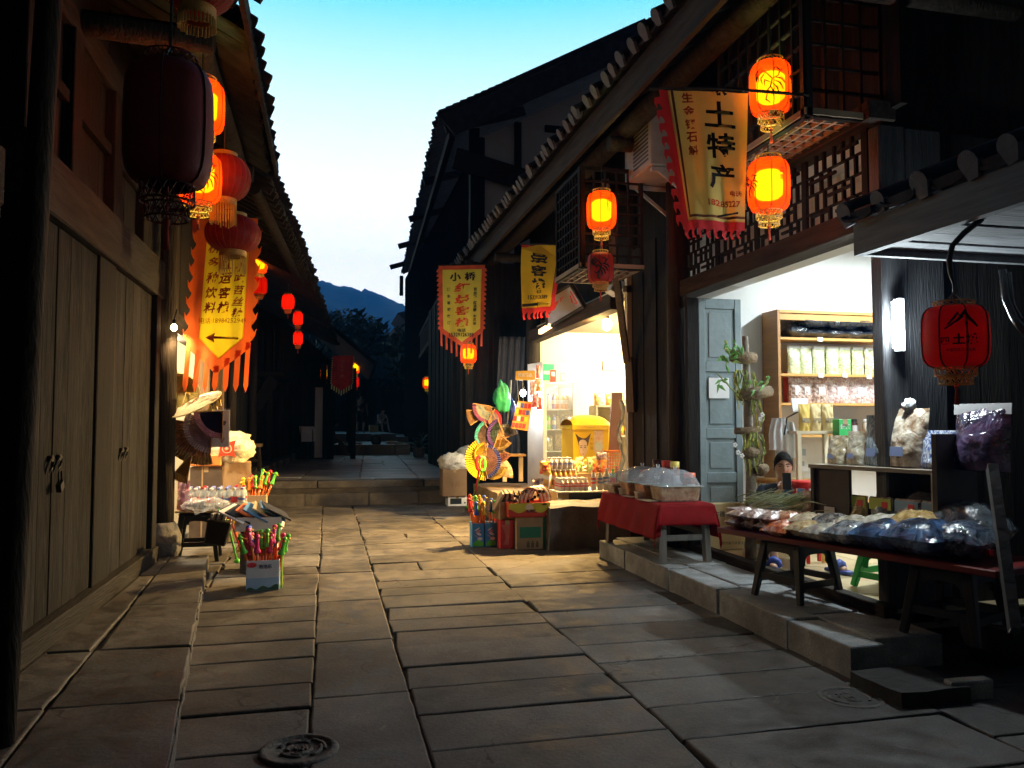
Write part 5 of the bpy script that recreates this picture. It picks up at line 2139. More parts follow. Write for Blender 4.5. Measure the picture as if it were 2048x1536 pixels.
# fans under the hats
fm = lambda n, c, **k: mat(n, c, .75, k.pop('var', .2), k.pop('scale', 14), **k)
gl = 'fans hanging at the left stall'
fan('lavender folding fan at the far left of the hanging fans', 392, 868, 8.72, 54, 150, 235, (fm('lavender', (.45, .34, .75)), fm('lavender_rim', (.38, .30, .68))), group=gl)
fan('large brown floral folding fan behind the mauve one', 408, 848, 8.64, 82, 172, 282, (fm('brown_floral', (.18, .06, .04), col2=(.5, .28, .14), scale=22), fm('olive_rim', (.16, .08, .05), col2=(.36, .30, .10), scale=22)), group=gl)
fan('mauve grey folding fan in the middle of the left fans', 424, 852, 8.58, 54, 150, 268, (fm('mauve', (.36, .26, .36)), fm('mauve_rim', (.5, .42, .5))), group=gl)
fan('navy folding fan with pink ribs at the front of the left stall', 446, 822, 8.5, 55, 182, 270, (fm('navy_fan', (.015, .01, .05), col2=(.03, .02, .09)), fm('pink_rib', (.68, .36, .50))), group=gl, inner=.1)
fan('half closed golden fan hanging point down behind the bottles', 384, 905, 8.56, 62, 232, 262, (fm('gold_fan', (.5, .25, .04)), fm('gold_rim', (.55, .3, .05))), group=gl, pleats=8, inner=.1)
# clear document bag
p = GY(432, 856, 8.6)
t = thing('clear_bag', 'clear plastic bag of picture cards hanging under the pale hat', 'bag', p)
b = MB()
w_, h_ = S(56, 8.6, -1), S(80, 8.6, -1)
b.sheet(lambda u, v: V(((u - .5) * w_, .01 * math.sin(u * 9) - .012, (.5 - v) * h_)), 12, 8)
b.build('film', M_film, t)
b = MB()
b.bx(-w_ * .46, w_ * .46, .0, .006, -h_ * .47, h_ * .45)
b.build('card', mat('pale_picture_card', (.62, .66, .68), .6, .5, 9, col2=(.75, .72, .66)), t)
b = MB()
for x, z, r_, mi in ((-.06, -.10, .03, 0), (-.02, .0, .02, 1), (.06, -.12, .022, 1), (.08, .05, .016, 0)):
    b.prism([(x + r_ * math.cos(q) * (1 + .3 * math.sin(3 * q)), z + r_ * 1.6 * math.sin(q)) for q in [6.283 * i / 14 for i in range(14)]], (0, -.003, 0), (1, 0, 0), (0, 0, 1), (0, .002, 0), mi)
b.build('picture', [M_ink, plain('brown_print', (.3, .1, .04), .7)], t)
# wooden stool far behind the stall
q = V((-1.42, 15.3, .56))
t = thing('wooden_stool', 'wooden plank stool by the dark wall past the left stall', 'stool', q)
b = MB()
b.bx(-.26, .26, -.18, .18, .44, .5)
b.build('seat', mat('stool_wood', (.28, .19, .10), .7, .2, 4, .2), t, bev=.006)
for x in (-.2, .2):
    for y in (-.13, .13):
        b = MB()
        b.bar((x, y, .44), (x * 1.15, y * 1.1, 0), .045, .045)
        b.build('leg', M_darkh, t)
b = MB()
b.bar((-.21, -.14, .2), (.21, -.14, .2), .03, .04)
b.build('stretcher', M_darkh, t)

# ================================================================== RIGHT: goods outside the snack shop
t = thing('stone_block', 'big rough dark stone block beside the red table', 'stone', (2.9, 9.05, 0))
b = MB()
b.sheet(lambda u, v: V((0, 0, 0)), 1, 1) if False else None
def rock(w, d, h, n=14, seed=1, j=.03):
    b = MB()
    def P(p):
        q = noise.noise_vector(V(p) * 2.3 + V((seed, 0, 0))) * j + noise.noise_vector(V(p) * 7 + V((0, seed, 0))) * j * .4
        return V(p) + q
    hw, hd = w / 2, d / 2
    b.sheet(lambda u, v: P((-hw + w * u, -hd, h * (1 - v))), n, n)
    b.sheet(lambda u, v: P((-hw, hd - d * u, h * (1 - v))), n, n)
    b.sheet(lambda u, v: P((hw, -hd + d * u, h * (1 - v))), n, n)
    b.sheet(lambda u, v: P((-hw + w * u, hd - d * v, h)), n, n)
    return b
rb = rock(.95, .8, .48)
for i in range(len(rb.s)):
    rb.s[i] = False
rb.build('block', M_block, t)
# ledge stone under the fan rack
rb = rock(.9, 1.9, .42, 12, 5, .015)
tag(rb.build('ledge', mat('brown_ledge_stone', (.30, .21, .12), .8, .3, 3, .5), loc=(2.85, 12.3, 0)), 'low brown stone ledge under the folding fan rack', 'ledge')
# drinks table
tp = GY(1162, 978, 9.7)
zt = tp.z
t = thing('drinks_table', 'white board on a dark block holding packs of white drink bottles', 'table', (tp.x, 9.75, .46))
b = MB()
b.bx(-.40, .42, -.36, .40, zt - .46 - .02, zt - .46)
b.build('table_top', M_white, t, bev=.004)
b = MB()
b.bx(-.22, .22, -.25, .25, 0, zt - .48)
b.build('block', M_black, t)
milk = mat('milk_bottle', (.80, .78, .74), .4, .06, 8)
pr = bottle('yoghurt_bottle', 'small white yoghurt bottle in the front pack on the drinks table', 'white yoghurt bottles', .155, .030, capw, milk, lab_r, lab2=lab_w)
block_of(pr, [(tp.x - .33 + i * .064, 9.46 + j * .064, zt) for i in range(6) for j in range(4)])
pr = bottle('juice_bottle', 'small amber juice bottle in the pack behind the yoghurt bottles', 'amber juice bottles', .19, .030, capw, mat('amber_juice', (.75, .42, .12), .3, .1, 8, coat=1), lab_w)
block_of(pr, [(tp.x - .38 + i * .066, 9.80 + j * .066, zt + .05) for i in range(6) for j in range(4)])
b = MB()
b.bx(tp.x - .42, tp.x + .02, 9.76, 10.06, zt, zt + .049)
tag(b.build('bottle_tray', M_card, loc=(tp.x, 9.76, zt), world=True), 'cardboard tray under the amber juice bottles', 'tray')
for i, (cap_, lb, nm) in enumerate(((lab_r, lab_r, 'tall white bottle with red print, first from the yoghurt pack'), (lab_r, lab_b, 'tall white bottle with purple print in the middle of the row'), (lab_b, lab_b, 'widest white bottle with a pale blue label'))):
    bt = bottle('drink_bottle', nm, 'tall bottles on the drinks table', .25 + .02 * (i == 2), .036 + .008 * (i == 2), cap_ if i < 2 else capw, milk, lb, lab2=lab_w)
    bt.location = (tp.x + .10 + i * .085, 9.5, zt)
bt = bottle('drink_bottle', 'green water bottle with a red label beside the blue box', 'tall bottles on the drinks table', .26, .035, C_green, mat('green_bottle', (.20, .55, .25), .2, coat=1), lab_r)
bt.location = (tp.x + .345, 9.47, zt)
carton('blue drink box at the right end of the drinks table', (tp.x + .40, 9.62, zt), .09, .12, .20, 0, plain('deep_blue_box', (.02, .06, .35), .5), name='drink_box')
pr = bottle('yoghurt_bottle', 'small white yoghurt bottle stacked on the amber juice bottles', 'upper white yoghurt bottles', .15, .030, capw, milk, lab_w, lab2=lab_b)
block_of(pr, [(tp.x - .36 + i * .066, 9.84 + j * .066, zt + .243) for i in range(5) for j in range(3)])
for i in range(9):
    c1, c2 = random.choice((((.7, .1, .03), (.85, .5, .1)), ((.75, .5, .1), (.85, .75, .5)), ((.1, .2, .5), (.8, .8, .85)), ((.2, .4, .1), (.8, .8, .5))))
    bag(('red', 'striped', 'glossy', 'crinkled', 'square', 'slim', 'fat', 'short', 'tilted')[i] + ' snack packet in the row behind the drinks on the counter', (3.20 + i * .065, 10.12 + .05 * (i % 3), GY(1190, 945, 10.2).z + .002), .1 + .02 * (i % 3), .17 + .04 * (i % 2), .07, contents(f'row_snack_{i}', c1, c2, 12 + i), rz=random.uniform(-.4, .4), name='snack_packet', group='snack packets in the counter row')
# cartons in front
def green_front(b, w, h, d):
    y = -d / 2 - .0015
    b.bx(-w * .40, w * .26, y, y + .001, h * .36, h * .70, 0)
    b.bx(w * .32, w / 2 - .002, y, y + .001, .004, h - .004, 0)
    for i in range(3):
        x = -w * .18 + i * w * .14
        b.bx(x, x + w * .09, y, y + .001, h * .06, h * .2, 1)
        b.bx(x + w * .02, x + w * .07, y, y + .001, h * .2, h * .26, 1)
    return [plain('green_print', (.02, .22, .13), .6), plain('brown_print2', (.16, .12, .06), .7)]


def tray_front(b, w, h, d):
    y = -d / 2 - .0015
    pts = [(-w / 2 + .003, h - .004)] + [(-w / 2 + .003 + (w - .006) * i / 16, h * (.42 + .14 * math.cos(i * .39 * 2))) for i in range(17)] + [(w / 2 - .003, h - .004)]
    b.prism(pts, (0, y, 0), (1, 0, 0), (0, 0, 1), (0, .001, 0), 0)
    b.prism([(.045 * math.cos(q), h * .68 + .04 * math.sin(q)) for q in [6.283 * i / 16 for i in range(16)]], (0, y - .001, 0), (1, 0, 0), (0, 0, 1), (0, .001, 0), 1)
    write(b, '如意饼', (.02, y - .002, h * .42), (1, 0, 0), (0, 0, 1), h=.042, bold=.04, m=2)
    b.bx(w * .40, w * .46, y - .001, y, h * .1, h * .26, 1)
    b.prism([(.03 * math.cos(q) + w * .36, .012 * math.sin(q) + h * .88) for q in [6.283 * i / 14 for i in range(14)]], (0, y - .001, 0), (1, 0, 0), (0, 0, 1), (0, .001, 0), 2)
    return [plain('lime_print', (.62, .62, .05), .5), plain('cream_print2', (.85, .7, .55), .5), plain('dark_print', (.06, .03, .02), .6)]


cp = GZ(1072, 1099, 0)
carton('brown carton with a green print under the red and yellow tray', (cp.x - .03, cp.y + .19, 0), .37, .34, .36, -.03, mat('khaki_cardboard', (.40, .30, .17), .85, .15, 4), front=green_front)
carton('red and yellow printed tray box full of sunglasses and trinkets', (cp.x - .07, cp.y + .17, .365), .48, .36, .16, -.05, plain('red_box_print', (.58, .05, .02), .5), name='tray_box', open_top=True, front=tray_front)
def red_front(b, w, h, d):
    y = -d / 2 - .0015
    b.prism([(-w * .3 + .03 * math.sin(i * .5), h * .15 + h * .7 * i / 8) for i in range(9)] + [(w * .2, h * .85), (w * .1, h * .15)], (0, y, 0), (1, 0, 0), (0, 0, 1), (0, .001, 0), 0)
    return [plain('pale_red_print', (.8, .35, .3), .6)]
carton('red carton standing between the green printed carton and the toy boxes', (cp.x - .30, cp.y + .27, 0), .16, .3, .32, -.03, plain('red_carton', (.55, .03, .025), .6), front=red_front)
def blue_front(b, w, h, d):
    y = -d / 2 - .0015
    b.prism([(-w * .42, .01), (w * .42, .01), (w * .42, h * .2), (0, h * .32), (-w * .42, h * .16)], (0, y, 0), (1, 0, 0), (0, 0, 1), (0, .001, 0), 0)
    for q in range(5):
        a = q * 1.3
        b.prism([(.03 * math.cos(t + a) + .02 * math.cos(a * 2), h * (.35 + q * .1) + .02 * math.sin(t)) for t in [6.283 * i / 8 for i in range(8)]], (0, y - .001, 0), (1, 0, 0), (0, 0, 1), (0, .001, 0), 1 + q % 2)
    return [C_green, plain('white_print', (.8, .8, .85), .6), plain('pink_print', (.7, .3, .4), .6)]


for i, (dx, nm) in enumerate(((-.60, 'left'), (-.45, 'right'))):
    carton(f'blue printed toy box, {nm} one of the pair beside the red carton', (cp.x + dx, cp.y + .42, 0), .14, .2, .27, -.03, plain('toy_blue_box', (.05, .28, .62), .5), name='toy_box', open_top=True, front=blue_front)
toy_bunch((cp.x - .53, cp.y + .42, .12), .12, .05, 14, 21, 'the pair of blue boxes', [('red', C_redt), ('blue', C_blue), ('yellow', C_yel), ('green', C_green), ('orange', MATS['toy_orange'])])
carton('small open brown carton of dark packets above the red carton', (cp.x - .30, cp.y + .27, .325), .20, .26, .20, .1, M_card, open_top=True)
for i in range(5):
    b = MB()
    b.box((0, 0, 0), (.03, .16, .22))
    o = b.build('dark_packet', nbm[0] if i % 2 else nbm[3], None, (cp.x - .38 + i * .04, cp.y + .25, .53), bev=.004)
    o.rotation_euler = (.2, .5 - i * .2, 0)
    tag(o, 'dark flat packet sticking out of the small open carton', 'packet', 'packets in the small carton')
# sunglasses, handbag shapes in the tray
for i in range(6):
    x, z = cp.x - .26 + i * .07, .54 + .05 * (i % 3)
    b = MB()
    for s_ in (-.028, .028):
        b.blob((s_, 0, 0), (.05, .012, .042), 8, 0)
    b.tube([(-.055, .0, .012), (.055, 0, .012)], .003, 5, 1)
    for s_ in (-.055, .055):
        b.tube([(s_, 0, .012), (s_, .12, .01)], .0025, 5, 1)
    o = b.build('sunglasses', [plain('dark_lens', (.015, .013, .02), .1, coat=1), M_black], None, (x, cp.y + .05 + .04 * (i % 2), z))
    o.rotation_euler = (random.uniform(-.5, .5), random.uniform(-.7, .7), random.uniform(-.5, .5))
    tag(o, 'dark sunglasses lying in the red and yellow tray', 'sunglasses', 'sunglasses in the tray')
p = V((cp.x + .03, cp.y + .17, .52))
t = thing('head_band_bundle', 'shiny brown rounded bundle rising out of the red and yellow tray', 'bundle', p)
b = MB()
for i in range(7):
    a = -.6 + i * .2
    b.tube([V((math.sin(a) * .03 + (i - 3) * .022, -.1 + .02 * i, 0)) + V((.0, .10 * math.cos(q) * .4, .17 * math.sin(q))) + V((.13 * math.cos(q), 0, 0)) for q in [math.pi * j / 12 for j in range(13)]], .012, 6, i % 2)
b.build('bands', [plain('copper_band', (.30, .14, .07), .25, coat=1), plain('white_band', (.7, .68, .62), .3, coat=1)], t)
b = MB()
for i in range(16):
    b.tube([(-.16 + random.uniform(-.05, .05), random.uniform(-.05, .1), 0), (-.16 + random.uniform(-.08, .08), random.uniform(-.06, .1), .06 + random.uniform(0, .1))], .008, 5, i % 2)
tag(b.build('hair_clips', [M_white, nbm[0]], None, (cp.x - .02, cp.y + .1, .5)), 'pile of white and black hair clips in the red and yellow tray', 'hair clips')
b = MB()
b.tube([GZ(1093, 1000, .5), GZ(1093, 1000, .5) + V((.05, 0, .3))], .007, 6)
tag(b.build('white_rod', M_white), 'thin white rod leaning on the drinks table corner', 'rod')
# toy gourds hanging below the fans, long handles resting on the paving
for (x0, y0, x1, y1, m, nm) in ((958, 940, 946, 1017, C_redt, 'red'), (965, 942, 938, 1014, C_green, 'green')):
    a, c = GY(x0, y0, 11.4), GZ(x1, y1, .02)
    b = MB()
    b.tube([a, c], .013, 7)
    b.tube([a + V((.06 * math.sin(q) * .6, 0, .10 + .1 * -math.cos(q))) for q in [6.283 * i / 14 for i in range(15)]], .022, 7)
    b.blob(c, (.12, .1, .07), 8)
    tag(b.build('toy_rake', m), f'{nm} long handled toy hanging below the folding fans', 'toy', 'long handled toys below the fans')
# white cotton carton with microwave box at the foot of the steps
p = GZ(912, 1005, .0)
yb = 13.9
p = GY(912, 1000, yb)
def micro(b, w, h, d):
    y = -d / 2 - .0015
    b.bx(-w * .38, w * .22, y, y + .001, h * .2, h * .8, 0)
    b.bx(w * .36, w * .44, y, y + .001, h * .25, h * .4, 0)
    return [plain('dark_window', (.03, .04, .045), .2)]
carton('white box with a dark window under the brown carton by the steps', (p.x + .0, yb, 0), .33, .3, .17, 0, M_white, name='appliance', front=micro, cat='appliance')
carton('brown carton holding white plastic bags at the right end of the steps', (p.x - .05, yb + .02, .172), .42, .4, .47, 0, mat('dull_cardboard', (.24, .155, .085), .85, .15, 4), front=lambda b, w, h, d: (write(b, '食品', (0, -d / 2 - .001, h * .45), (1, 0, 0), (0, 0, 1), h=.09, bold=.01) and None) or [mat('dim_print', (.16, .10, .05), .8)])
b = MB()
b.sheet(lambda u, v: V((lambda d: (d.x * .25 * (1 + .2 * noise.noise(d * 3) + .12 * noise.noise(d * 8)) / max(abs(d.x), abs(d.y)) ** .3, d.y * .22 / max(abs(d.x), abs(d.y)) ** .3 * (1 + .2 * noise.noise(d * 3)), .14 + .17 * d.z * (1 + .25 * noise.noise(d * 4) + .1 * noise.noise(d * 11))))(V((math.cos(math.pi * (v - .5)) * math.cos(6.283 * u), math.cos(math.pi * (v - .5)) * math.sin(6.283 * u), math.sin(math.pi * (v - .5)))))), 40, 24)
tag(b.build('plastic_bundle', mat('white_film_bundle', (.72, .72, .66), .35, .15, 7, .8, bscale=14, coat=.4), None, (p.x - .05, yb, .60)), 'crumpled white plastic bags bulging from the carton by the steps', 'plastic bags')
b = MB()
b.sheet(lambda u, v: V((lambda d: (d.x * .2 * (1 + .3 * noise.noise(d * 3)), d.y * .2, .1 + .14 * d.z * (1 + .3 * noise.noise(d * 4))))(V((math.cos(math.pi * (v - .5)) * math.cos(6.283 * u), math.cos(math.pi * (v - .5)) * math.sin(6.283 * u), math.sin(math.pi * (v - .5)))))), 24, 16)
tag(b.build('plastic_bundle', MATS['white_film_bundle'], None, (p.x + .28, yb + .3, .80)), 'smaller white plastic bag behind the carton by the steps', 'plastic bags')
# folding fans on a rack
gr = 'fans on the right rack'
Y0 = 11.7
def cm(n, c, c2=None, s_=24):
    return mat('fan_' + n, c, .75, .2, s_, col2=c2)
fans = [
    ('half open brown fan pointing left at the top of the rack', 985, 822, 62, 178, 214, ('tan', (.35, .2, .1), None, 'tan_r', (.4, .25, .13), None), .10),
    ('fan with plum rim and blue and cream picture', 982, 812, 44, 172, 290, ('bluecream', (.15, .3, .45), (.75, .65, .42), 'plum', (.26, .08, .2), None), .06),
    ('fan with crimson rim at the upper right of the rack', 978, 842, 34, -70, 62, ('greyc', (.3, .25, .3), None, 'crimson', (.5, .04, .07), None), .05),
    ('fan with teal rim and dark picture', 984, 872, 42, 118, 238, ('darkpic', (.05, .04, .05), (.3, .2, .15), 'teal', (.08, .42, .46), None), .03),
    ('fan with violet rim and black flower picture', 1006, 868, 40, 110, 252, ('blackf', (.02, .02, .03), (.10, .16, .12), 'violet', (.12, .05, .26), None), .0),
    ('cream yellow fan hanging down at the right of the rack', 996, 868, 40, 250, 325, ('creamf', (.75, .52, .18), None, 'creamr', (.78, .58, .24), None), -.01),
    ('black and white dotted fan behind the cream one', 1012, 876, 34, 20, 110, ('dots', (.02, .02, .02), (.7, .7, .7), 'dotr', (.03, .03, .03), (.6, .6, .6)), .06),
    ('dark red dotted fan under the cream fan', 1000, 900, 30, 200, 340, ('rdots', (.25, .02, .02), (.75, .5, .4), 'rdotr', (.3, .02, .02), (.6, .4, .3)), .03),
    ('large bright yellow fan at the lower left of the rack', 972, 918, 52, 118, 268, ('yel', (.75, .52, .02), (.80, .56, .03), 'yelr', (.80, .56, .02), None), .0),
    ('smaller yellow fan with gold picture over the large one', 972, 908, 30, 100, 250, ('ygold', (.72, .5, .04), (.5, .3, .03), 'ygr', (.78, .55, .04), None), -.03),
    ('fan with navy rim and maroon picture', 966, 922, 44, -75, 75, ('maroon', (.14, .04, .05), (.25, .15, .12), 'navyr', (.03, .04, .22), None), -.02),
    ('cream fan with a faint picture at the lower right', 990, 950, 46, -10, 95, ('cream2', (.78, .70, .48), (.6, .5, .35), 'cream2r', (.8, .70, .45), None), .04),
    ('pale yellow fan at the bottom of the rack', 988, 930, 36, 250, 350, ('pale', (.8, .62, .2), None, 'paler', (.8, .6, .15), None), .03)]
for lb, px, py, rr, a0, a1, cs, off in fans:
    fan(lb, px, py, Y0, rr * .82, a0, a1, (cm(cs[0], cs[1], cs[2]), cm(cs[3], cs[4], cs[5])), group=gr, off=off)
b = MB()
b.tube([GY(1003, 930, Y0 + .15), GY(1018, 812, Y0 + .15), GY(1022, 760, Y0 + .15)], .016, 7)
b.tube([GY(960, 812, Y0 + .12), GY(1018, 818, Y0 + .12)], .010, 6)
b.tube([GY(955, 868, Y0 + .12), GY(1012, 872, Y0 + .12)], .010, 6)
tag(b.build('fan_rack', mat('grey_pole', (.4, .4, .38), .5)), 'grey pole rack the folding fans are tied to', 'rack')
t = thing('small_table', 'small orange wood table leg and top behind the fans', 'table', GY(1012, 955, 12.2))
o_ = V(t.location)
b = MB()
b.bx(-.14, .30, -.1, .3, .33, .36)
b.build('table_top', mat('orange_wood', (.55, .30, .08), .5, .2, 4), t)
for x in (-.06, .2):
    b = MB()
    b.bx(x, x + .06, -.06, .0, -.06, .33)
    b.build('leg', mat('cream_wood', (.7, .6, .45), .6), t)
# card rack and hanging toys
pc = GY(1048, 800, 11.6)
t = thing('card_rack', 'hanging rack of playing cards with an orange header left of the fridge', 'rack', pc)
def q_(px, py):
    d = GY(px, py, 11.6) - pc
    return (d.x, d.z)
b = MB()
b.prism([q_(1032, 742), q_(1070, 741), q_(1070, 760), q_(1031, 760)], (0, 0, 0), (1, 0, 0), (0, 0, 1), (0, .012, 0))
b.build('header', mat('orange_header', (.8, .38, .03), .6, .25, 30, col2=(.85, .6, .1)), t)
b = MB()
write(b, '优乐精品', V((*q_(1050, 750), 0)).xzy + V((0, -.002, 0)), (1, 0, 0), (0, 0, 1), w=.22, h=.06, bold=.03)
b.build('lettering', M_white, t)
b = MB()
b.prism([q_(1036, 802), q_(1065, 804), q_(1056, 862), q_(1022, 856)], (0, .01, 0), (1, 0, 0), (0, 0, 1), (0, .012, 0))
b.build('board', mat('orange_board', (.75, .35, .05), .6), t)
b = MB()
cc = 0
for r_ in range(4):
    for k in range(4):
        cx = 1038 + k * 7.2 - r_ * 3.6
        cy_ = 810 + r_ * 13.2 + k * .8
        b.prism([q_(cx - 3, cy_ - 5), q_(cx + 3, cy_ - 4.4), q_(cx + 1.6, cy_ + 5), q_(cx - 4.2, cy_ + 4.4)], (0, .0, 0), (1, 0, 0), (0, 0, 1), (0, .008, 0), (r_ * 3 + k * 2 + r_ * k) % 5)
b.build('card', [M_white, C_redt, plain('card_blue', (.05, .08, .4), .5), C_yel, plain('card_maroon', (.35, .04, .05), .5)], t)
b = MB()
for k in range(4):
    b.tube([V((q_(1034 + k * 11, 760)[0], .0, q_(1034 + k * 11, 760)[1])), V((q_(1038 + k * 9, 804)[0], .01, q_(1038 + k * 9, 804)[1]))], .003, 4)
b.build('string', M_white, t)
for i, (px, py, w_, h_, c1, c2) in enumerate(((1066, 776, .10, .22, (.75, .2, .2), (.85, .75, .75)), (1078, 770, .10, .20, (.80, .4, .05), (.85, .65, .4)), (1072, 800, .12, .22, (.65, .03, .04), (.85, .4, .4)), (1082, 806, .10, .2, (.6, .02, .02), (.7, .2, .1)), (1080, 742, .06, .2, (.7, .12, .03), (.8, .3, .1)))):
    p = GY(px, py, 11.8)
    bag(('pink and white', 'orange', 'red', 'dark red', 'slim red') [i] + ' bag of toys hanging left of the fridge', (p.x, 11.8 + .03 * i, p.z - h_ / 2), w_, h_, .06, contents(f'toy_bag_{i}', c1, c2, 22), name='toy_bag', group='hanging bags of toys')
# green and blue cloth bags on the pole
b = MB()
p = GY(1004, 795, 11.8)
b.blob((0, 0, 0), (.24, .2, .46), 16, 0, .35, 2.2, seed=3)
tag(b.build('cloth_bag', mat('green_cloth', (.03, .42, .18), .6, .3, 6, .5), None, p), 'bright green bunched cloth hanging beside the grey curtain', 'cloth')
b = MB()
p = GY(1024, 828, 11.9)
b.blob((0, 0, 0), (.14, .14, .4), 14, 0, .45, 2.6, seed=8)
tag(b.build('cloth_bag', mat('blue_cloth', (.02, .06, .5), .6, .3, 6, .5), None, p), 'bright blue bunched cloth behind the playing card rack', 'cloth')

# ================================================================== snack shop inside
# upright display fridge
fx, fy = 3.50, 12.0
f0 = GY(1116, 708, fy)
Hf = 2.12
t = thing('display_fridge', 'tall white glass-door display fridge at the left of the snack shop', 'fridge', (f0.x + .02, fy, .26), .18)
W2, D2 = .29, .56
b = MB()
b.bx(-W2, W2, .03, D2, 0, .32)
b.bx(-W2, W2, .0, D2, 1.80, Hf)
b.bx(-W2, -W2 + .05, .03, D2, .32, 1.80)
b.bx(W2 - .05, W2, .03, D2, .32, 1.80)
b.bx(-W2 + .05, W2 - .05, D2 - .04, D2, .32, 1.80)
b.build('cabinet', plain('fridge_white', (.78, .76, .68), .35), t)
b = MB()
for a in ((-W2, -W2 + .06, .32, 1.79), (W2 - .06, W2, .32, 1.79), (-W2 + .06, W2 - .06, .32, .38), (-W2 + .06, W2 - .06, 1.73, 1.79)):
    b.bx(a[0], a[1], -.02, .025, a[2], a[3])
b.build('door_frame', plain('fridge_frame', (.74, .72, .64), .35), t, bev=.004)
b = MB()
b.bx(-W2 + .06, W2 - .06, -.004, .0, .38, 1.73)
b.build('glass', clear('fridge_glass', (.95, .97, .96), .85, .03), t)
b = MB()
for z in (.40, .72, 1.06, 1.38):
    b.bx(-W2 + .06, W2 - .06, .05, D2 - .06, z, z + .012)
b.build('shelf', M_white, t)
b = MB()
b.bx(-W2 + .01, -W2 + .2, -.003, -.0005, 1.83, Hf - .03, 0)
b.bx(-W2 + .02, -W2 + .12, -.0045, -.003, 1.93, 1.98, 1)
b.bx(-W2 + .13, -W2 + .23, -.006, -.0045, 1.81, 2.0, 2)
b.bx(-W2 + .15, -W2 + .21, -.0075, -.006, 1.9, 1.97, 1)
b.bx(.02, .10, -.003, -.0005, 1.83, 1.96, 3)
b.bx(.035, .085, -.0045, -.003, 1.85, 1.94, 1)
b.build('sticker', [plain('green_sticker', (.02, .45, .25), .5), M_white, plain('red_sticker', (.55, .06, .04), .5), plain('blue_sticker', (.1, .3, .5), .5)], t)
b = MB()
for z in (.06, .12, .18):
    b.bx(-W2 + .03, W2 - .03, .026, .03, z, z + .012)
b.build('vent', plain('vent_grey', (.5, .48, .42), .6), t)
lamp('fridge_light', (0, .16, 1.68), 5, (.95, .98, 1), .03, t)
drc = [(C_green, 'green'), (plain('drink_blue', (.05, .15, .6), .3, coat=1), 'blue'), (mat('drink_white', (.78, .78, .76), .3, coat=1), 'white'), (plain('drink_orange', (.75, .25, .04), .3, coat=1), 'orange'), (plain('drink_purple', (.25, .12, .4), .3, coat=1), 'purple')]
fr = {}
M_f = Matrix.Translation(t.location) @ Matrix.Rotation(.18, 4, 'Z')
rnd = random.Random(9)
for z, seq in ((1.073, (4, 2, 4, 3, 3, 3)), (.733, (2, 0, 1, 2, 1, 2))):
    for i, k in enumerate(seq):
        nm = drc[k][1]
        lb = f'{nm} drink bottle standing on a shelf inside the display fridge'
        loc = M_f @ V((-W2 + .10 + i * .078, .13 + .03 * (i % 2), z + .0))
        if z > 1:
            loc.z += .32
        else:
            loc.z += .335
        if nm not in fr:
            fr[nm] = bottle('drink_bottle', lb, 'drink bottles in the fridge', .24, .034, capw if k != 2 else capb, drc[k][0], lab_w)
            fr[nm].location = loc
        else:
            dup(fr[nm], loc)
for i, (x, z, w_, h_, c1, c2, nm) in enumerate(((-.12, .735, .18, .24, (.10, .12, .10), (.4, .4, .3), 'dark green'), (.1, .735, .2, .26, (.25, .2, .25), (.7, .6, .5), 'mottled grey'), (-.1, .415, .2, .2, (.7, .5, .2), (.85, .75, .6), 'pale yellow'), (.06, .415, .17, .22, (.75, .6, .4), (.85, .8, .75), 'cream'), (.17, .415, .12, .18, (.6, .15, .04), (.8, .4, .1), 'orange'))):
    l_ = M_f @ V((x, .16, z))
    bag(f'{nm} food bag on a lower shelf inside the display fridge', l_, w_, h_, .12, contents(f'fridge_bag_{i}', c1, c2, 24), .18, group='food bags in the fridge')
# yellow ice cream freezer with a printed face
fz = GY(1185, 920, 10.9)
t = thing('freezer', 'bright yellow ice cream freezer printed with a face and horn shaped hair', 'freezer', (fz.x, 10.95, .26), .0)
hw = S(38, 10.9, fz.x)
zt_ = GY(1185, 852, 10.9).z - .26
b = MB()
b.bx(-hw, hw, 0, .6, 0, zt_)
b.build('cabinet', mat('freezer_yellow', (.85, .55, .01), .45, .04, 3), t, bev=.01)
b = MB()
b.sheet(lambda u, v: V((-hw - .01 + (2 * hw + .02) * u, -.02 + .64 * v, zt_ + .002 + .16 * (math.sin(math.pi * v) ** .5) * (.6 + .4 * math.sin(math.pi * u) ** .4))), 14, 12)
b.bx(-hw - .015, hw + .015, -.025, .63, zt_ - .05, zt_ + .01)
b.build('lid', mat('lid_yellow', (.90, .62, .02), .25, .04, 3, coat=.6), t)
b = MB()
y = -.003
cx, cz, k_ = -.02, zt_ - .42, S(1, 10.9, fz.x)
def pz(px, py):
    d = GY(px, py, 10.95) - V((fz.x, 10.95, .26))
    return (d.x, d.z)
EL = lambda cx_, cy_, a, c, n=18: [(cx_ + a * math.cos(6.283 * i / n), cy_ + c * math.sin(6.283 * i / n)) for i in range(n)]
def shp(pts, m, dy):
    b.prism([pz(*p_) for p_ in pts], (0, y - dy, 0), (1, 0, 0), (0, 0, 1), (0, .001, 0), m)
shp([(1150, 866), (1157, 873), (1163, 876), (1168, 877), (1173, 875), (1182, 866), (1178, 880), (1176, 890), (1174, 893), (1158, 893), (1156, 884)][::-1], 0, .001)
shp([(1158, 884), (1161, 880), (1166, 879), (1171, 881), (1174, 886), (1174, 900), (1171, 910), (1166, 915), (1161, 909), (1158, 898)][::-1], 1, .002)
for ex in (1162, 1170):
    shp(EL(ex, 895, 2.2, .9, 8), 0, .003)
    shp(EL(ex, 891.5, 3, .5, 8), 0, .003)
shp(EL(1166, 908, 2.2, .9, 8), 2, .003)
shp([(1165.4, 896), (1166.6, 896), (1167.4, 902.5), (1164.6, 902.5)], 3, .003)
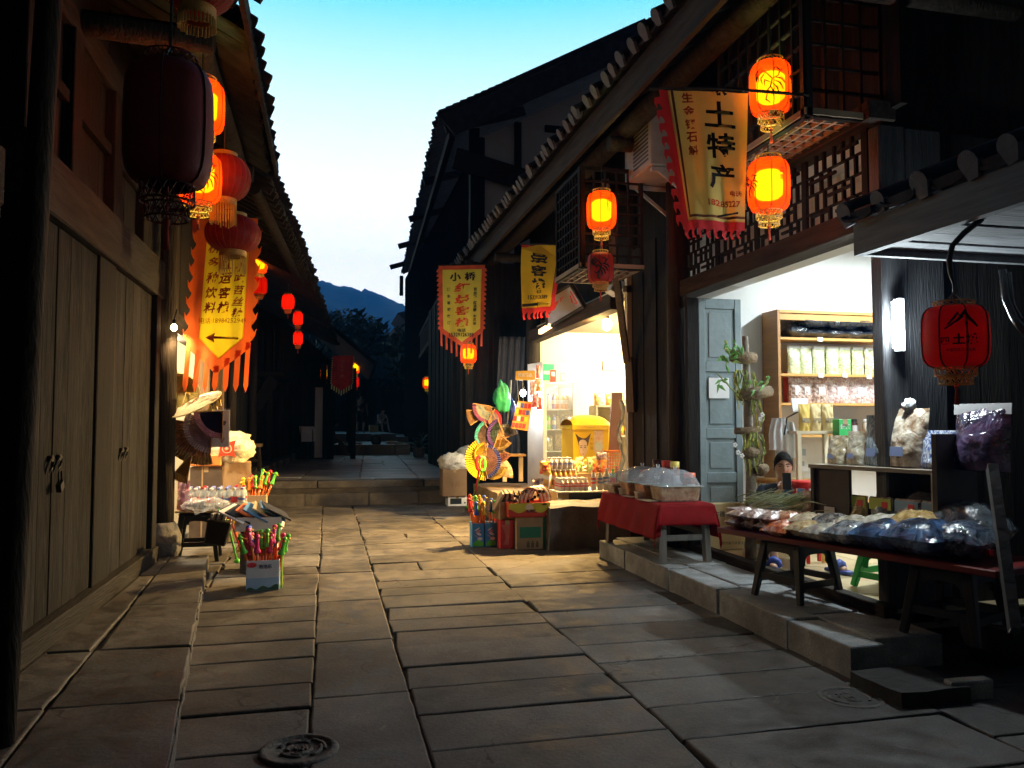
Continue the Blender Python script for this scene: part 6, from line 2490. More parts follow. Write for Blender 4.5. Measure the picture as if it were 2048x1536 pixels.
for i, ch in enumerate('大脸猫'):
    o_ = pz(1183, 878 + i * 9)
    write(b, ch, (o_[0], y - .002, o_[1]), (1, 0, 0), (0, 0, 1), h=.045, m=4)
shp([(1188, 861), (1206, 861), (1206, 905), (1188, 905)], 5, .001)
shp(EL(1197, 893, 8, 10), 6, .002)
b.build('face_print', [plain('hair_print', (.05, .02, .015), .5), plain('skin_print', (.80, .62, .50), .5), plain('lip_print', (.6, .08, .08), .5), plain('nose_print', (.7, .5, .4), .5), plain('brown_letter', (.4, .22, .02), .5), mat('flower_print', (.75, .7, .6), .5, .4, 30, col2=(.7, .3, .15)), mat('pale_blue_print', (.5, .65, .75), .5, .3, 20, col2=(.8, .75, .6))], t)
# shelf unit at the back with snacks
t = thing('wall_shelf', 'cream wall shelf of snacks behind the yellow freezer', 'shelf', (4.3, 11.9, .26))
b = MB()
for z in (.95, 1.42):
    b.bx(-.2, 1.1, 0, .35, z, z + .03)
b.bx(-.2, -.17, 0, .35, 0, 1.42)
b.bx(-.2, 1.1, .34, .36, 0, 1.42)
b.build('boards', mat('grey_shelf_board', (.42, .38, .28), .6), t)
fr2 = {}
for i, (x, k) in enumerate(((-.08, 0), (.04, 3), (.16, 0), (.25, 3), (.34, 0), (.44, 3))):
    nm = ('green', 'orange')[k == 3]
    if nm not in fr2:
        fr2[nm] = bottle('sauce_bottle', f'small {nm} sauce bottle on the wall shelf', 'sauce bottles on the wall shelf', .2, .036, capr, mat('sauce_' + nm, (.18, .25, .05) if nm == 'green' else (.6, .2, .03), .3, coat=1), C_yel)
        fr2[nm].location = (4.3 + x, 12.0, 1.24)
    else:
        dup(fr2[nm], (4.3 + x, 12.0, 1.24))
for i in range(4):
    bag(('tan', 'golden', 'amber', 'orange')[i] + ' snack packet on the top board of the wall shelf', (4.2 + i * .19, 12.05, 1.712), .17, .2, .1, contents(f'snack_{i}', ((.6, .4, .15), (.8, .5, .05), (.7, .35, .05), (.7, .2, .03))[i], (.85, .7, .4), 16), name='snack_packet', group='snack packets on the wall shelf')
t = thing('meter_box', 'small grey electric meter box on the bright cream wall', 'box', (GX(1218, 731, 5.0).x - .9, 13.17, GY(1218, 731, 13.17).z))
p = GY(1218, 731, 13.17)
t.location = (p.x, 13.17, p.z)
b = MB()
b.bx(-.11, .11, 0, .03, -.085, .085)
b.build('case', plain('meter_grey', (.5, .48, .4), .5), t, bev=.004)
b = MB()
b.bx(-.07, .07, -.003, -.001, -.04, .03)
b.build('window', plain('meter_window', (.35, .33, .22), .3), t)
# leaning board and plastic strip, orange basket
p = GY(1230, 845, 9.9)
t = thing('leaning_board', 'dark red-brown board leaning at the right side of the snack shop', 'board', p)
b = MB()
q = [GY(1218, 905, 9.9) - p, GY(1240, 905, 9.95) - p, GY(1246, 785, 10.0) - p, GY(1224, 785, 9.95) - p]
b.add(q + [v_ + V((0, .025, 0)) for v_ in q], [(0, 1, 2, 3), (7, 6, 5, 4), (0, 4, 5, 1), (1, 5, 6, 2), (2, 6, 7, 3), (3, 7, 4, 0)])
b.build('panel', mat('red_brown_board', (.11, .03, .018), .45, .2, 4), t)
b = MB()
def strip(u, v):
    a = GY(1238 + 8 * u, 800 + 200 * v, 9.55)
    n_ = noise.noise(V((u * 3, v * 9, 2))) * .05
    return a + V((n_ + .03 * math.sin(v * 14), n_, 0))
b.sheet(strip, 10, 40)
tag(b.build('plastic_strip', mat('clear_grey_film', (.45, .47, .5), .15, .7, 14, .6, coat=1, col2=(.8, .8, .82))), 'wrinkled clear plastic strip hanging by the post', 'plastic strip')
p = GY(1228, 925, 9.75)
t = thing('basket', 'orange plastic basket with holes hanging by the snack shop post', 'basket', p)
b = MB()
w_, h_ = S(26, 9.7, 3.3), S(42, 9.7, 3.3)
for i in range(6):
    b.bx(-w_ / 2 + w_ * i / 5 - .005, -w_ / 2 + w_ * i / 5 + .005, -.006, .006, -h_ / 2, h_ / 2)
for i in range(8):
    b.bx(-w_ / 2, w_ / 2, -.005, .005, -h_ / 2 + h_ * i / 7 - .006, -h_ / 2 + h_ * i / 7 + .006)
b.bx(-w_ / 2, w_ / 2, .006, .12, -h_ / 2, -h_ / 2 + .01)
b.bx(-w_ / 2 - .008, w_ / 2 + .008, -.012, .13, h_ / 2, h_ / 2 + .02)
b.build('grid', mat('orange_plastic', (.75, .18, .02), .4), t)
for i, (px, py, w_, h_, c1, c2, nm) in enumerate(((1205, 912, .18, .1, (.05, .02, .06), (.7, .6, .7), 'dark and white'), (1190, 930, .14, .14, (.7, .12, .04), (.85, .5, .3), 'red lidded'), (1170, 938, .22, .12, (.7, .5, .3), (.85, .8, .75), 'pale brown'), (1212, 935, .14, .16, (.7, .25, .04), (.8, .5, .2), 'orange'), (1240, 955, .12, .3, (.1, .1, .25), (.75, .2, .15), 'blue and red'), (1090, 935, .14, .16, (.75, .05, .03), (.85, .6, .1), 'red and yellow'), (1075, 968, .16, .14, (.1, .08, .2), (.8, .75, .75), 'white and navy'))):
    p = GY(px, py, 10.2 if i not in (4, 5, 6) else 9.75)
    bag(f'{nm} snack packet among the goods around the drinks table', (p.x, p.y, p.z - h_ / 2), w_, h_, .08, contents(f'mixed_snack_{i}', c1, c2, 14), name='snack_packet', group='snack packets around the drinks table')
b = MB()
b.bx(3.15, 3.75, 10.05, 10.45, .26, GY(1190, 945, 10.2).z)
tag(b.build('snack_counter', M_card, loc=(3.45, 10.25, .26), world=True), 'cardboard counter behind the drinks table carrying snack packets', 'counter')
# white speaker lamp on the lintel, and the light strip sign
t = thing('wall_lamp', 'white box lamp on a bracket above the snack shop opening', 'lamp', GX(1230, 575, 3.25))
b = MB()
b.box((0, 0, 0), (.13, .2, .17), rot=Matrix.Rotation(.5, 3, 'Y'))
b.build('case', mat('off_white_case', (.6, .58, .5), .5), t, bev=.01)
b = MB()
b.tube([(0, 0, .08), (.1, .05, .2)], .012, 6)
b.build('bracket', M_iron, t)
b = MB()
a, c_ = GX(1080, 664, 3.26), GX(1101, 651, 3.26)
b.bar(a, c_, .05, .07)
tag(b.build('warm_tube', mat('warm_tube_glow', (1, .75, .45), .4, emit=3.5, emc=(1, .62, .32))), 'short glowing warm tube under the grey signboard', 'lamp')
# air conditioner on the facade
p = GX(1312, 330, 3.2)
t = thing('air_conditioner', 'old air conditioner box on a bracket behind the tan banner', 'air conditioner', (3.3, p.y, p.z - .1))
b = MB()
b.bx(-.3, .28, -.35, .35, -.02, .5)
b.build('case', mat('ac_case', (.30, .27, .23), .6, .2, 4), t, bev=.012)
b = MB()
for i in range(10):
    b.bx(-.306, -.30, -.28, .1, .05 + i * .04, .065 + i * .04)
b.build('grille', M_iron, t)
b = MB()
for y in (-.3, .3):
    b = MB()
    b.bar((-.28, y, -.05), (.3, y, -.05), .04, .04)
    b.bar((-.2, y, -.06), (.28, y, -.42), .03, .03)
    b.build('bracket', mat('pale_iron', (.35, .33, .3), .5), t)

# ================================================================== people
def skin_mesh(pts, edges, root, sub=2):
    """pts: name -> (co, rx, ry); one continuous skinned surface, returned as verts and faces"""
    names = list(pts)
    me = bpy.data.meshes.new('limbs')
    me.from_pydata([pts[n][0] for n in names], [(names.index(a), names.index(b)) for a, b in edges], [])
    o = bpy.data.objects.new('limbs', me)
    COL.objects.link(o)
    o.modifiers.new('skin', 'SKIN')
    md = o.modifiers.new('sub', 'SUBSURF')
    md.levels = md.render_levels = sub
    for i, n in enumerate(names):
        sv = me.skin_vertices[0].data[i]
        r = pts[n][1]
        sv.radius = (r, pts[n][2] if len(pts[n]) > 2 else r)
        sv.use_root = n == root
    dg = bpy.context.evaluated_depsgraph_get()
    m2 = bpy.data.meshes.new_from_object(o.evaluated_get(dg))
    vs_ = [tuple(v.co) for v in m2.vertices]
    fs = [tuple(p.vertices) for p in m2.polygons]
    bpy.data.objects.remove(o)
    bpy.data.meshes.remove(me)
    bpy.data.meshes.remove(m2)
    return vs_, fs


M_skin = mat('warm_skin', (.50, .29, .19), .5, .08, 12)
M_hair = mat('black_hair', (.008, .007, .006), .75, .3, 40, .5, bscale=90, spec=.1)
M_lip = plain('lips', (.40, .16, .13), .5)
M_eye = plain('dark_eye', (.02, .015, .012), .3)


def head(mb, c, M, s=1.0):
    """head facing local -y: skull, jaw, nose, ears, brows, eyes, mouth"""
    i0 = len(mb.v)

    def fn(u, v):
        th, ph = 6.283 * u, math.pi * (v - .5)
        d = V((math.cos(ph) * math.cos(th), math.cos(ph) * math.sin(th), math.sin(ph)))
        x, y, z = d.x * .076, d.y * .096, d.z * .118
        if z < 0:
            k = 1 - .32 * (-z / .118) ** 1.4
            x *= k
            y = y * (1 - .12 * (-z / .118)) - .012 * (-z / .118)
        f = max(0, -d.y)
        y -= .024 * math.exp(-((x / .014) ** 2)) * math.exp(-(((z + .012) / .022) ** 2)) * f
        y -= .010 * math.exp(-((x / .010) ** 2)) * math.exp(-(((z - .022) / .03) ** 2)) * f
        y += .007 * math.exp(-(((abs(x) - .032) / .014) ** 2)) * math.exp(-(((z - .018) / .013) ** 2)) * f
        y -= .006 * math.exp(-((x / .02) ** 2)) * math.exp(-(((z + .052) / .012) ** 2)) * f
        y -= .008 * math.exp(-((x / .018) ** 2)) * math.exp(-(((z + .095) / .018) ** 2)) * f
        y -= .005 * math.exp(-(((abs(x) - .04) / .02) ** 2)) * math.exp(-(((z + .01) / .022) ** 2)) * f
        return V((x, y, z))
    mb.sheet(fn, 40, 30, 0)
    for sg in (-1, 1):
        mb.blob((sg * .078, .008, .0), (.018, .034, .058), 8, 0)
        mb.blob((sg * .030, -.083, .016), (.026, .012, .009), 8, 2)
        mb.tube([(sg * .014, -.094, .036), (sg * .032, -.092, .041), (sg * .050, -.080, .034)], [.004, .0045, .002], 6, 3)
    mb.blob((0, -.094, -.054), (.046, .012, .012), 8, 1)
    T = Matrix.Translation(c) @ M.to_4x4() @ Matrix.Scale(s, 4)
    mb.xf(T, i0)


def hair(mb, c, M, s=1.0, low=-.01):
    i0 = len(mb.v)

    def fn(u, v):
        th = 6.283 * u
        front = max(0, -math.sin(th))
        lo = -.35 + .95 * front ** 1.2
        ph = lo + (math.pi / 2 - lo) * v
        d = V((math.cos(ph) * math.cos(th), math.cos(ph) * math.sin(th), math.sin(ph)))
        k = 1.045 + .02 * noise.noise(d * 9)
        return V((d.x * .080 * k, d.y * .100 * k + .003, d.z * .120 * k + .003))
    mb.sheet(fn, 36, 12, 0)
    mb.xf(Matrix.Translation(c) @ M.to_4x4() @ Matrix.Scale(s, 4), i0)


def hand_pts(P, E, tag_, w, d, up, curl, sc=1.0):
    """five unequal fingers from wrist w pointing along d; up = back of the hand"""
    w, d, up = V(w), V(d).normalized(), V(up).normalized()
    sd = d.cross(up).normalized()
    P[tag_ + 'palm'] = (w + d * .055 * sc, .030 * sc, .016 * sc)
    E.append((tag_ + 'wrist', tag_ + 'palm'))
    for i, (o, L) in enumerate(((-.030, .062), (-.010, .074), (.010, .078), (.030, .070))):
        b0 = w + d * .088 * sc + sd * o * sc
        a1 = b0 + (d * math.cos(curl * .4) - up * math.sin(curl * .4)) * L * .5 * sc
        a2 = a1 + (d * math.cos(curl * 1.3) - up * math.sin(curl * 1.3)) * L * .55 * sc
        for n_, p, r in ((f'{tag_}k{i}', b0, .0095), (f'{tag_}m{i}', a1, .0085), (f'{tag_}t{i}', a2, .0070)):
            P[n_] = (p, r * sc, r * sc)
        E += [(tag_ + 'palm', f'{tag_}k{i}'), (f'{tag_}k{i}', f'{tag_}m{i}'), (f'{tag_}m{i}', f'{tag_}t{i}')]
    t0 = w + d * .035 * sc - sd * .036 * sc - up * .008
    t1 = t0 + (d * .7 - sd * .5 - up * .5).normalized() * .032 * sc
    t2 = t1 + (d * .8 - up * .6 + sd * .1).normalized() * .028 * sc
    P[tag_ + 'th0'], P[tag_ + 'th1'], P[tag_ + 'th2'] = (t0, .012 * sc, .012 * sc), (t1, .0105 * sc, .0105 * sc), (t2, .008 * sc, .008 * sc)
    E += [(tag_ + 'palm', tag_ + 'th0'), (tag_ + 'th0', tag_ + 'th1'), (tag_ + 'th1', tag_ + 'th2')]


# ---- shopkeeper, seated low and reading his phone
SX, SY = 3.93, 6.36
t = thing('person', 'man with short black hair sitting in the dry-goods shop holding up a black phone', 'person', (SX, SY, .22), R(-30))
P, E = {}, []
P['pelvis'] = (V((0, .02, .26)), .135, .11)
P['waist'] = (V((0, .12, .38)), .125, .10)
P['chest'] = (V((0, .18, .54)), .145, .105)
P['neck0'] = (V((0, .16, .645)), .062, .058)
P['neck1'] = (V((0, .115, .705)), .052, .052)
P['skull'] = (V((0, .09, .77)), .05, .05)
E += [('pelvis', 'waist'), ('waist', 'chest'), ('chest', 'neck0'), ('neck0', 'neck1'), ('neck1', 'skull')]
for sg, n in ((-1, 'r'), (1, 'l')):
    P[n + 'sh'] = (V((sg * .18, .17, .59)), .06, .058)
    E.append(('chest', n + 'sh'))
    P[n + 'hip'] = (V((sg * .10, -.02, .25)), .092, .088)
    E.append(('pelvis', n + 'hip'))
P['rel'] = (V((-.22, -.02, .40)), .043, .043)
P['rwrist'] = (V((-.05, -.16, .60)), .026, .024)
P['lel'] = (V((.26, .02, .36)), .043, .043)
P['lwrist'] = (V((.12, -.18, .36)), .026, .024)
E += [('rsh', 'rel'), ('rel', 'rwrist'), ('lsh', 'lel'), ('lel', 'lwrist')]
hand_pts(P, E, 'r', (-.05, -.16, .60), (.62, -.1, .78), (-.30, -.95, .15), 1.1)
hand_pts(P, E, 'l', (.12, -.18, .36), (-.5, -.8, -.1), (0, -.1, 1), .6)
P['rkn'] = (V((-.12, -.42, .40)), .062, .060)
P['ran'] = (V((-.10, -.46, .09)), .036, .036)
P['rhe'] = (V((-.10, -.47, .045)), .036, .030)
P['rto'] = (V((-.11, -.62, .035)), .034, .020)
P['lkn'] = (V((.20, -.38, .40)), .062, .060)
P['lan'] = (V((.34, -.50, .10)), .036, .036)
P['lhe'] = (V((.34, -.50, .045)), .036, .030)
P['lto'] = (V((.44, -.60, .035)), .036, .020)
for n in 'rl':
    E += [(n + 'hip', n + 'kn'), (n + 'kn', n + 'an'), (n + 'an', n + 'he'), (n + 'he', n + 'to')]
vs_, fs = skin_mesh(P, E, 'pelvis')
b = MB()
b.add(vs_, fs, 0, True)
Mh = Matrix.Rotation(.18, 3, 'X') @ Matrix.Rotation(.05, 3, 'Z')
hc = V((0, .065, .815))
head(b, hc, Mh, 1.0)
b.build('body', [M_skin, M_lip, M_eye, M_hair], t)
b = MB()
hair(b, hc, Mh, 1.0)
b.build('hair', M_hair, t)
# shirt and trousers follow the body a little larger
def grow(names, edges, root, k, d):
    return skin_mesh({n: (P[n][0], P[n][1] * k + d, P[n][2] * k + d) for n in names}, edges, root)
Pm = dict(P)
P['rslv'] = (P['rsh'][0].lerp(P['rel'][0], .62), .05, .05)
P['lslv'] = (P['lsh'][0].lerp(P['lel'][0], .62), .05, .05)
vs_, fs = grow(['pelvis', 'waist', 'chest', 'neck0', 'rsh', 'lsh', 'rslv', 'lslv'], [('pelvis', 'waist'), ('waist', 'chest'), ('chest', 'neck0'), ('chest', 'rsh'), ('chest', 'lsh'), ('rsh', 'rslv'), ('lsh', 'lslv')], 'pelvis', 1.04, .008)
b = MB()
b.add(vs_, fs, 0, True)
b.build('shirt', mat('navy_shirt', (.03, .045, .075), .85, .3, 9, .3), t)
P['rcuff'] = (P['rkn'][0].lerp(P['ran'][0], .75), .05, .05)
P['lcuff'] = (P['lkn'][0].lerp(P['lan'][0], .72), .05, .05)
vs_, fs = grow(['pelvis', 'rhip', 'lhip', 'rkn', 'lkn', 'rcuff', 'lcuff'], [('pelvis', 'rhip'), ('pelvis', 'lhip'), ('rhip', 'rkn'), ('lhip', 'lkn'), ('rkn', 'rcuff'), ('lkn', 'lcuff')], 'pelvis', 1.05, .009)
b = MB()
b.add(vs_, fs, 0, True)
b.build('trousers', mat('black_trousers', (.02, .02, .024), .85, .3, 9, .3), t)
for n in 'rl':
    b = MB()
    a, c_ = P[n + 'he'][0], P[n + 'to'][0]
    dr = (c_ - a).normalized()
    a2, c2 = a - dr * .05, c_ + dr * .06
    sd = V((-dr.y, dr.x, 0))
    for q in range(7):
        pass
    b.tube([a2 + V((0, 0, -.03)), a + V((0, 0, -.03)), a.lerp(c_, .5) + V((0, 0, -.025)), c_ + V((0, 0, -.022)), c2 + V((0, 0, -.02))], [.03, .046, .044, .05, .028], 10)
    b.v = [(x, y, max(.004, z if z < .03 else .03)) for x, y, z in b.v]
    b.tube([a.lerp(c_, .55) + sd * .05 + V((0, 0, -.015)), a.lerp(c_, .55) + sd * .03 + V((0, 0, .03)), a.lerp(c_, .55) + V((0, 0, .042)), a.lerp(c_, .55) - sd * .03 + V((0, 0, .03)), a.lerp(c_, .55) - sd * .05 + V((0, 0, -.015))], [.024, .03, .034, .03, .024], 8)
    b.build('slipper', mat('blue_slipper', (.03, .06, .30), .5, .2, 12), t)
ph = thing('phone', 'black phone held up in front of the seated man', 'phone', V((SX, SY, .22)) + Matrix.Rotation(R(-30), 3, 'Z') @ V((.018, -.215, .700)), R(-30))
b = MB()
b.box((0, 0, 0), (.072, .009, .145), rot=Matrix.Rotation(-.25, 3, 'X'))
b.build('case', M_black, ph, bev=.003)
b = MB()
b.box((0, .0062, -.0015), (.064, .002, .13), rot=Matrix.Rotation(-.25, 3, 'X'))
b.build('screen', plain('phone_glass', (.02, .025, .03), .1), ph)
# bamboo chair
t = thing('bamboo_chair', 'yellow bamboo slat chair behind the seated man', 'chair', (SX + .06, SY + .1, .222), R(-30))
M_bam = mat('bamboo', (.60, .38, .12), .45, .2, 4, .1)
b = MB()
for i in range(6):
    b.tube([(-.26, -.16 + i * .06, .145 - .0 * i), (.26, -.16 + i * .06, .145)], .018, 8)
b.build('seat', M_bam, t)
b = MB()
for z, y in ((.44, .24), (.54, .27), (.66, .305)):
    b.tube([(-.27, y, z), (.30, y, z)], .026, 8)
for i in range(8):
    b.tube([(-.22 + i * .064, .225, .30), (-.22 + i * .064, .30, .66)], .009, 6)
b.build('backrest', M_bam, t)
for x in (-.28, .31):
    b = MB()
    b.tube([(x, .14, 0), (x, .2, .2), (x, .325, .76)], .02, 8)
    b.build('leg', M_bam, t)
    b = MB()
    b.tube([(x, -.2, 0), (x, -.19, .2)], .02, 8)
    b.build('leg', M_bam, t)
# red stool edge beside him
b = MB()
p = GY(1612, 975, 6.2)
b.lathe([(0, .0), (.13, .0), (.14, .02), (.14, .05), (.12, .06), (0, .06)], (0, 0, 0), 20)
for a in range(3):
    b.bar((.1 * math.cos(a * 2.1), .1 * math.sin(a * 2.1), 0), (.12 * math.cos(a * 2.1), .12 * math.sin(a * 2.1), -(p.z - .225)), .03, .03)
tag(b.build('red_stool', M_red, None, p), 'red plastic stool at the seated man\'s left side', 'stool')

# ---- far figures in the dusk
M_fs = mat('dim_skin', (.30, .19, .14), .6, .1)
def figure(label, loc, rz, pose, top, bottom, hairc=M_hair):
    t = thing('person', label, 'person', loc, rz, None)
    P, E = {}, []
    if pose == 'sit':
        P.update(pelvis=(V((0, .1, .44)), .15, .13), waist=(V((0, .05, .58)), .14, .12), chest=(V((0, -.06, .76)), .165, .12), neck=(V((0, -.16, .90)), .06, .06), skull=(V((0, -.2, .98)), .055, .055),
                 rsh=(V((-.19, -.08, .82)), .06, .06), lsh=(V((.19, -.08, .82)), .06, .06), rel=(V((-.24, -.25, .62)), .045, .045), lel=(V((.24, -.25, .62)), .045, .045),
                 rwrist=(V((-.12, -.48, .50)), .028, .026), lwrist=(V((.12, -.48, .52)), .028, .026),
                 rhip=(V((-.11, .05, .43)), .1, .095), lhip=(V((.11, .05, .43)), .1, .095), rkn=(V((-.15, -.40, .50)), .065, .065), lkn=(V((.16, -.40, .50)), .065, .065),
                 ran=(V((-.14, -.50, .08)), .04, .04), lan=(V((.15, -.62, .08)), .04, .04), rto=(V((-.14, -.66, .035)), .035, .022), lto=(V((.15, -.78, .035)), .035, .022))
        hc = V((0, -.235, 1.04))
    else:
        P.update(pelvis=(V((0, 0, .92)), .15, .11), waist=(V((0, .01, 1.08)), .13, .10), chest=(V((0, 0, 1.28)), .165, .11), neck=(V((0, 0, 1.44)), .058, .058), skull=(V((0, -.01, 1.52)), .055, .055),
                 rsh=(V((-.19, 0, 1.36)), .06, .06), lsh=(V((.19, 0, 1.36)), .06, .06), rel=(V((-.25, .04, 1.10)), .045, .045), lel=(V((.25, .02, 1.10)), .045, .045),
                 rwrist=(V((-.24, -.10, .88)), .028, .026), lwrist=(V((.26, -.06, .86)), .028, .026),
                 rhip=(V((-.1, 0, .86)), .1, .095), lhip=(V((.1, 0, .86)), .1, .095), rkn=(V((-.11, -.06, .48)), .06, .06), lkn=(V((.11, .08, .48)), .06, .06),
                 ran=(V((-.11, .02, .08)), .04, .04), lan=(V((.11, .16, .10)), .04, .04), rto=(V((-.11, -.15, .035)), .035, .022), lto=(V((.11, .02, .035)), .035, .022))
        hc = V((0, -.03, 1.58))
    E += [('pelvis', 'waist'), ('waist', 'chest'), ('chest', 'neck'), ('neck', 'skull')]
    for n in 'rl':
        E += [('chest', n + 'sh'), (n + 'sh', n + 'el'), (n + 'el', n + 'wrist'), ('pelvis', n + 'hip'), (n + 'hip', n + 'kn'), (n + 'kn', n + 'an'), (n + 'an', n + 'to')]
        d = (P[n + 'wrist'][0] - P[n + 'el'][0])
        hand_pts(P, E, n, P[n + 'wrist'][0], d, (0, -.2, 1) if pose == 'sit' else ((-1 if n == 'r' else 1), 0, .1), .5)
    vs_, fs = skin_mesh(P, E, 'pelvis', 1)
    b = MB()
    b.add(vs_, fs, 0, True)
    head(b, hc, Matrix.Rotation(.25 if pose == 'sit' else .05, 3, 'X'))
    b.build('body', [M_fs, M_lip, M_eye, M_hair], t)
    b = MB()
    hair(b, hc, Matrix.Rotation(.25 if pose == 'sit' else .05, 3, 'X'))
    b.build('hair', hairc, t)
    for n in 'rl':
        P[n + 'sl'] = (P[n + 'sh'][0].lerp(P[n + 'el'][0], .7), .05, .05)
        P[n + 'cf'] = (P[n + 'kn'][0].lerp(P[n + 'hip'][0], .25) if pose == 'sit' else P[n + 'kn'][0].lerp(P[n + 'an'][0], .1), .08, .08)
    g_ = lambda ns, es: skin_mesh({n: (P[n][0], P[n][1] * 1.06 + .01, P[n][2] * 1.06 + .01) for n in ns}, es, 'pelvis', 1)
    b = MB()
    b.add(*g_(['pelvis', 'waist', 'chest', 'rsh', 'lsh', 'rsl', 'lsl'], [('pelvis', 'waist'), ('waist', 'chest'), ('chest', 'rsh'), ('chest', 'lsh'), ('rsh', 'rsl'), ('lsh', 'lsl')]), 0, True)
    b.build('shirt', top, t)
    b = MB()
    b.add(*g_(['pelvis', 'rhip', 'lhip', 'rcf', 'lcf'], [('pelvis', 'rhip'), ('pelvis', 'lhip'), ('rhip', 'rcf'), ('lhip', 'lcf')]), 0, True)
    b.build('shorts', bottom, t)
    return t


M_dk = mat('dark_shirt', (.022, .022, .026), .9, .2, 6)
M_wt = mat('pale_shirt', (.35, .36, .40), .9, .1, 6)
p = GZ(660, 889, .74)
p = GY(655, 870, 26.6)
figure('person in dark clothes with bare legs sitting forward beside the white prop on the left', (p.x, 26.6, .40), R(80), 'sit', M_dk, M_dk)
p = GY(722, 860, 33.6)
figure('blurred dark figure walking alone on the far terrace', (p.x, 33.6, 1.05), R(160), 'stand', M_dk, M_dk)
p = GY(762, 850, 40)
figure('small figure in a pale shirt sitting at the far end of the terrace', (p.x, 40, 1.05), R(20), 'sit', M_wt, M_dk)
# low seat for the sitting person, white prop, bag, books, crate, plants
p = GY(652, 880, 26.6)
b = MB()
b.bx(-.25, .2, -.25, .25, 0, .33)
tag(b.build('bench', M_block, None, (GY(655, 870, 26.6).x - .12, 26.6, .4), bev=.01), 'low dark seat under the person with bare legs', 'seat')
p = GY(614, 868, 23.0)
t = thing('folding_chair', 'small folding chair draped with a white cloth on the far left', 'chair', (p.x, 23, .56))
b = MB()
for x in (-.16, .16):
    b.tube([(x, -.2, 0), (x, .2, .4)], .012, 6)
    b.tube([(x, .2, 0), (x, -.15, .4), (x, -.3, .78)], .012, 6)
b.build('frame', M_iron, t)
b = MB()
b.sheet(lambda u, v: V((-.2 + .4 * u + .05 * v, -.32 + .22 * v + .01 * math.sin(u * 12), .80 - .42 * v)), 10, 8)
b.build('cloth', mat('white_drape', (.75, .78, .85), .8, .1, 5), t)
p = GY(752, 885, 27.9)
t = thing('bag', 'black round-topped bag standing on the far terrace edge', 'bag', (p.x, 27.9, .742))
b = MB()
b.blob((0, 0, .16), (.34, .3, .36), 12, 0, .08, 3, e=.6)
b.build('bag_body', M_black, t)
b = MB()
b.tube([(-.3, 0, .12), (-.15, 0, .13)], .02, 6)
b.build('handle', M_iron, t)
for i, (px, lb, sx_) in enumerate(((783, 'white box lying left on the far terrace edge', .34), (799, 'thin pale box lying right on the far terrace edge', .3))):
    p = GY(px, 884, 28.0)
    b = MB()
    b.bx(-sx_ / 2, sx_ / 2, -.12, .12, 0, .10 - .04 * i)
    b.bx(-sx_ / 2 + .02, sx_ / 2 - .02, -.122, -.12, .02, .06, 1)
    tag(b.build('flat_box', [M_white, plain('faint_print', (.3, .35, .45), .6)], None, (p.x, 28.0, .742), bev=.004), lb, 'box')
p = GY(743, 830, 42)
b = MB()
b.bx(-.22, .22, -.2, .2, 0, .35)
tag(b.build('crate', plain('dull_yellow_crate', (.45, .32, .10), .6), None, (p.x, 40, 1.05), bev=.02), 'dull yellow crate beside the small pale figure far away', 'crate')
p = GY(690, 866, 27.8)
b = MB()
b.bx(-.35, .35, -.15, .15, .0, .05)
tag(b.build('pale_board', mat('pale_board_wood', (.5, .5, .48), .7), None, (p.x + .25, 28.5, .742)), 'pale board lying beside the seated person on the terrace', 'board')
def pot_plant(label, px, y, z, h, seed):
    p = GY(px, 860, y)
    t = thing('potted_palm', label, 'plant', (p.x, y, z), 0, 'potted palms on the far right')
    b = MB()
    b.lathe([(0, 0), (.16, 0), (.21, .3), (.19, .3), (0, .27)], n=16)
    b.build('pot', M_block, t)
    b = MB()
    rnd = random.Random(seed)
    for k in range(26):
        a = rnd.uniform(0, 6.28)
        l, e = rnd.uniform(.5, .95) * h, rnd.uniform(.25, 1.2)
        pts = [V((0, 0, .27)) + V((math.cos(a) * l * s_ * math.cos(e) * 1.2, math.sin(a) * l * s_ * math.cos(e), l * (s_ * math.sin(e) * 1.2 - .45 * s_ * s_))) for s_ in (0, .35, .7, 1)]
        w_ = V((-math.sin(a), math.cos(a), 0)) * .03
        for q in range(3):
            k0, k1 = (1, .8)[q > 1], (1, .8, .1)[q]
            b.add([pts[q] - w_ * k0, pts[q + 1] - w_ * k1, pts[q + 1] + w_ * k1, pts[q] + w_ * k0], [(0, 1, 2, 3)], 0)
    b.build('fronds', mat('palm_frond', (.05, .085, .05), .6, .3, 4), t)
pot_plant('potted palm with thin arching fronds beside the far terrace, front one', 838, 25.0, .4, .9, 1)
pot_plant('potted palm in front of the far dark wall, rear one', 852, 28.5, .4, .8, 2)
t = thing('ladder', 'pale ladder or poles leaning by the far right wall', 'ladder', (GY(872, 860, 24).x, 24, .4))
b = MB()
b.bar((-.1, -.3, 0), (.18, .1, 1.7), .03, .04)
b.bar((.1, -.3, 0), (.30, .1, 1.7), .03, .04)
b.build('rail', mat('pale_pole', (.28, .28, .28), .6), t)
b = MB()
for i in range(5):
    f_ = .15 + i * .17
    b.bar((-.1 + .28 * f_, -.3 + .4 * f_, 1.7 * f_), (.1 + .2 * f_, -.3 + .4 * f_, 1.7 * f_), .02, .02)
b.build('rung', MATS['pale_pole'], t)

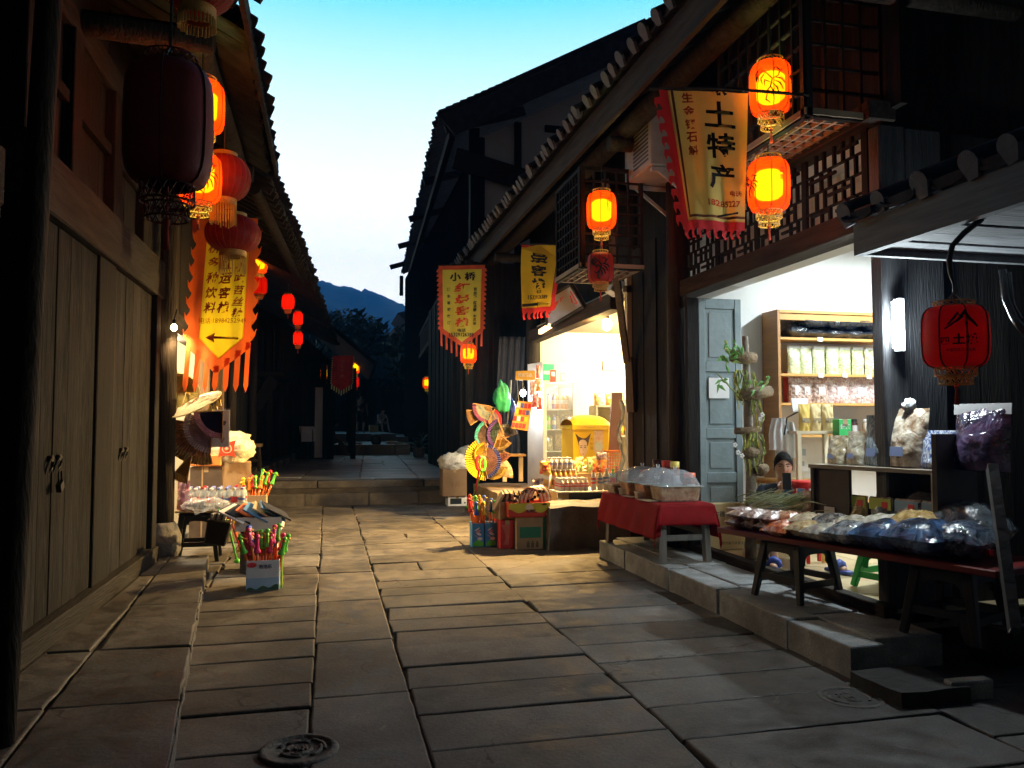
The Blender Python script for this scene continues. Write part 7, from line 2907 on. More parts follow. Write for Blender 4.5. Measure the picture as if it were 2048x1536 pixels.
# ================================================================== RED TABLE
M_cloth = mat('dark_red_tablecloth', (.24, .006, .008), .7, .2, 5, .15, spec=.15)
tx0, tx1, ty0, ty1, tz = 2.78, 3.36, 6.5, 8.1, .18
hgt_t = GY(1325, 1000, 7.2).z
ztop = .70
t = thing('low_table', 'low wooden table with grey legs under the red cloth', 'table', (3.1, 7.3, .18))
b = MB()
b.bx(-.24, .24, -.72, .72, ztop - .18 - .03, ztop - .18)
b.build('table_top', M_darkh, t)
for x in (-.2, .2):
    for y in (-.66, .66):
        b = MB()
        b.bar((x, y, ztop - .21), (x * 1.05, y * 1.05, 0), .06, .05)
        b.build('leg', mat('grey_leg_wood', (.20, .19, .17), .8, .3, 3, .3, vgrain), t)
b = MB()
for y in (-.66, .66):
    b.bar((-.2, y, .22), (.2, y, .22), .03, .05)
for x in (-.2, .2):
    b.bar((x, -.66, .26), (x, .66, .26), .03, .05)
b.build('stretcher', MATS['grey_leg_wood'], t)
# cloth with pointed hanging corner
b = MB()
def cloth(u, v):
    ex, ey = .62, .95
    x, y = (u * 2 - 1) * ex, (v * 2 - 1) * ey
    tx, ty = .25, .73
    ox, oy = max(0, abs(x) - tx), max(0, abs(y) - ty)
    sx_, sy_ = math.copysign(1, x), math.copysign(1, y)
    drop = max(ox, oy) + .55 * min(ox, oy)
    if ox <= 0 and oy <= 0:
        return V((x, y, .004))
    fl = .03 * math.sin(y * 9 + x * 4) * min(1, drop * 5)
    nx, ny = min(abs(x), tx) * sx_, min(abs(y), ty) * sy_
    return V((nx + sx_ * (ox > 0) * (.012 + .10 * drop * (ox >= oy) + abs(fl) * .6) , ny + sy_ * (oy > 0) * (.012 + .10 * drop * (oy >= ox) + abs(fl) * .6), .004 - drop * .82))
b.sheet(cloth, 60, 70)
tag(b.build('tablecloth', M_cloth, None, (3.1, 7.3, ztop), solid=.004), 'dark red cloth with a hanging corner over the low table', 'tablecloth')
# food boxes with clear domes
spice = [contents('red_chilli_mix', (.34, .10, .02), (.66, .30, .05), 24, .3), contents('orange_chilli_mix', (.45, .14, .02), (.75, .34, .06), 20, .3), contents('dark_bean_mix', (.12, .05, .03), (.35, .18, .07), 50, .3), contents('pale_noodle_mix', (.42, .18, .06), (.74, .58, .32), 17, .3)]
M_dome = clear('clear_dome', (.93, .95, .97), .66, .04, (.62, .66, .72))
def food_box(label, loc, w, d, h, m, rz):
    t = thing('food_box', label, 'food container', loc, rz, 'domed food boxes on the red table')
    b = MB()
    b.box((0, 0, h / 2), (w, d, h), tap=1.12)
    b.build('food', m, t, bev=.012)
    b = MB()
    b.box((0, 0, h / 2), (w * 1.02, d * 1.02, h * 1.0), tap=1.12)
    b.build('tub', clear('clear_tub', (.9, .9, .9), .82, .06), t)
    b = MB()
    b.bx(-w * .62, w * .62, -d * .62, d * .62, h + .002, h + .012)
    b.build('rim', clear('clear_rim', (.8, .84, .82), .35, .1, (.7, .74, .7)), t, bev=.003)
    b = MB()
    def dm(u, v):
        x, y = u * 2 - 1, v * 2 - 1
        k = max(0, 1 - abs(x) ** 2.6) ** .5 * max(0, 1 - abs(y) ** 2.6) ** .5
        return V((x * w * .56, y * d * .56, h + .012 + .145 * k))
    b.sheet(dm, 16, 16)
    b.build('dome', M_dome, t)
    b = MB()
    b.tube([(-.008, 0, h + .155), (-.014, 0, h + .185)], .005, 5)
    b.tube([(.008, 0, h + .155), (.014, 0, h + .185)], .005, 5)
    b.build('knob', M_white, t)
    return t


zc = ztop + .008
for i, (px, py, k, lb) in enumerate(((1272, 985, 2, 'domed clear box farthest left on the red table, nearly empty'), (1305, 992, 0, 'domed box of red chilli mix, second from the left'), (1338, 1000, 1, 'domed box of orange chilli mix, third from the left'), (1376, 1007, 3, 'domed box of pale noodles at the near right of the red table'))):
    p = GZ(px, py, zc)
    p = V((3.02 + .035 * i, 7.78 - i * .305, zc))
    food_box(lb, p, .35, .25, .13 if i else .08, spice[k], -.06)
for i, (px, py) in enumerate(((1246, 992), (1301, 1002))):
    p = GZ(px, py, zc)
    p.x = max(p.x, 2.90)
    p = V((2.895 + .0 * i, 7.55 - i * .42, zc))
    t = thing('food_bowl', ('white plastic bowl at the far left corner of the red table', 'white plastic bowl in front of the chilli boxes')[i], 'bowl', p)
    b = MB()
    b.lathe([(0, 0), (.05, 0), (.062, .06), (.068, .062), (.06, .064), (.05, .055), (0, .05)], n=18)
    b.build('bowl', mat('white_bowl', (.78, .74, .70), .4), t)
for i, (dx, dy) in enumerate(((.0, 7.25), (.0, 6.83))):
    b = MB()
    b.box((0, 0, .001), (.12, .22, .002), rot=.1)
    tag(b.build('price_card', mat('cream_card', (.75, .70, .58), .8), None, (2.88, dy + .08, zc + .001)), ('cream price card beside the far white bowl', 'cream price card at the front edge near the noodle box')[i], 'card')
# jars at the back
def jar(label, loc, r, h, lid, fill, grp):
    t = thing('jar', label, 'jar', loc, 0, grp)
    b = MB()
    b.lathe([(0, 0), (r, 0), (r, h * .72), (r * .8, h * .82), (r * .8, h * .85), (0, h * .85)], n=16)
    b.build('glass', fill, t)
    b = MB()
    b.lathe([(r * .86, h * .84), (r * .86, h), (0, h)], n=16)
    b.build('lid', lid, t)
    b = MB()
    b.lathe([(r * 1.01, h * .2), (r * 1.01, h * .6)], n=10, a0=-2.4, a1=-1.1)
    b.build('label', lab_w, t)
    return t


mj = [contents('dark_jam', (.03, .008, .01), (.12, .02, .02), 20), contents('red_sauce', (.22, .02, .015), (.4, .06, .03), 20), contents('brown_sauce', (.16, .04, .02), (.3, .1, .04), 20)]
for i, (y, lid, f, r, h, lb) in enumerate(((7.95, plain('red_lid', (.55, .04, .03), .4), mj[1], .055, .22, 'jar with red lid, farthest along the red table'), (7.62, plain('dark_lid', (.05, .02, .02), .4), mj[0], .05, .34, 'tall dark jar on the red table'), (7.38, MATS['red_lid'], mj[1], .055, .34, 'tall red sauce jar with a red lid on the red table'), (7.18, plain('yellow_lid', (.75, .6, .12), .4), mj[2], .05, .34, 'jar with a yellow lid on the red table'), (6.86, plain('orange_lid', (.75, .12, .03), .4), mj[2], .062, .25, 'wide jar with an orange-red lid nearest the door leaf'))):
    jar(lb, (3.27, y, zc), r, h, lid, f, 'jars at the back of the red table')

# ================================================================== DRY-GOODS SHOP
# blue-grey door leaf folded against the opening
dl = GY(1392, 700, 7.1)
t = thing('door_leaf', 'blue-grey panelled door leaf standing open in the dry-goods shop', 'door', (3.6, 7.15, .22))
M_bd = mat('blue_grey_paint', (.17, .22, .235), .6, .16, 5, .25, bscale=18)
b = MB()
x0, x1 = GY(1396, 700, 7.15).x - 3.6, GY(1481, 700, 7.15).x - 3.6
Hd = GY(1435, 598, 7.15).z - .22
zs_ = [(0, .12), (.62, .72), (1.05, 1.15), (1.70, 1.80), (Hd - .10, Hd)]
b.bx(x0, x0 + .07, -.02, .02, 0, Hd)
b.bx(x1 - .07, x1, -.02, .02, 0, Hd)
for a_, c_ in zs_:
    b.bx(x0 + .07, x1 - .07, -.018, .018, a_, c_)
b.build('frame', M_bd, t, bev=.004)
b = MB()
for (a_, c_), (d_, e_) in zip(zs_, zs_[1:]):
    b.bx(x0 + .07, x1 - .07, -.004, .004, c_, d_)
    b.bx(x0 + .11, x1 - .11, -.012, -.004, c_ + .04, d_ - .04)
b.build('panel', M_bd, t, bev=.003)
b = MB()
p = GY(1440, 776, 7.12) - V((3.6, 7.15, .22))
b.bx(p.x - .115, p.x + .10, -.026, -.022, p.z - .1, p.z + .1)
b.build('paper', plain('white_paper', (.82, .82, .82), .9), t)
b = MB()
b.bx(x0 - .12, x0 - .012, -.03, .03, 0, Hd)
b.build('stile', M_dark, t)
# orchid display on a driftwood stand
pb = GZ(1500, 1010, .22)
ox, oy = 3.62, 6.45
base = GY(1500, 1000, oy)
t = thing('orchid_stand', 'driftwood stand hung with wild orchids beside the door leaf', 'plant', (base.x, oy, .22))
def oq(px, py, dy=0):
    d = GY(px, py, oy + dy) - V((base.x, oy, .22))
    return d
b = MB()
b.tube([(0, 0, 0), oq(1502, 950), oq(1497, 850), oq(1494, 760), oq(1490, 672)], [.05, .045, .04, .034, .026], 10)
b.build('trunk', mat('pale_driftwood', (.20, .17, .13), .85, .4, 8, .7), t)
for i, (px, py, qx, qy, r_) in enumerate(((1462, 710, 1508, 716, .055), (1478, 790, 1540, 782, .055), (1470, 862, 1520, 858, .03), (1486, 905, 1512, 902, .055), (1512, 940, 1530, 936, .05))):
    b = MB()
    b.tube([oq(px, py, -.06), oq((px + qx) / 2, (py + qy) / 2 + 2, -.08), oq(qx, qy, -.05)], [r_, r_ * 1.1, r_ * .9], 9)
    b.build('log', mat('rough_log', (.16, .11, .06), .9, .5, 8, .8), t)
b = MB()
rnd = random.Random(4)
def leafy(p, d, l, w_, m=0):
    p, d = V(p), V(d).normalized()
    s_ = d.cross(V((0, 1, .2))).normalized() * w_
    pts = [p, p + d * l * .5 + s_, p + d * l + V((0, 0, -l * .25)), p + d * l * .5 - s_]
    b.add(pts + [p + d * l * .5 + V((0, -.006, .004))], [(0, 1, 4), (1, 2, 4), (2, 3, 4), (3, 0, 4)], m)
for (px, py, n, sp) in ((1458, 700, 10, 24), (1465, 715, 8, 22), (1448, 722, 7, 16), (1440, 765, 5, 14), (1480, 690, 4, 14), (1500, 780, 8, 26), (1530, 765, 6, 22)):
    for k in range(n):
        a = rnd.uniform(0, 6.28)
        leafy(oq(px + rnd.uniform(-sp, sp) * .5, py + rnd.uniform(-sp, sp) * .5, -.1 + rnd.uniform(-.05, .03)), (math.cos(a), rnd.uniform(-.6, .2), math.sin(a) * .8 + .1), rnd.uniform(.05, .11), .016, rnd.choice((0, 0, 1)))
for k in range(30):
    px, py = rnd.choice(((1484, 740), (1500, 745), (1520, 800), (1480, 870), (1500, 865), (1512, 870), (1492, 868)))
    px += rnd.uniform(-14, 14)
    L = rnd.uniform(30, 90)
    pts = [oq(px + math.sin(j * .8 + k) * 4 + (j - 2) * rnd.uniform(-1, 2.0), py + L * j / 6, -.09 + rnd.uniform(-.02, .02)) for j in range(7)]
    b.tube(pts, [.006, .008, .009, .008, .007, .006, .004], 5, 1 + (k % 3 == 0))
for k in range(9):
    pts = [oq(1478, 792, -.1), oq(1460 - k * 1.5, 775 - k * 2, -.14), oq(1440 - k * 3, 752 - k * 2.5, -.18)]
    b.tube(pts, [.006, .005, .003], 5, 1) if k < 4 else None
b.build('orchid', [plain('leaf_green', (.10, .28, .05), .5), mat('olive_stem', (.22, .28, .07), .6, .4, 10), mat('yellow_stem', (.42, .40, .06), .6, .3, 10)], t)
b = MB()
for (px, py) in ((1524, 830), (1476, 905), (1520, 838), (1484, 912), (1470, 890)):
    for q in range(5):
        a = q * 1.256
        c_ = oq(px, py, -.14)
        b.blob(c_ + V((.014 * math.cos(a), 0, .014 * math.sin(a))), (.02, .008, .02), 6)
b.build('blossom', plain('white_petal', (.82, .80, .78), .6), t)
# wall shelf with bags
sx0, sx1, sy, sz = GY(1556, 700, 7.3).x, 6.1, 7.3, .22
t = thing('shelf_unit', 'tall orange wood shelf unit full of bagged dry goods in the white shop', 'shelf', ((sx0 + sx1) / 2, sy, .22))
ctr = V(t.location)
M_sw = mat('orange_shelf_wood', (.36, .17, .05), .5, .2, 3, .1, hgrain)
b = MB()
ztp = GY(1650, 622, sy).z
zsh = [GY(1650, y_, sy).z for y_ in (676, 748, 806)]
b.bx(sx0, sx0 + .03, sy, sy + .3, .22, ztp)
b.build('upright', M_sw, t, world=True)
b = MB()
b.bx(sx1 - .03, sx1, sy, sy + .3, .22, ztp)
b.build('upright', M_sw, t, world=True)
b = MB()
for z in zsh + [1.3, .6]:
    b.bx(sx0 + .03, sx1 - .03, sy + .005, sy + .3, z - .025, z)
b.bx(sx0 + .03, sx1 - .03, sy + .005, sy + .3, ztp - .03, ztp)
b.bx(sx0 + .03, sx1 - .03, sy + .02, sy + .04, ztp - .10, ztp - .035)
b.build('board', mat('orange_board_edge', (.55, .28, .07), .5, .15, 3), t, world=True)
b = MB()
for (px, py) in ((1640, 677), (1642, 749), (1738, 752), (1690, 749)):
    p = GY(px, py, sy)
    b.bx(p.x - .03, p.x + .03, sy - .004, sy + .001, p.z - .03, p.z + .012)
b.build('price_tag', plain('tag_white', (.8, .8, .8), .8), t, world=True)
M_bb = mat('black_bag_film', (.012, .014, .02), .18, .3, 10, .9, bscale=16, coat=1)
for i, (px, py, w_, h_) in enumerate(((1588, 672, .26, .14), (1618, 674, .34, .10), (1662, 674, .32, .10), (1700, 673, .34, .1), (1742, 672, .34, .1), (1623, 660, .34, .15), (1668, 660, .30, .14), (1696, 658, .26, .15), (1735, 655, .38, .18))):
    p = GY(px, py, sy + .14)
    top = i >= 5
    bag('black plastic bag, ' + ('upper' if top else 'bottom') + ' layer on the top board of the shelf unit', (p.x, sy + .15, zsh[0] + .002 + (.10 if top else 0)), w_, .26, h_, M_bb, random.uniform(-.1, .1), 'black_bag', 'flat', group='black bags on the top board, ' + ('upper' if top else 'bottom') + ' layer')
M_gb = contents('pale_green_buds', (.55, .60, .28), (.78, .78, .58), 50, .8, .25)
M_gb2 = contents('olive_buds', (.40, .42, .15), (.70, .70, .48), 50, .8, .25)
for i, px in enumerate((1590, 1614, 1640, 1667, 1692, 1718, 1744)):
    p = GY(px, 745, sy + .1)
    bag(f'clear packet of {"pale green buds" if i < 4 else "olive buds"} on the second board of the shelf unit', (p.x, sy + .12, zsh[1] + .001), .15, .30, .09, M_gb if i < 4 else M_gb2, random.uniform(-.08, .08), group='packets of buds on the second board' if i < 4 else 'packets of olive buds on the second board', printed=lambda b, w, h, d: (b.bx(-w * .42, w * .42, -.012, -.008, h * .9, h * .99, 0), [plain('seal_white', (.8, .82, .8), .4)])[1])
M_nut = contents('mixed_nut_bag', (.22, .10, .06), (.75, .60, .52), 45, 1, .2)
M_nut2 = contents('pale_nut_bag', (.45, .22, .20), (.80, .72, .66), 45, 1, .2)
for i, (px, w_) in enumerate(((1593, .16), (1612, .18), (1642, .2), (1680, .26), (1722, .28), (1752, .2))):
    p = GY(px, 804, sy + .1)
    bag(f'bag of {"mixed nuts" if i < 3 else "pale pink nuts with white label"} on the shelf unit third board', (p.x, sy + .12, zsh[2] + .001), w_, .28, .1, M_nut if i < 3 else M_nut2, random.uniform(-.08, .08), group='bags of mixed nuts on the third board' if i < 3 else 'bags of pale nuts on the third board', printed=lambda b, w, h, d: (sticker(b, 0, h * .45, w * .35, h * .3, -d * .46), [plain('tag_white', (.8, .8, .8), .8)])[1])
for px in (1596, 1664, 1736):
    p = GY(px, 790, sy + .25)
    carton(f'red gift box standing behind the nuts, {("left", "middle", "right")[(px > 1600) + (px > 1700)]} one on the third board', (p.x, sy + .24, zsh[2] + .001), .3, .08, .33, 0, plain('red_gift_box', (.60, .06, .02), .5), name='gift_box', group='red gift boxes')
for i, (px, py) in enumerate(((1665, 836), (1700, 836), (1740, 838), (1676, 858), (1690, 858), (1725, 838))):
    p = GY(px, 862, sy + .05)
    jar(f'small {"dark" if i % 2 else "pale"} jar on the lower board of the shelf unit', (p.x, sy + .1 + .1 * (i > 3), 1.301), .045, .16, M_black if i % 2 else M_white, mj[0] if i % 2 else contents('pale_powder', (.6, .45, .3), (.7, .6, .5), 20), 'dark jars on the lower board' if i % 2 else 'pale jars on the lower board')
# small white table, kraft pouches, card box
wt = GY(1635, 862, 6.6)
t = thing('side_table', 'cream side table carrying yellow pouches in front of the shelf unit', 'table', (wt.x, 6.65, .22))
b = MB()
b.bx(-.25, .32, -.1, .3, wt.z - .22 - .025, wt.z - .22)
b.build('table_top', mat('cream_laminate', (.70, .62, .45), .4, .05), t)
for x in (-.22, .29):
    for y in (-.08, .26):
        b = MB()
        b.bx(x - .02, x + .02, y - .02, y + .02, 0, wt.z - .245)
        b.build('leg', MATS['cream_laminate'], t)
M_kr = mat('kraft_pouch', (.66, .50, .24), .5, .08, 5)
for i, px in enumerate((1610, 1632, 1657)):
    p = GY(px, 862, 6.65)
    bag(('golden', 'kraft', 'wide kraft')[i] + ' pouch standing on the cream side table', (p.x, 6.66, wt.z + .001), .12, .25, .07, M_kr if i else mat('golden_pouch', (.70, .48, .12), .35, .1, 5), 0, 'kraft_pouch', group='pouches on the side table', printed=lambda b, w, h, d: (b.bx(-w * .35, w * .35, -d * .5, -d * .46, h * .3, h * .48, 0), [contents('pouch_window', (.08, .05, .03), (.4, .3, .15), 50)])[1])
p = GY(1684, 858, 6.5)
carton('green printed box beside the kraft pouches', (p.x, 6.5, p.z - .08), .13, .1, .17, 0, plain('bright_green_box', (.02, .42, .10), .4), name='tea_box', front=lambda b, w, h, d: (write(b, '绿茶', (0, -d / 2 - .001, h * .6), (1, 0, 0), (0, 0, 1), h=.05, bold=.03), [M_white])[1])
b = MB()
p = GY(1600, 810, 6.7)
b.box((0, 0, 0), (.17, .01, .13), rot=Matrix.Rotation(-.2, 3, 'X'))
b.tube([(.0, .02, -.06), (-.14, .0, -.12), (-.17, .0, -.28)], .008, 6, 1)
tag(b.build('card_stand', [M_white, M_iron], None, p), 'small white card on an iron stand in front of the shelf unit', 'card stand')
b = MB()
p = GY(1575, 820, 6.7)
# white carrier bags
for i, (px, py, w_, h_) in enumerate(((1558, 868, .20, .30), (1574, 880, .22, .34), (1590, 888, .12, .28))):
    p = GY(px, py, 6.75 + i * .06)
    b = MB()
    def cb(u, v, sg):
        k = math.sin(math.pi * u) ** .5 if 0 < u < 1 else 0
        wv = .55 + .45 * min(1, v * 2.2)
        n_ = .014 * math.sin(u * 19 + i) * (1 - v * .5) + .012 * noise.noise(V((u * 5, v * 5, i)))
        return V(((u - .5) * w_ * wv, sg * (.05 * k + n_) , h_ * (.5 - v)))
    for sg in (-1, 1):
        b.sheet(lambda u, v: cb(u, v, sg), 16, 12)
    tag(b.build('carrier_bag', mat('white_carrier_film', (.74, .76, .78), .3, .06, 5, .5, bscale=12), None, p), ('left', 'front', 'right')[i] + ' white carrier bag hanging on the wall above the seated man', 'carrier bag', 'carrier bags on the wall')
# yellow cartons on the floor
def tea_front(b, w, h, d):
    y = -d / 2 - .0015
    write(b, '方德', (-w * .33, y, h * .78), (1, 0, 0), (0, 0, 1), h=.055, bold=.01)
    write(b, '苕丝', (w * .08, y, h * .60), (1, 0, 0), (0, 0, 1), h=.11, bold=.03)
    write(b, '贵州省习水县土城古镇特产', (w * .05, y, h * .14), (1, 0, 0), (0, 0, 1), h=.03)
    return [M_ink]
def list_front(b, w, h, d):
    y = -d / 2 - .0015
    for i, s_ in enumerate(('品名：苕丝糖', '配料：红苕、麦芽糖', '产地：贵州', '保质期：九个月', '电话：0852', '贮存：阴凉干燥处')):
        write(b, s_, (0, y, h * (.84 - .13 * i)), (1, 0, 0), (0, 0, 1), h=.024, bold=.01)
    return [M_ink]
p = GZ(1480, 1100, .22)
carton('yellow carton with big black characters on the dry-goods shop floor', (p.x + .02, p.y + .25, .22), .56, .4, .43, -.06, M_cardd, front=tea_front)
p = GZ(1417, 1085, .22)
carton('yellow carton with a printed list at the foot of the door leaf', (p.x - .03, p.y + .18, .22), .17, .34, .42, -.06, M_cardd, front=list_front)
carton('open topped yellow carton behind the printed cartons by the door leaf', (p.x + .10, p.y + .55, .22), .40, .30, .52, 0, M_cardd)
# display table of dry goods
A, B = GZ(1437, 1055, .64), GZ(1800, 1112, .64)
dv = (B - A).normalized()
nv = V((-dv.y, dv.x, 0))
if nv.x < 0:
    nv = -nv
ang = math.atan2(dv.y, dv.x)
def TB(s_, w_, z=0):
    """place on the table: s along the front edge from its far end, w inward"""
    p = A + dv * s_ + nv * w_
    return V((p.x, p.y, .64 + z))
Ltab = (B - A).length + .55
b = MB()
q = [TB(-.02, 0), TB(Ltab, 0), TB(Ltab, .62), TB(-.02, .62)]
b.prism([(v_.x, v_.y) for v_ in q], (0, 0, .60), (1, 0, 0), (0, 1, 0), (0, 0, .04))
tag(b.build('display_board', mat('dark_red_board', (.15, .012, .010), .4, .15, 4), loc=tuple(A), world=True, bev=.006), 'dark red board on black stools carrying bagged dry goods', 'table')
for i, (s_, w_, lb) in enumerate(((.46, .30, 'black plastic stool under the far end of the dark red board'), (1.62, .30, 'black plastic stool under the near end of the dark red board'))):
    p = TB(s_, w_)
    plastic_stool(lb, (p.x, p.y, .184), .36, .412, ang + .1 * i, M_black, group='black stools under the dark red board')
# goods on it: local x runs along the street edge
sa = ang
def put(label, s_, w_, bw, bl, bt, m, kind='flat', z=0, rz=0, grp=None, tilt=0, printed=None, name='food_bag'):
    p = TB(s_, w_, z + .002)
    if kind == 'flat':
        bt *= 1.55
    return bag(label, p, bw, bl, bt, m, sa + rz, name, kind, tilt, grp, printed=printed)
M_saus = contents('brown_roots', (.16, .07, .05), (.52, .38, .34), 42)
for i in range(6):
    put('small film-wrapped stack of brown roots at the far end of the board', .12 + (i % 3) * .14, .14 + .02 * (i % 2), .15, .26, .06, M_saus, z=.055 * (i // 3), rz=random.uniform(-.1, .1), grp='wrapped brown roots')
put('clear film pack of grey roots behind the brown ones', .38, .36, .36, .22, .07, contents('grey_roots', (.2, .16, .16), (.6, .55, .55), 40), z=.03)
put('bag of orange-red dried chillies hanging over the board edge', .56, .10, .22, .30, .07, contents('dried_chilli', (.30, .03, .01), (.75, .22, .06), 26, rough=.2), tilt=.12)
put('bag of tan dried noodles lying on the front of the board', .74, .12, .22, .30, .08, contents('tan_noodles', (.40, .22, .06), (.72, .55, .30), 36))
put('bag of pale mushrooms lying next to the noodles', .90, .10, .24, .30, .08, contents('pale_fungus', (.30, .26, .22), (.75, .68, .55), 20), rz=.1)
put('dark blue grey bag lying in the middle of the board front', 1.08, .12, .26, .32, .10, contents('grey_fungus', (.03, .035, .05), (.45, .48, .52), 16, rough=.15))
M_dkb = contents('blue_black_fungus', (.012, .02, .045), (.10, .20, .42), 7, rough=.12, bump=.9)
put('glossy blue-black bag, left of the two on the board', 1.30, .12, .30, .34, .12, M_dkb, rz=.05, grp='blue-black bags')
put('glossy blue-black bag, right of the two on the board', 1.56, .12, .36, .36, .14, M_dkb, rz=-.05, grp='blue-black bags')
pouches = [('brown root slices', (.22, .10, .06), (.5, .32, .22), None), ('brown slices with a white label', (.2, .12, .08), (.5, .4, .3), 'w'), ('nuts with a yellow green top', (.30, .20, .06), (.6, .45, .2), 'g'), ('black fungus with a yellow green top', (.02, .02, .02), (.2, .2, .15), 'g'), ('red berries with a blue top', (.35, .12, .1), (.7, .6, .5), 'b'), ('red dates with a blue top', (.4, .1, .08), (.6, .6, .55), 'b')]
for i, (nm, c1, c2, k) in enumerate(pouches):
    top = {'g': plain('yellow_green_print', (.55, .60, .12), .4), 'b': plain('pale_blue_print2', (.35, .55, .75), .4), 'w': lab_w, None: lab_w}[k]
    def pp(b, w, h, d, k=k, top=top):
        if k == 'w':
            sticker(b, 0, h * .5, w * .5, h * .35, -d * .48, 0)
        else:
            b.bx(-w * .46, w * .46, -.02, -.014, h * .72, h * .97, 0)
            b.bx(w * .1, w * .34, -.024, -.02, h * .76, h * .9, 1)
        return [top, lab_r]
    put(f'standing pouch of {nm} in the row on the board', .52 + i * .185, .40, .17, .29, .10, contents('pouch_' + str(i), c1, c2, 34), 'stand', grp='pouches standing on the board', printed=pp if k else None, name='food_pouch')
put('big clear bag of dark greens slumped at the near end of the board', 1.62, .42, .44, .34, .2, mat('grey_film_bag', (.10, .11, .12), .15, .5, 9, .9, bscale=12, coat=1), z=0)
put('second clear bag of dark greens leaning on the shelf box', 1.32, .50, .34, .26, .22, MATS['grey_film_bag'])
for i, (s_, w_, bw, bl, bt, c1, c2, z, rz, nm) in enumerate((
        (.66, .22, .24, .26, .07, (.5, .35, .2), (.8, .68, .5), .05, .2, 'cream root slices'), (.84, .24, .24, .26, .08, (.06, .05, .05), (.4, .36, .32), .05, -.15, 'black and grey mushrooms'),
        (1.00, .24, .26, .24, .08, (.35, .3, .2), (.78, .72, .6), .05, .1, 'pale lily bulbs'), (1.20, .26, .28, .26, .09, (.6, .55, .42), (.84, .8, .7), .06, -.1, 'white cloud ear fungus'),
        (1.42, .28, .30, .28, .10, (.42, .24, .07), (.74, .54, .25), .09, .12, 'golden dried flowers'), (.46, .24, .2, .24, .06, (.25, .05, .03), (.6, .3, .15), .06, .1, 'dark red chillies'),
        (1.74, .20, .30, .34, .14, (.02, .02, .03), (.14, .18, .26), .0, .15, 'black seaweed'))):
    put('clear bag of ' + nm + ' heaped on the second layer of the board', s_, w_, bw, bl, bt, contents('heap_' + str(i), c1, c2, 24, rough=.15), z=z, rz=rz)
# herb stems
t = thing('herb_bundle', 'bundle of pale green dried herb stems at the far end of the board', 'herbs', TB(.2, .42, .11), sa)
b = MB()
rnd = random.Random(8)
for k in range(190):
    x, z = rnd.uniform(-.34, .30), rnd.uniform(0, .10)
    a = rnd.uniform(-.35, .35) + .3
    l = rnd.uniform(.12, .3)
    y = rnd.uniform(-.12, .14)
    b.tube([(x, y, z), (x + l * .5, y + a * .1, z + .03 + .02 * rnd.random()), (x + l, y + a * .22, z + .07 * rnd.random() + .02)], [.004, .0045, .002], 4, rnd.choice((0, 0, 1)))
b.build('stems', [mat('pale_stem', (.40, .42, .30), .7, .3, 10), mat('green_stem', (.25, .30, .12), .7, .3, 10)], t)
p = TB(.02, .30, .002)
carton('low brown carton under the herb stems', (p.x + .04, p.y - .04, p.z), .30, .34, .13, sa, mat('mauve_cardboard', (.34, .26, .24), .85))
# shelf box standing on the board
def on_board(px, w_, z):
    """distance along the board where a point w_ inward at height z shows at that picture column"""
    for i in range(400):
        p = TB(i * .01, w_, z - .64) - _O
        if 1024 + FPX * p.dot(_r) / p.dot(_f) >= px:
            return i * .01
    return 2


WB = .34
s0 = on_board(1620, WB, 1.13)
s1 = on_board(1872, WB, 1.13)
C0 = TB(s0, WB, .49)
dy_ = _O - C0
rzb = math.atan2(dv.x, -dv.y)
t = thing('shelf_box', 'dark wooden shelf box on the board carrying tall bags', 'shelf', (C0.x, C0.y, .64), rzb)
_pp = GX(1620, 928, C0.x)
zc_ = _pp.z - .64
C0.z = _pp.z
yl = s1 - s0
M_cab = mat('dark_cabinet_wood', (.045, .033, .026), .55, .3, 3, .2)
b = MB()
b.bx(-.02, .36, -yl, .0, zc_ - .025, zc_)
b.build('top_board', mat('worn_edge_board', (.30, .25, .19), .6, .2, 4), t)
b = MB()
for q in ((-.0, .34, -.025, -.0, .02, zc_ - .025), (.02, .05, -.30, -.025, .02, zc_ - .025), (.30, .34, -yl, -.62, .02, zc_ - .025)):
    b = MB()
    b.bx(*q)
    b.build('panel', M_cab, t)
b = MB()
b.bx(-.05, .36, -yl - .03, -yl, -.0, zc_ + .22)
b.build('end_panel', M_cab, t)
b = MB()
b.bx(-.03, -.02, -yl + .0, -yl + .022, -.0, zc_ - .02)
b.build('edge_strip', mat('pale_edge', (.4, .38, .33), .6), t)
def shelf_put(label, s_, bw, bh, bd, m, printed=None, tie=False, rz=0, lean=-.1):
    p = TB(s0 + s_, WB + .13, zc_ + .003)
    t_ = bag(label, p, bw, bh, bd, m, sa + rz, 'tall_bag', 'stand', lean, 'tall bags on the shelf box', printed=printed)
    return t_
lblw = lambda b, w, h, d: (sticker(b, -w * .1, h * .25, w * .34, h * .16, -d * .5), [plain('blue_tag', (.3, .4, .7), .5)])[1]
shelf_put('small bag of yellow sticks, first on the shelf box', .12, .16, .20, .10, contents('yellow_sticks', (.45, .32, .15), (.8, .72, .55), 30), lblw)
shelf_put('small bag of cream sticks, second on the shelf box', .28, .16, .23, .10, contents('cream_sticks', (.5, .4, .25), (.82, .76, .62), 30), lblw)
shelf_put('tall bag of blue-grey bean stalks on the shelf box', .44, .20, .34, .10, mat('blue_grey_stalks', (.16, .26, .34), .2, 0, 5, .5, (22, 22, 1.5), col2=(.62, .72, .80), coat=1, contrast=(.4, .6)), lblw)
shelf_put('plump knotted bag of pale mushrooms in the middle of the shelf box', .66, .27, .38, .17, contents('mushroom_bag', (.30, .18, .10), (.80, .70, .55), 16, rough=.2), lblw)
b = MB()
b.blob((0, 0, 0), (.09, .07, .09), 12, 0, .5, 4, seed=4)
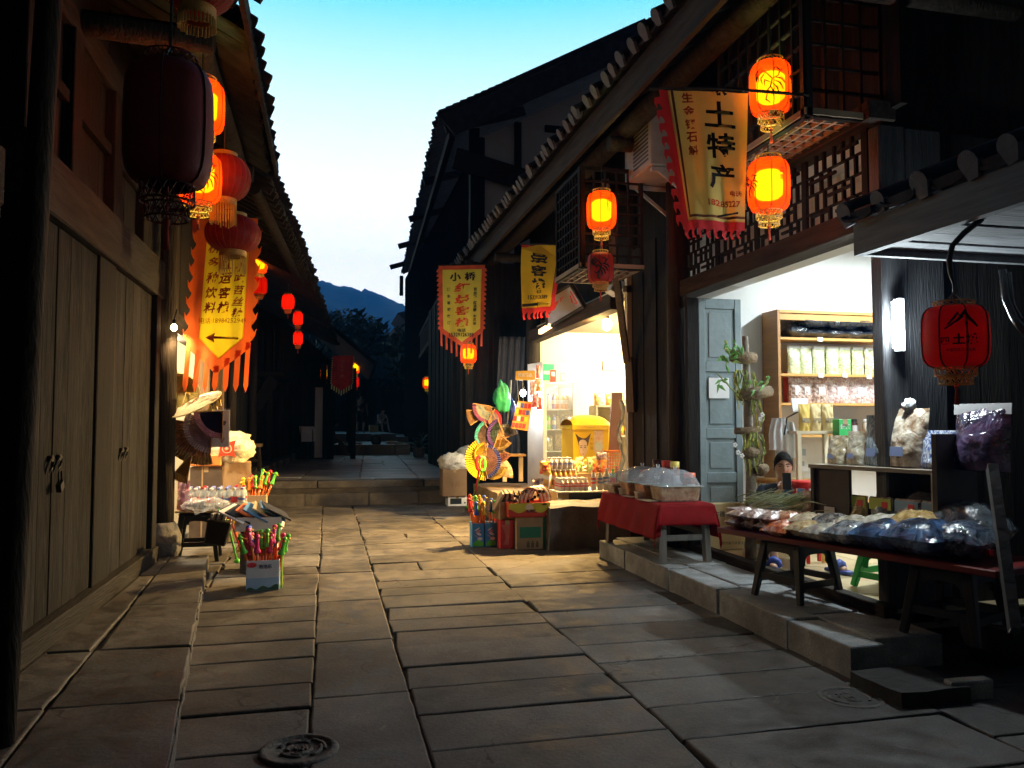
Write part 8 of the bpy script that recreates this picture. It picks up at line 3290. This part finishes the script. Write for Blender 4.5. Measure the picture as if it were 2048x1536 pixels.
tag(b.build('bag_knot', mat('white_knot_film', (.8, .8, .8), .3, .1, 8, .5), None, TB(s0 + .66, WB + .16, zc_ + .40)), 'white twisted knot on top of the plump mushroom bag', 'bag knot')
shelf_put('bag of white and blue dried strips on the shelf box', .86, .24, .24, .13, mat('blue_white_strips', (.04, .10, .35), .15, 0, 18, .6, (6, 6, 1.5), col2=(.75, .78, .82), coat=1, contrast=(.42, .58)), None)
shelf_put('large pouch of dark purple dried fungus nearest the street end of the shelf box', 1.13, .34, .40, .15, contents('purple_fungus', (.015, .012, .02), (.12, .08, .16), 9, rough=.15), lambda b, w, h, d: (b.bx(-w * .5, w * .5, -.012, -.006, h * .84, h * 1.0, 0), [clear('seal_film', (1, 1, 1), .3, .2)])[1])
for i, s_ in enumerate((.42, .62)):
    p = TB(s0 + s_, WB + .17, .004)
    b = MB()
    b.blob((0, 0, .13), (.20, .22, .26), 14, 0, .25, 3, seed=i * 5)
    b.tube([(0, 0, .24), (.02, .03, .32)], [.03, .012], 6)
    tag(b.build('black_bag', M_bb, None, p), ('left', 'right')[i] + ' dark tied bag inside the shelf box', 'bag', 'dark tied bags in the shelf box')
# back of the shop: scale and papers, green stool
gs = GZ(1722, 1185, .22)
plastic_stool('green plastic stool on the tan tiles behind the dark red board', (gs.x + .30, gs.y + .1, .222), .28, .30, .3, plain('green_plastic', (.03, .45, .10), .35))
p = GZ(1516, 1120, .22)
b = MB()
b.bx(-.08, .08, -.06, .06, 0, .05)
b.bx(-.07, .07, -.05, .05, .05, .12, 1)
tag(b.build('white_box', [M_white, mat('pale_blue_carton', (.5, .6, .7), .6)], None, (p.x + .1, p.y + .25, .22), bev=.004), 'small white and blue packet on the floor behind the far stool', 'box')
b = MB()
p = GY(1720, 925, 6.6)
b.bx(-.08, .08, 0, .03, -.14, .14)
b.bx(-.05, .05, -.004, -.001, .03, .1, 1)
b.bx(-.05, .03, -.004, -.001, -.08, -.03, 1)
tag(b.build('wall_device', [M_white, plain('device_grey', (.35, .4, .4), .5)], None, (p.x, 7.55, p.z)), 'white wall device with a grey display seen through the shelf box', 'device')

# ================================================================== RIGHT EDGE clutter
b = MB()
a, c_ = GX(1984, 935, 3.62), GX(2030, 1262, 3.32)
t = thing('leaning_pole', 'dark plank with a pale edge leaning at the right edge of the street', 'plank', (3.35, c_.y, .05))
b.bar(a, c_, .05, .09)
b.build('plank', mat('dark_plank', (.06, .06, .06), .6, .3, 3, .3), t, world=True)
b = MB()
b.bar(a + V((-.028, 0, 0)), c_ + V((-.028, 0, 0)), .004, .05)
b.build('edge', mat('pale_plank_edge', (.45, .45, .45), .6), t, world=True)
p = GZ(2035, 1335, .0)
t = thing('plant_pot', 'dark glazed pot filled with pale soil at the right edge', 'pot', (p.x + .02, p.y + .15, 0))
b = MB()
b.lathe([(0, 0), (.15, 0), (.20, .12), (.21, .22), (.225, .25), (.20, .25), (.185, .22), (0, .21)], n=26)
b.build('pot', mat('dark_glaze', (.04, .04, .042), .3, .3, 8, .2), t)
b = MB()
b.lathe([(0, .225), (.10, .222), (.188, .215)], n=20)
b.build('soil', mat('pale_grit', (.35, .36, .36), .9, .3, 30, .6), t)
b = MB()
b.tube([GX(2005, 540, 3.62), GX(2012, 600, 3.62), GX(2030, 640, 3.6), GX(2052, 668, 3.58)], .02, 8)
b.tube([GX(2016, 545, 3.66), GX(2024, 610, 3.66), GX(2040, 640, 3.64)], .016, 8)
tag(b.build('cable_pipe', mat('black_pipe', (.02, .02, .022), .25, .2, 6)), 'pair of black bent pipes under the lean-to at the right edge', 'pipe')
rb = rock(.40, .40, .075, 8, 2.95, .02)
tag(rb.build('stone', mat('black_stone', (.03, .03, .029), .9, .4, 4, .7), None, (2.98, 3.68, .0)), 'flat dark stone slab at the near end of the right pavement', 'stone')
b = MB()
p = GZ(1935, 1316, .2)
stone_slab(b, p.x - .13, p.x + .13, p.y - .04, p.y + .04, .10, th=.1, jig=.006)
tag(b.build('stone_step', M_ston3), 'single pale stone step lit by the tube light at the right', 'step')
for (px, py, r_, lb, zz_) in ((598, 1500, .17, 'round carved stone cover at the bottom left of the paving', -.010), (1702, 1395, .17, 'worn round stone drain cover sunk near the right pavement', -.016)):
    p = GZ(px, py, 0)
    t = thing('drain_cover', lb, 'drain cover', (p.x, p.y, zz_))
    b = MB()
    b.lathe([(r_, -.05), (r_, .012), (r_ * .95, .02), (r_ * .82, .02), (r_ * .80, .012), (0, .010)], n=40)
    b.build('cover', mat('dark_cover_stone', (.09, .085, .08), .8, .4, 9, .9, bscale=24), t)
    b = MB()
    for k in range(14):
        a = random.uniform(0, 6.28)
        q = random.uniform(0, r_ * .7)
        b.tube([(q * math.cos(a + j * .25), q * math.sin(a + j * .25), .012) for j in range(6)], .010, 6)
    b.build('carving', MATS['dark_cover_stone'], t)
# red stick end and dark crate near the pier
b = MB()
b.bar(GX(1925, 1096, 3.7), GX(1985, 1106, 3.5), .02, .03)
tag(b.build('red_stick', M_red), 'short red stick end poking out in the dark at the right', 'stick')

# ================================================================== evening air over the valley
hz = MB()
hz.bx(-1300, 1300, -20, 1320, -1.1, 275)
me_ = bpy.data.materials.new('evening_air')
me_.use_nodes = True
n_, l_ = me_.node_tree.nodes, me_.node_tree.links
n_.remove(n_['Principled BSDF'])
pv = n_.new('ShaderNodeVolumePrincipled')
pv.inputs['Color'].default_value = (.05, .32, 1.0, 1)
pv.inputs['Density'].default_value = .0008
pv.inputs['Anisotropy'].default_value = .55
l_.new(pv.outputs[0], n_['Material Output'].inputs['Volume'])
tag(hz.build('haze', me_), kind='stuff')
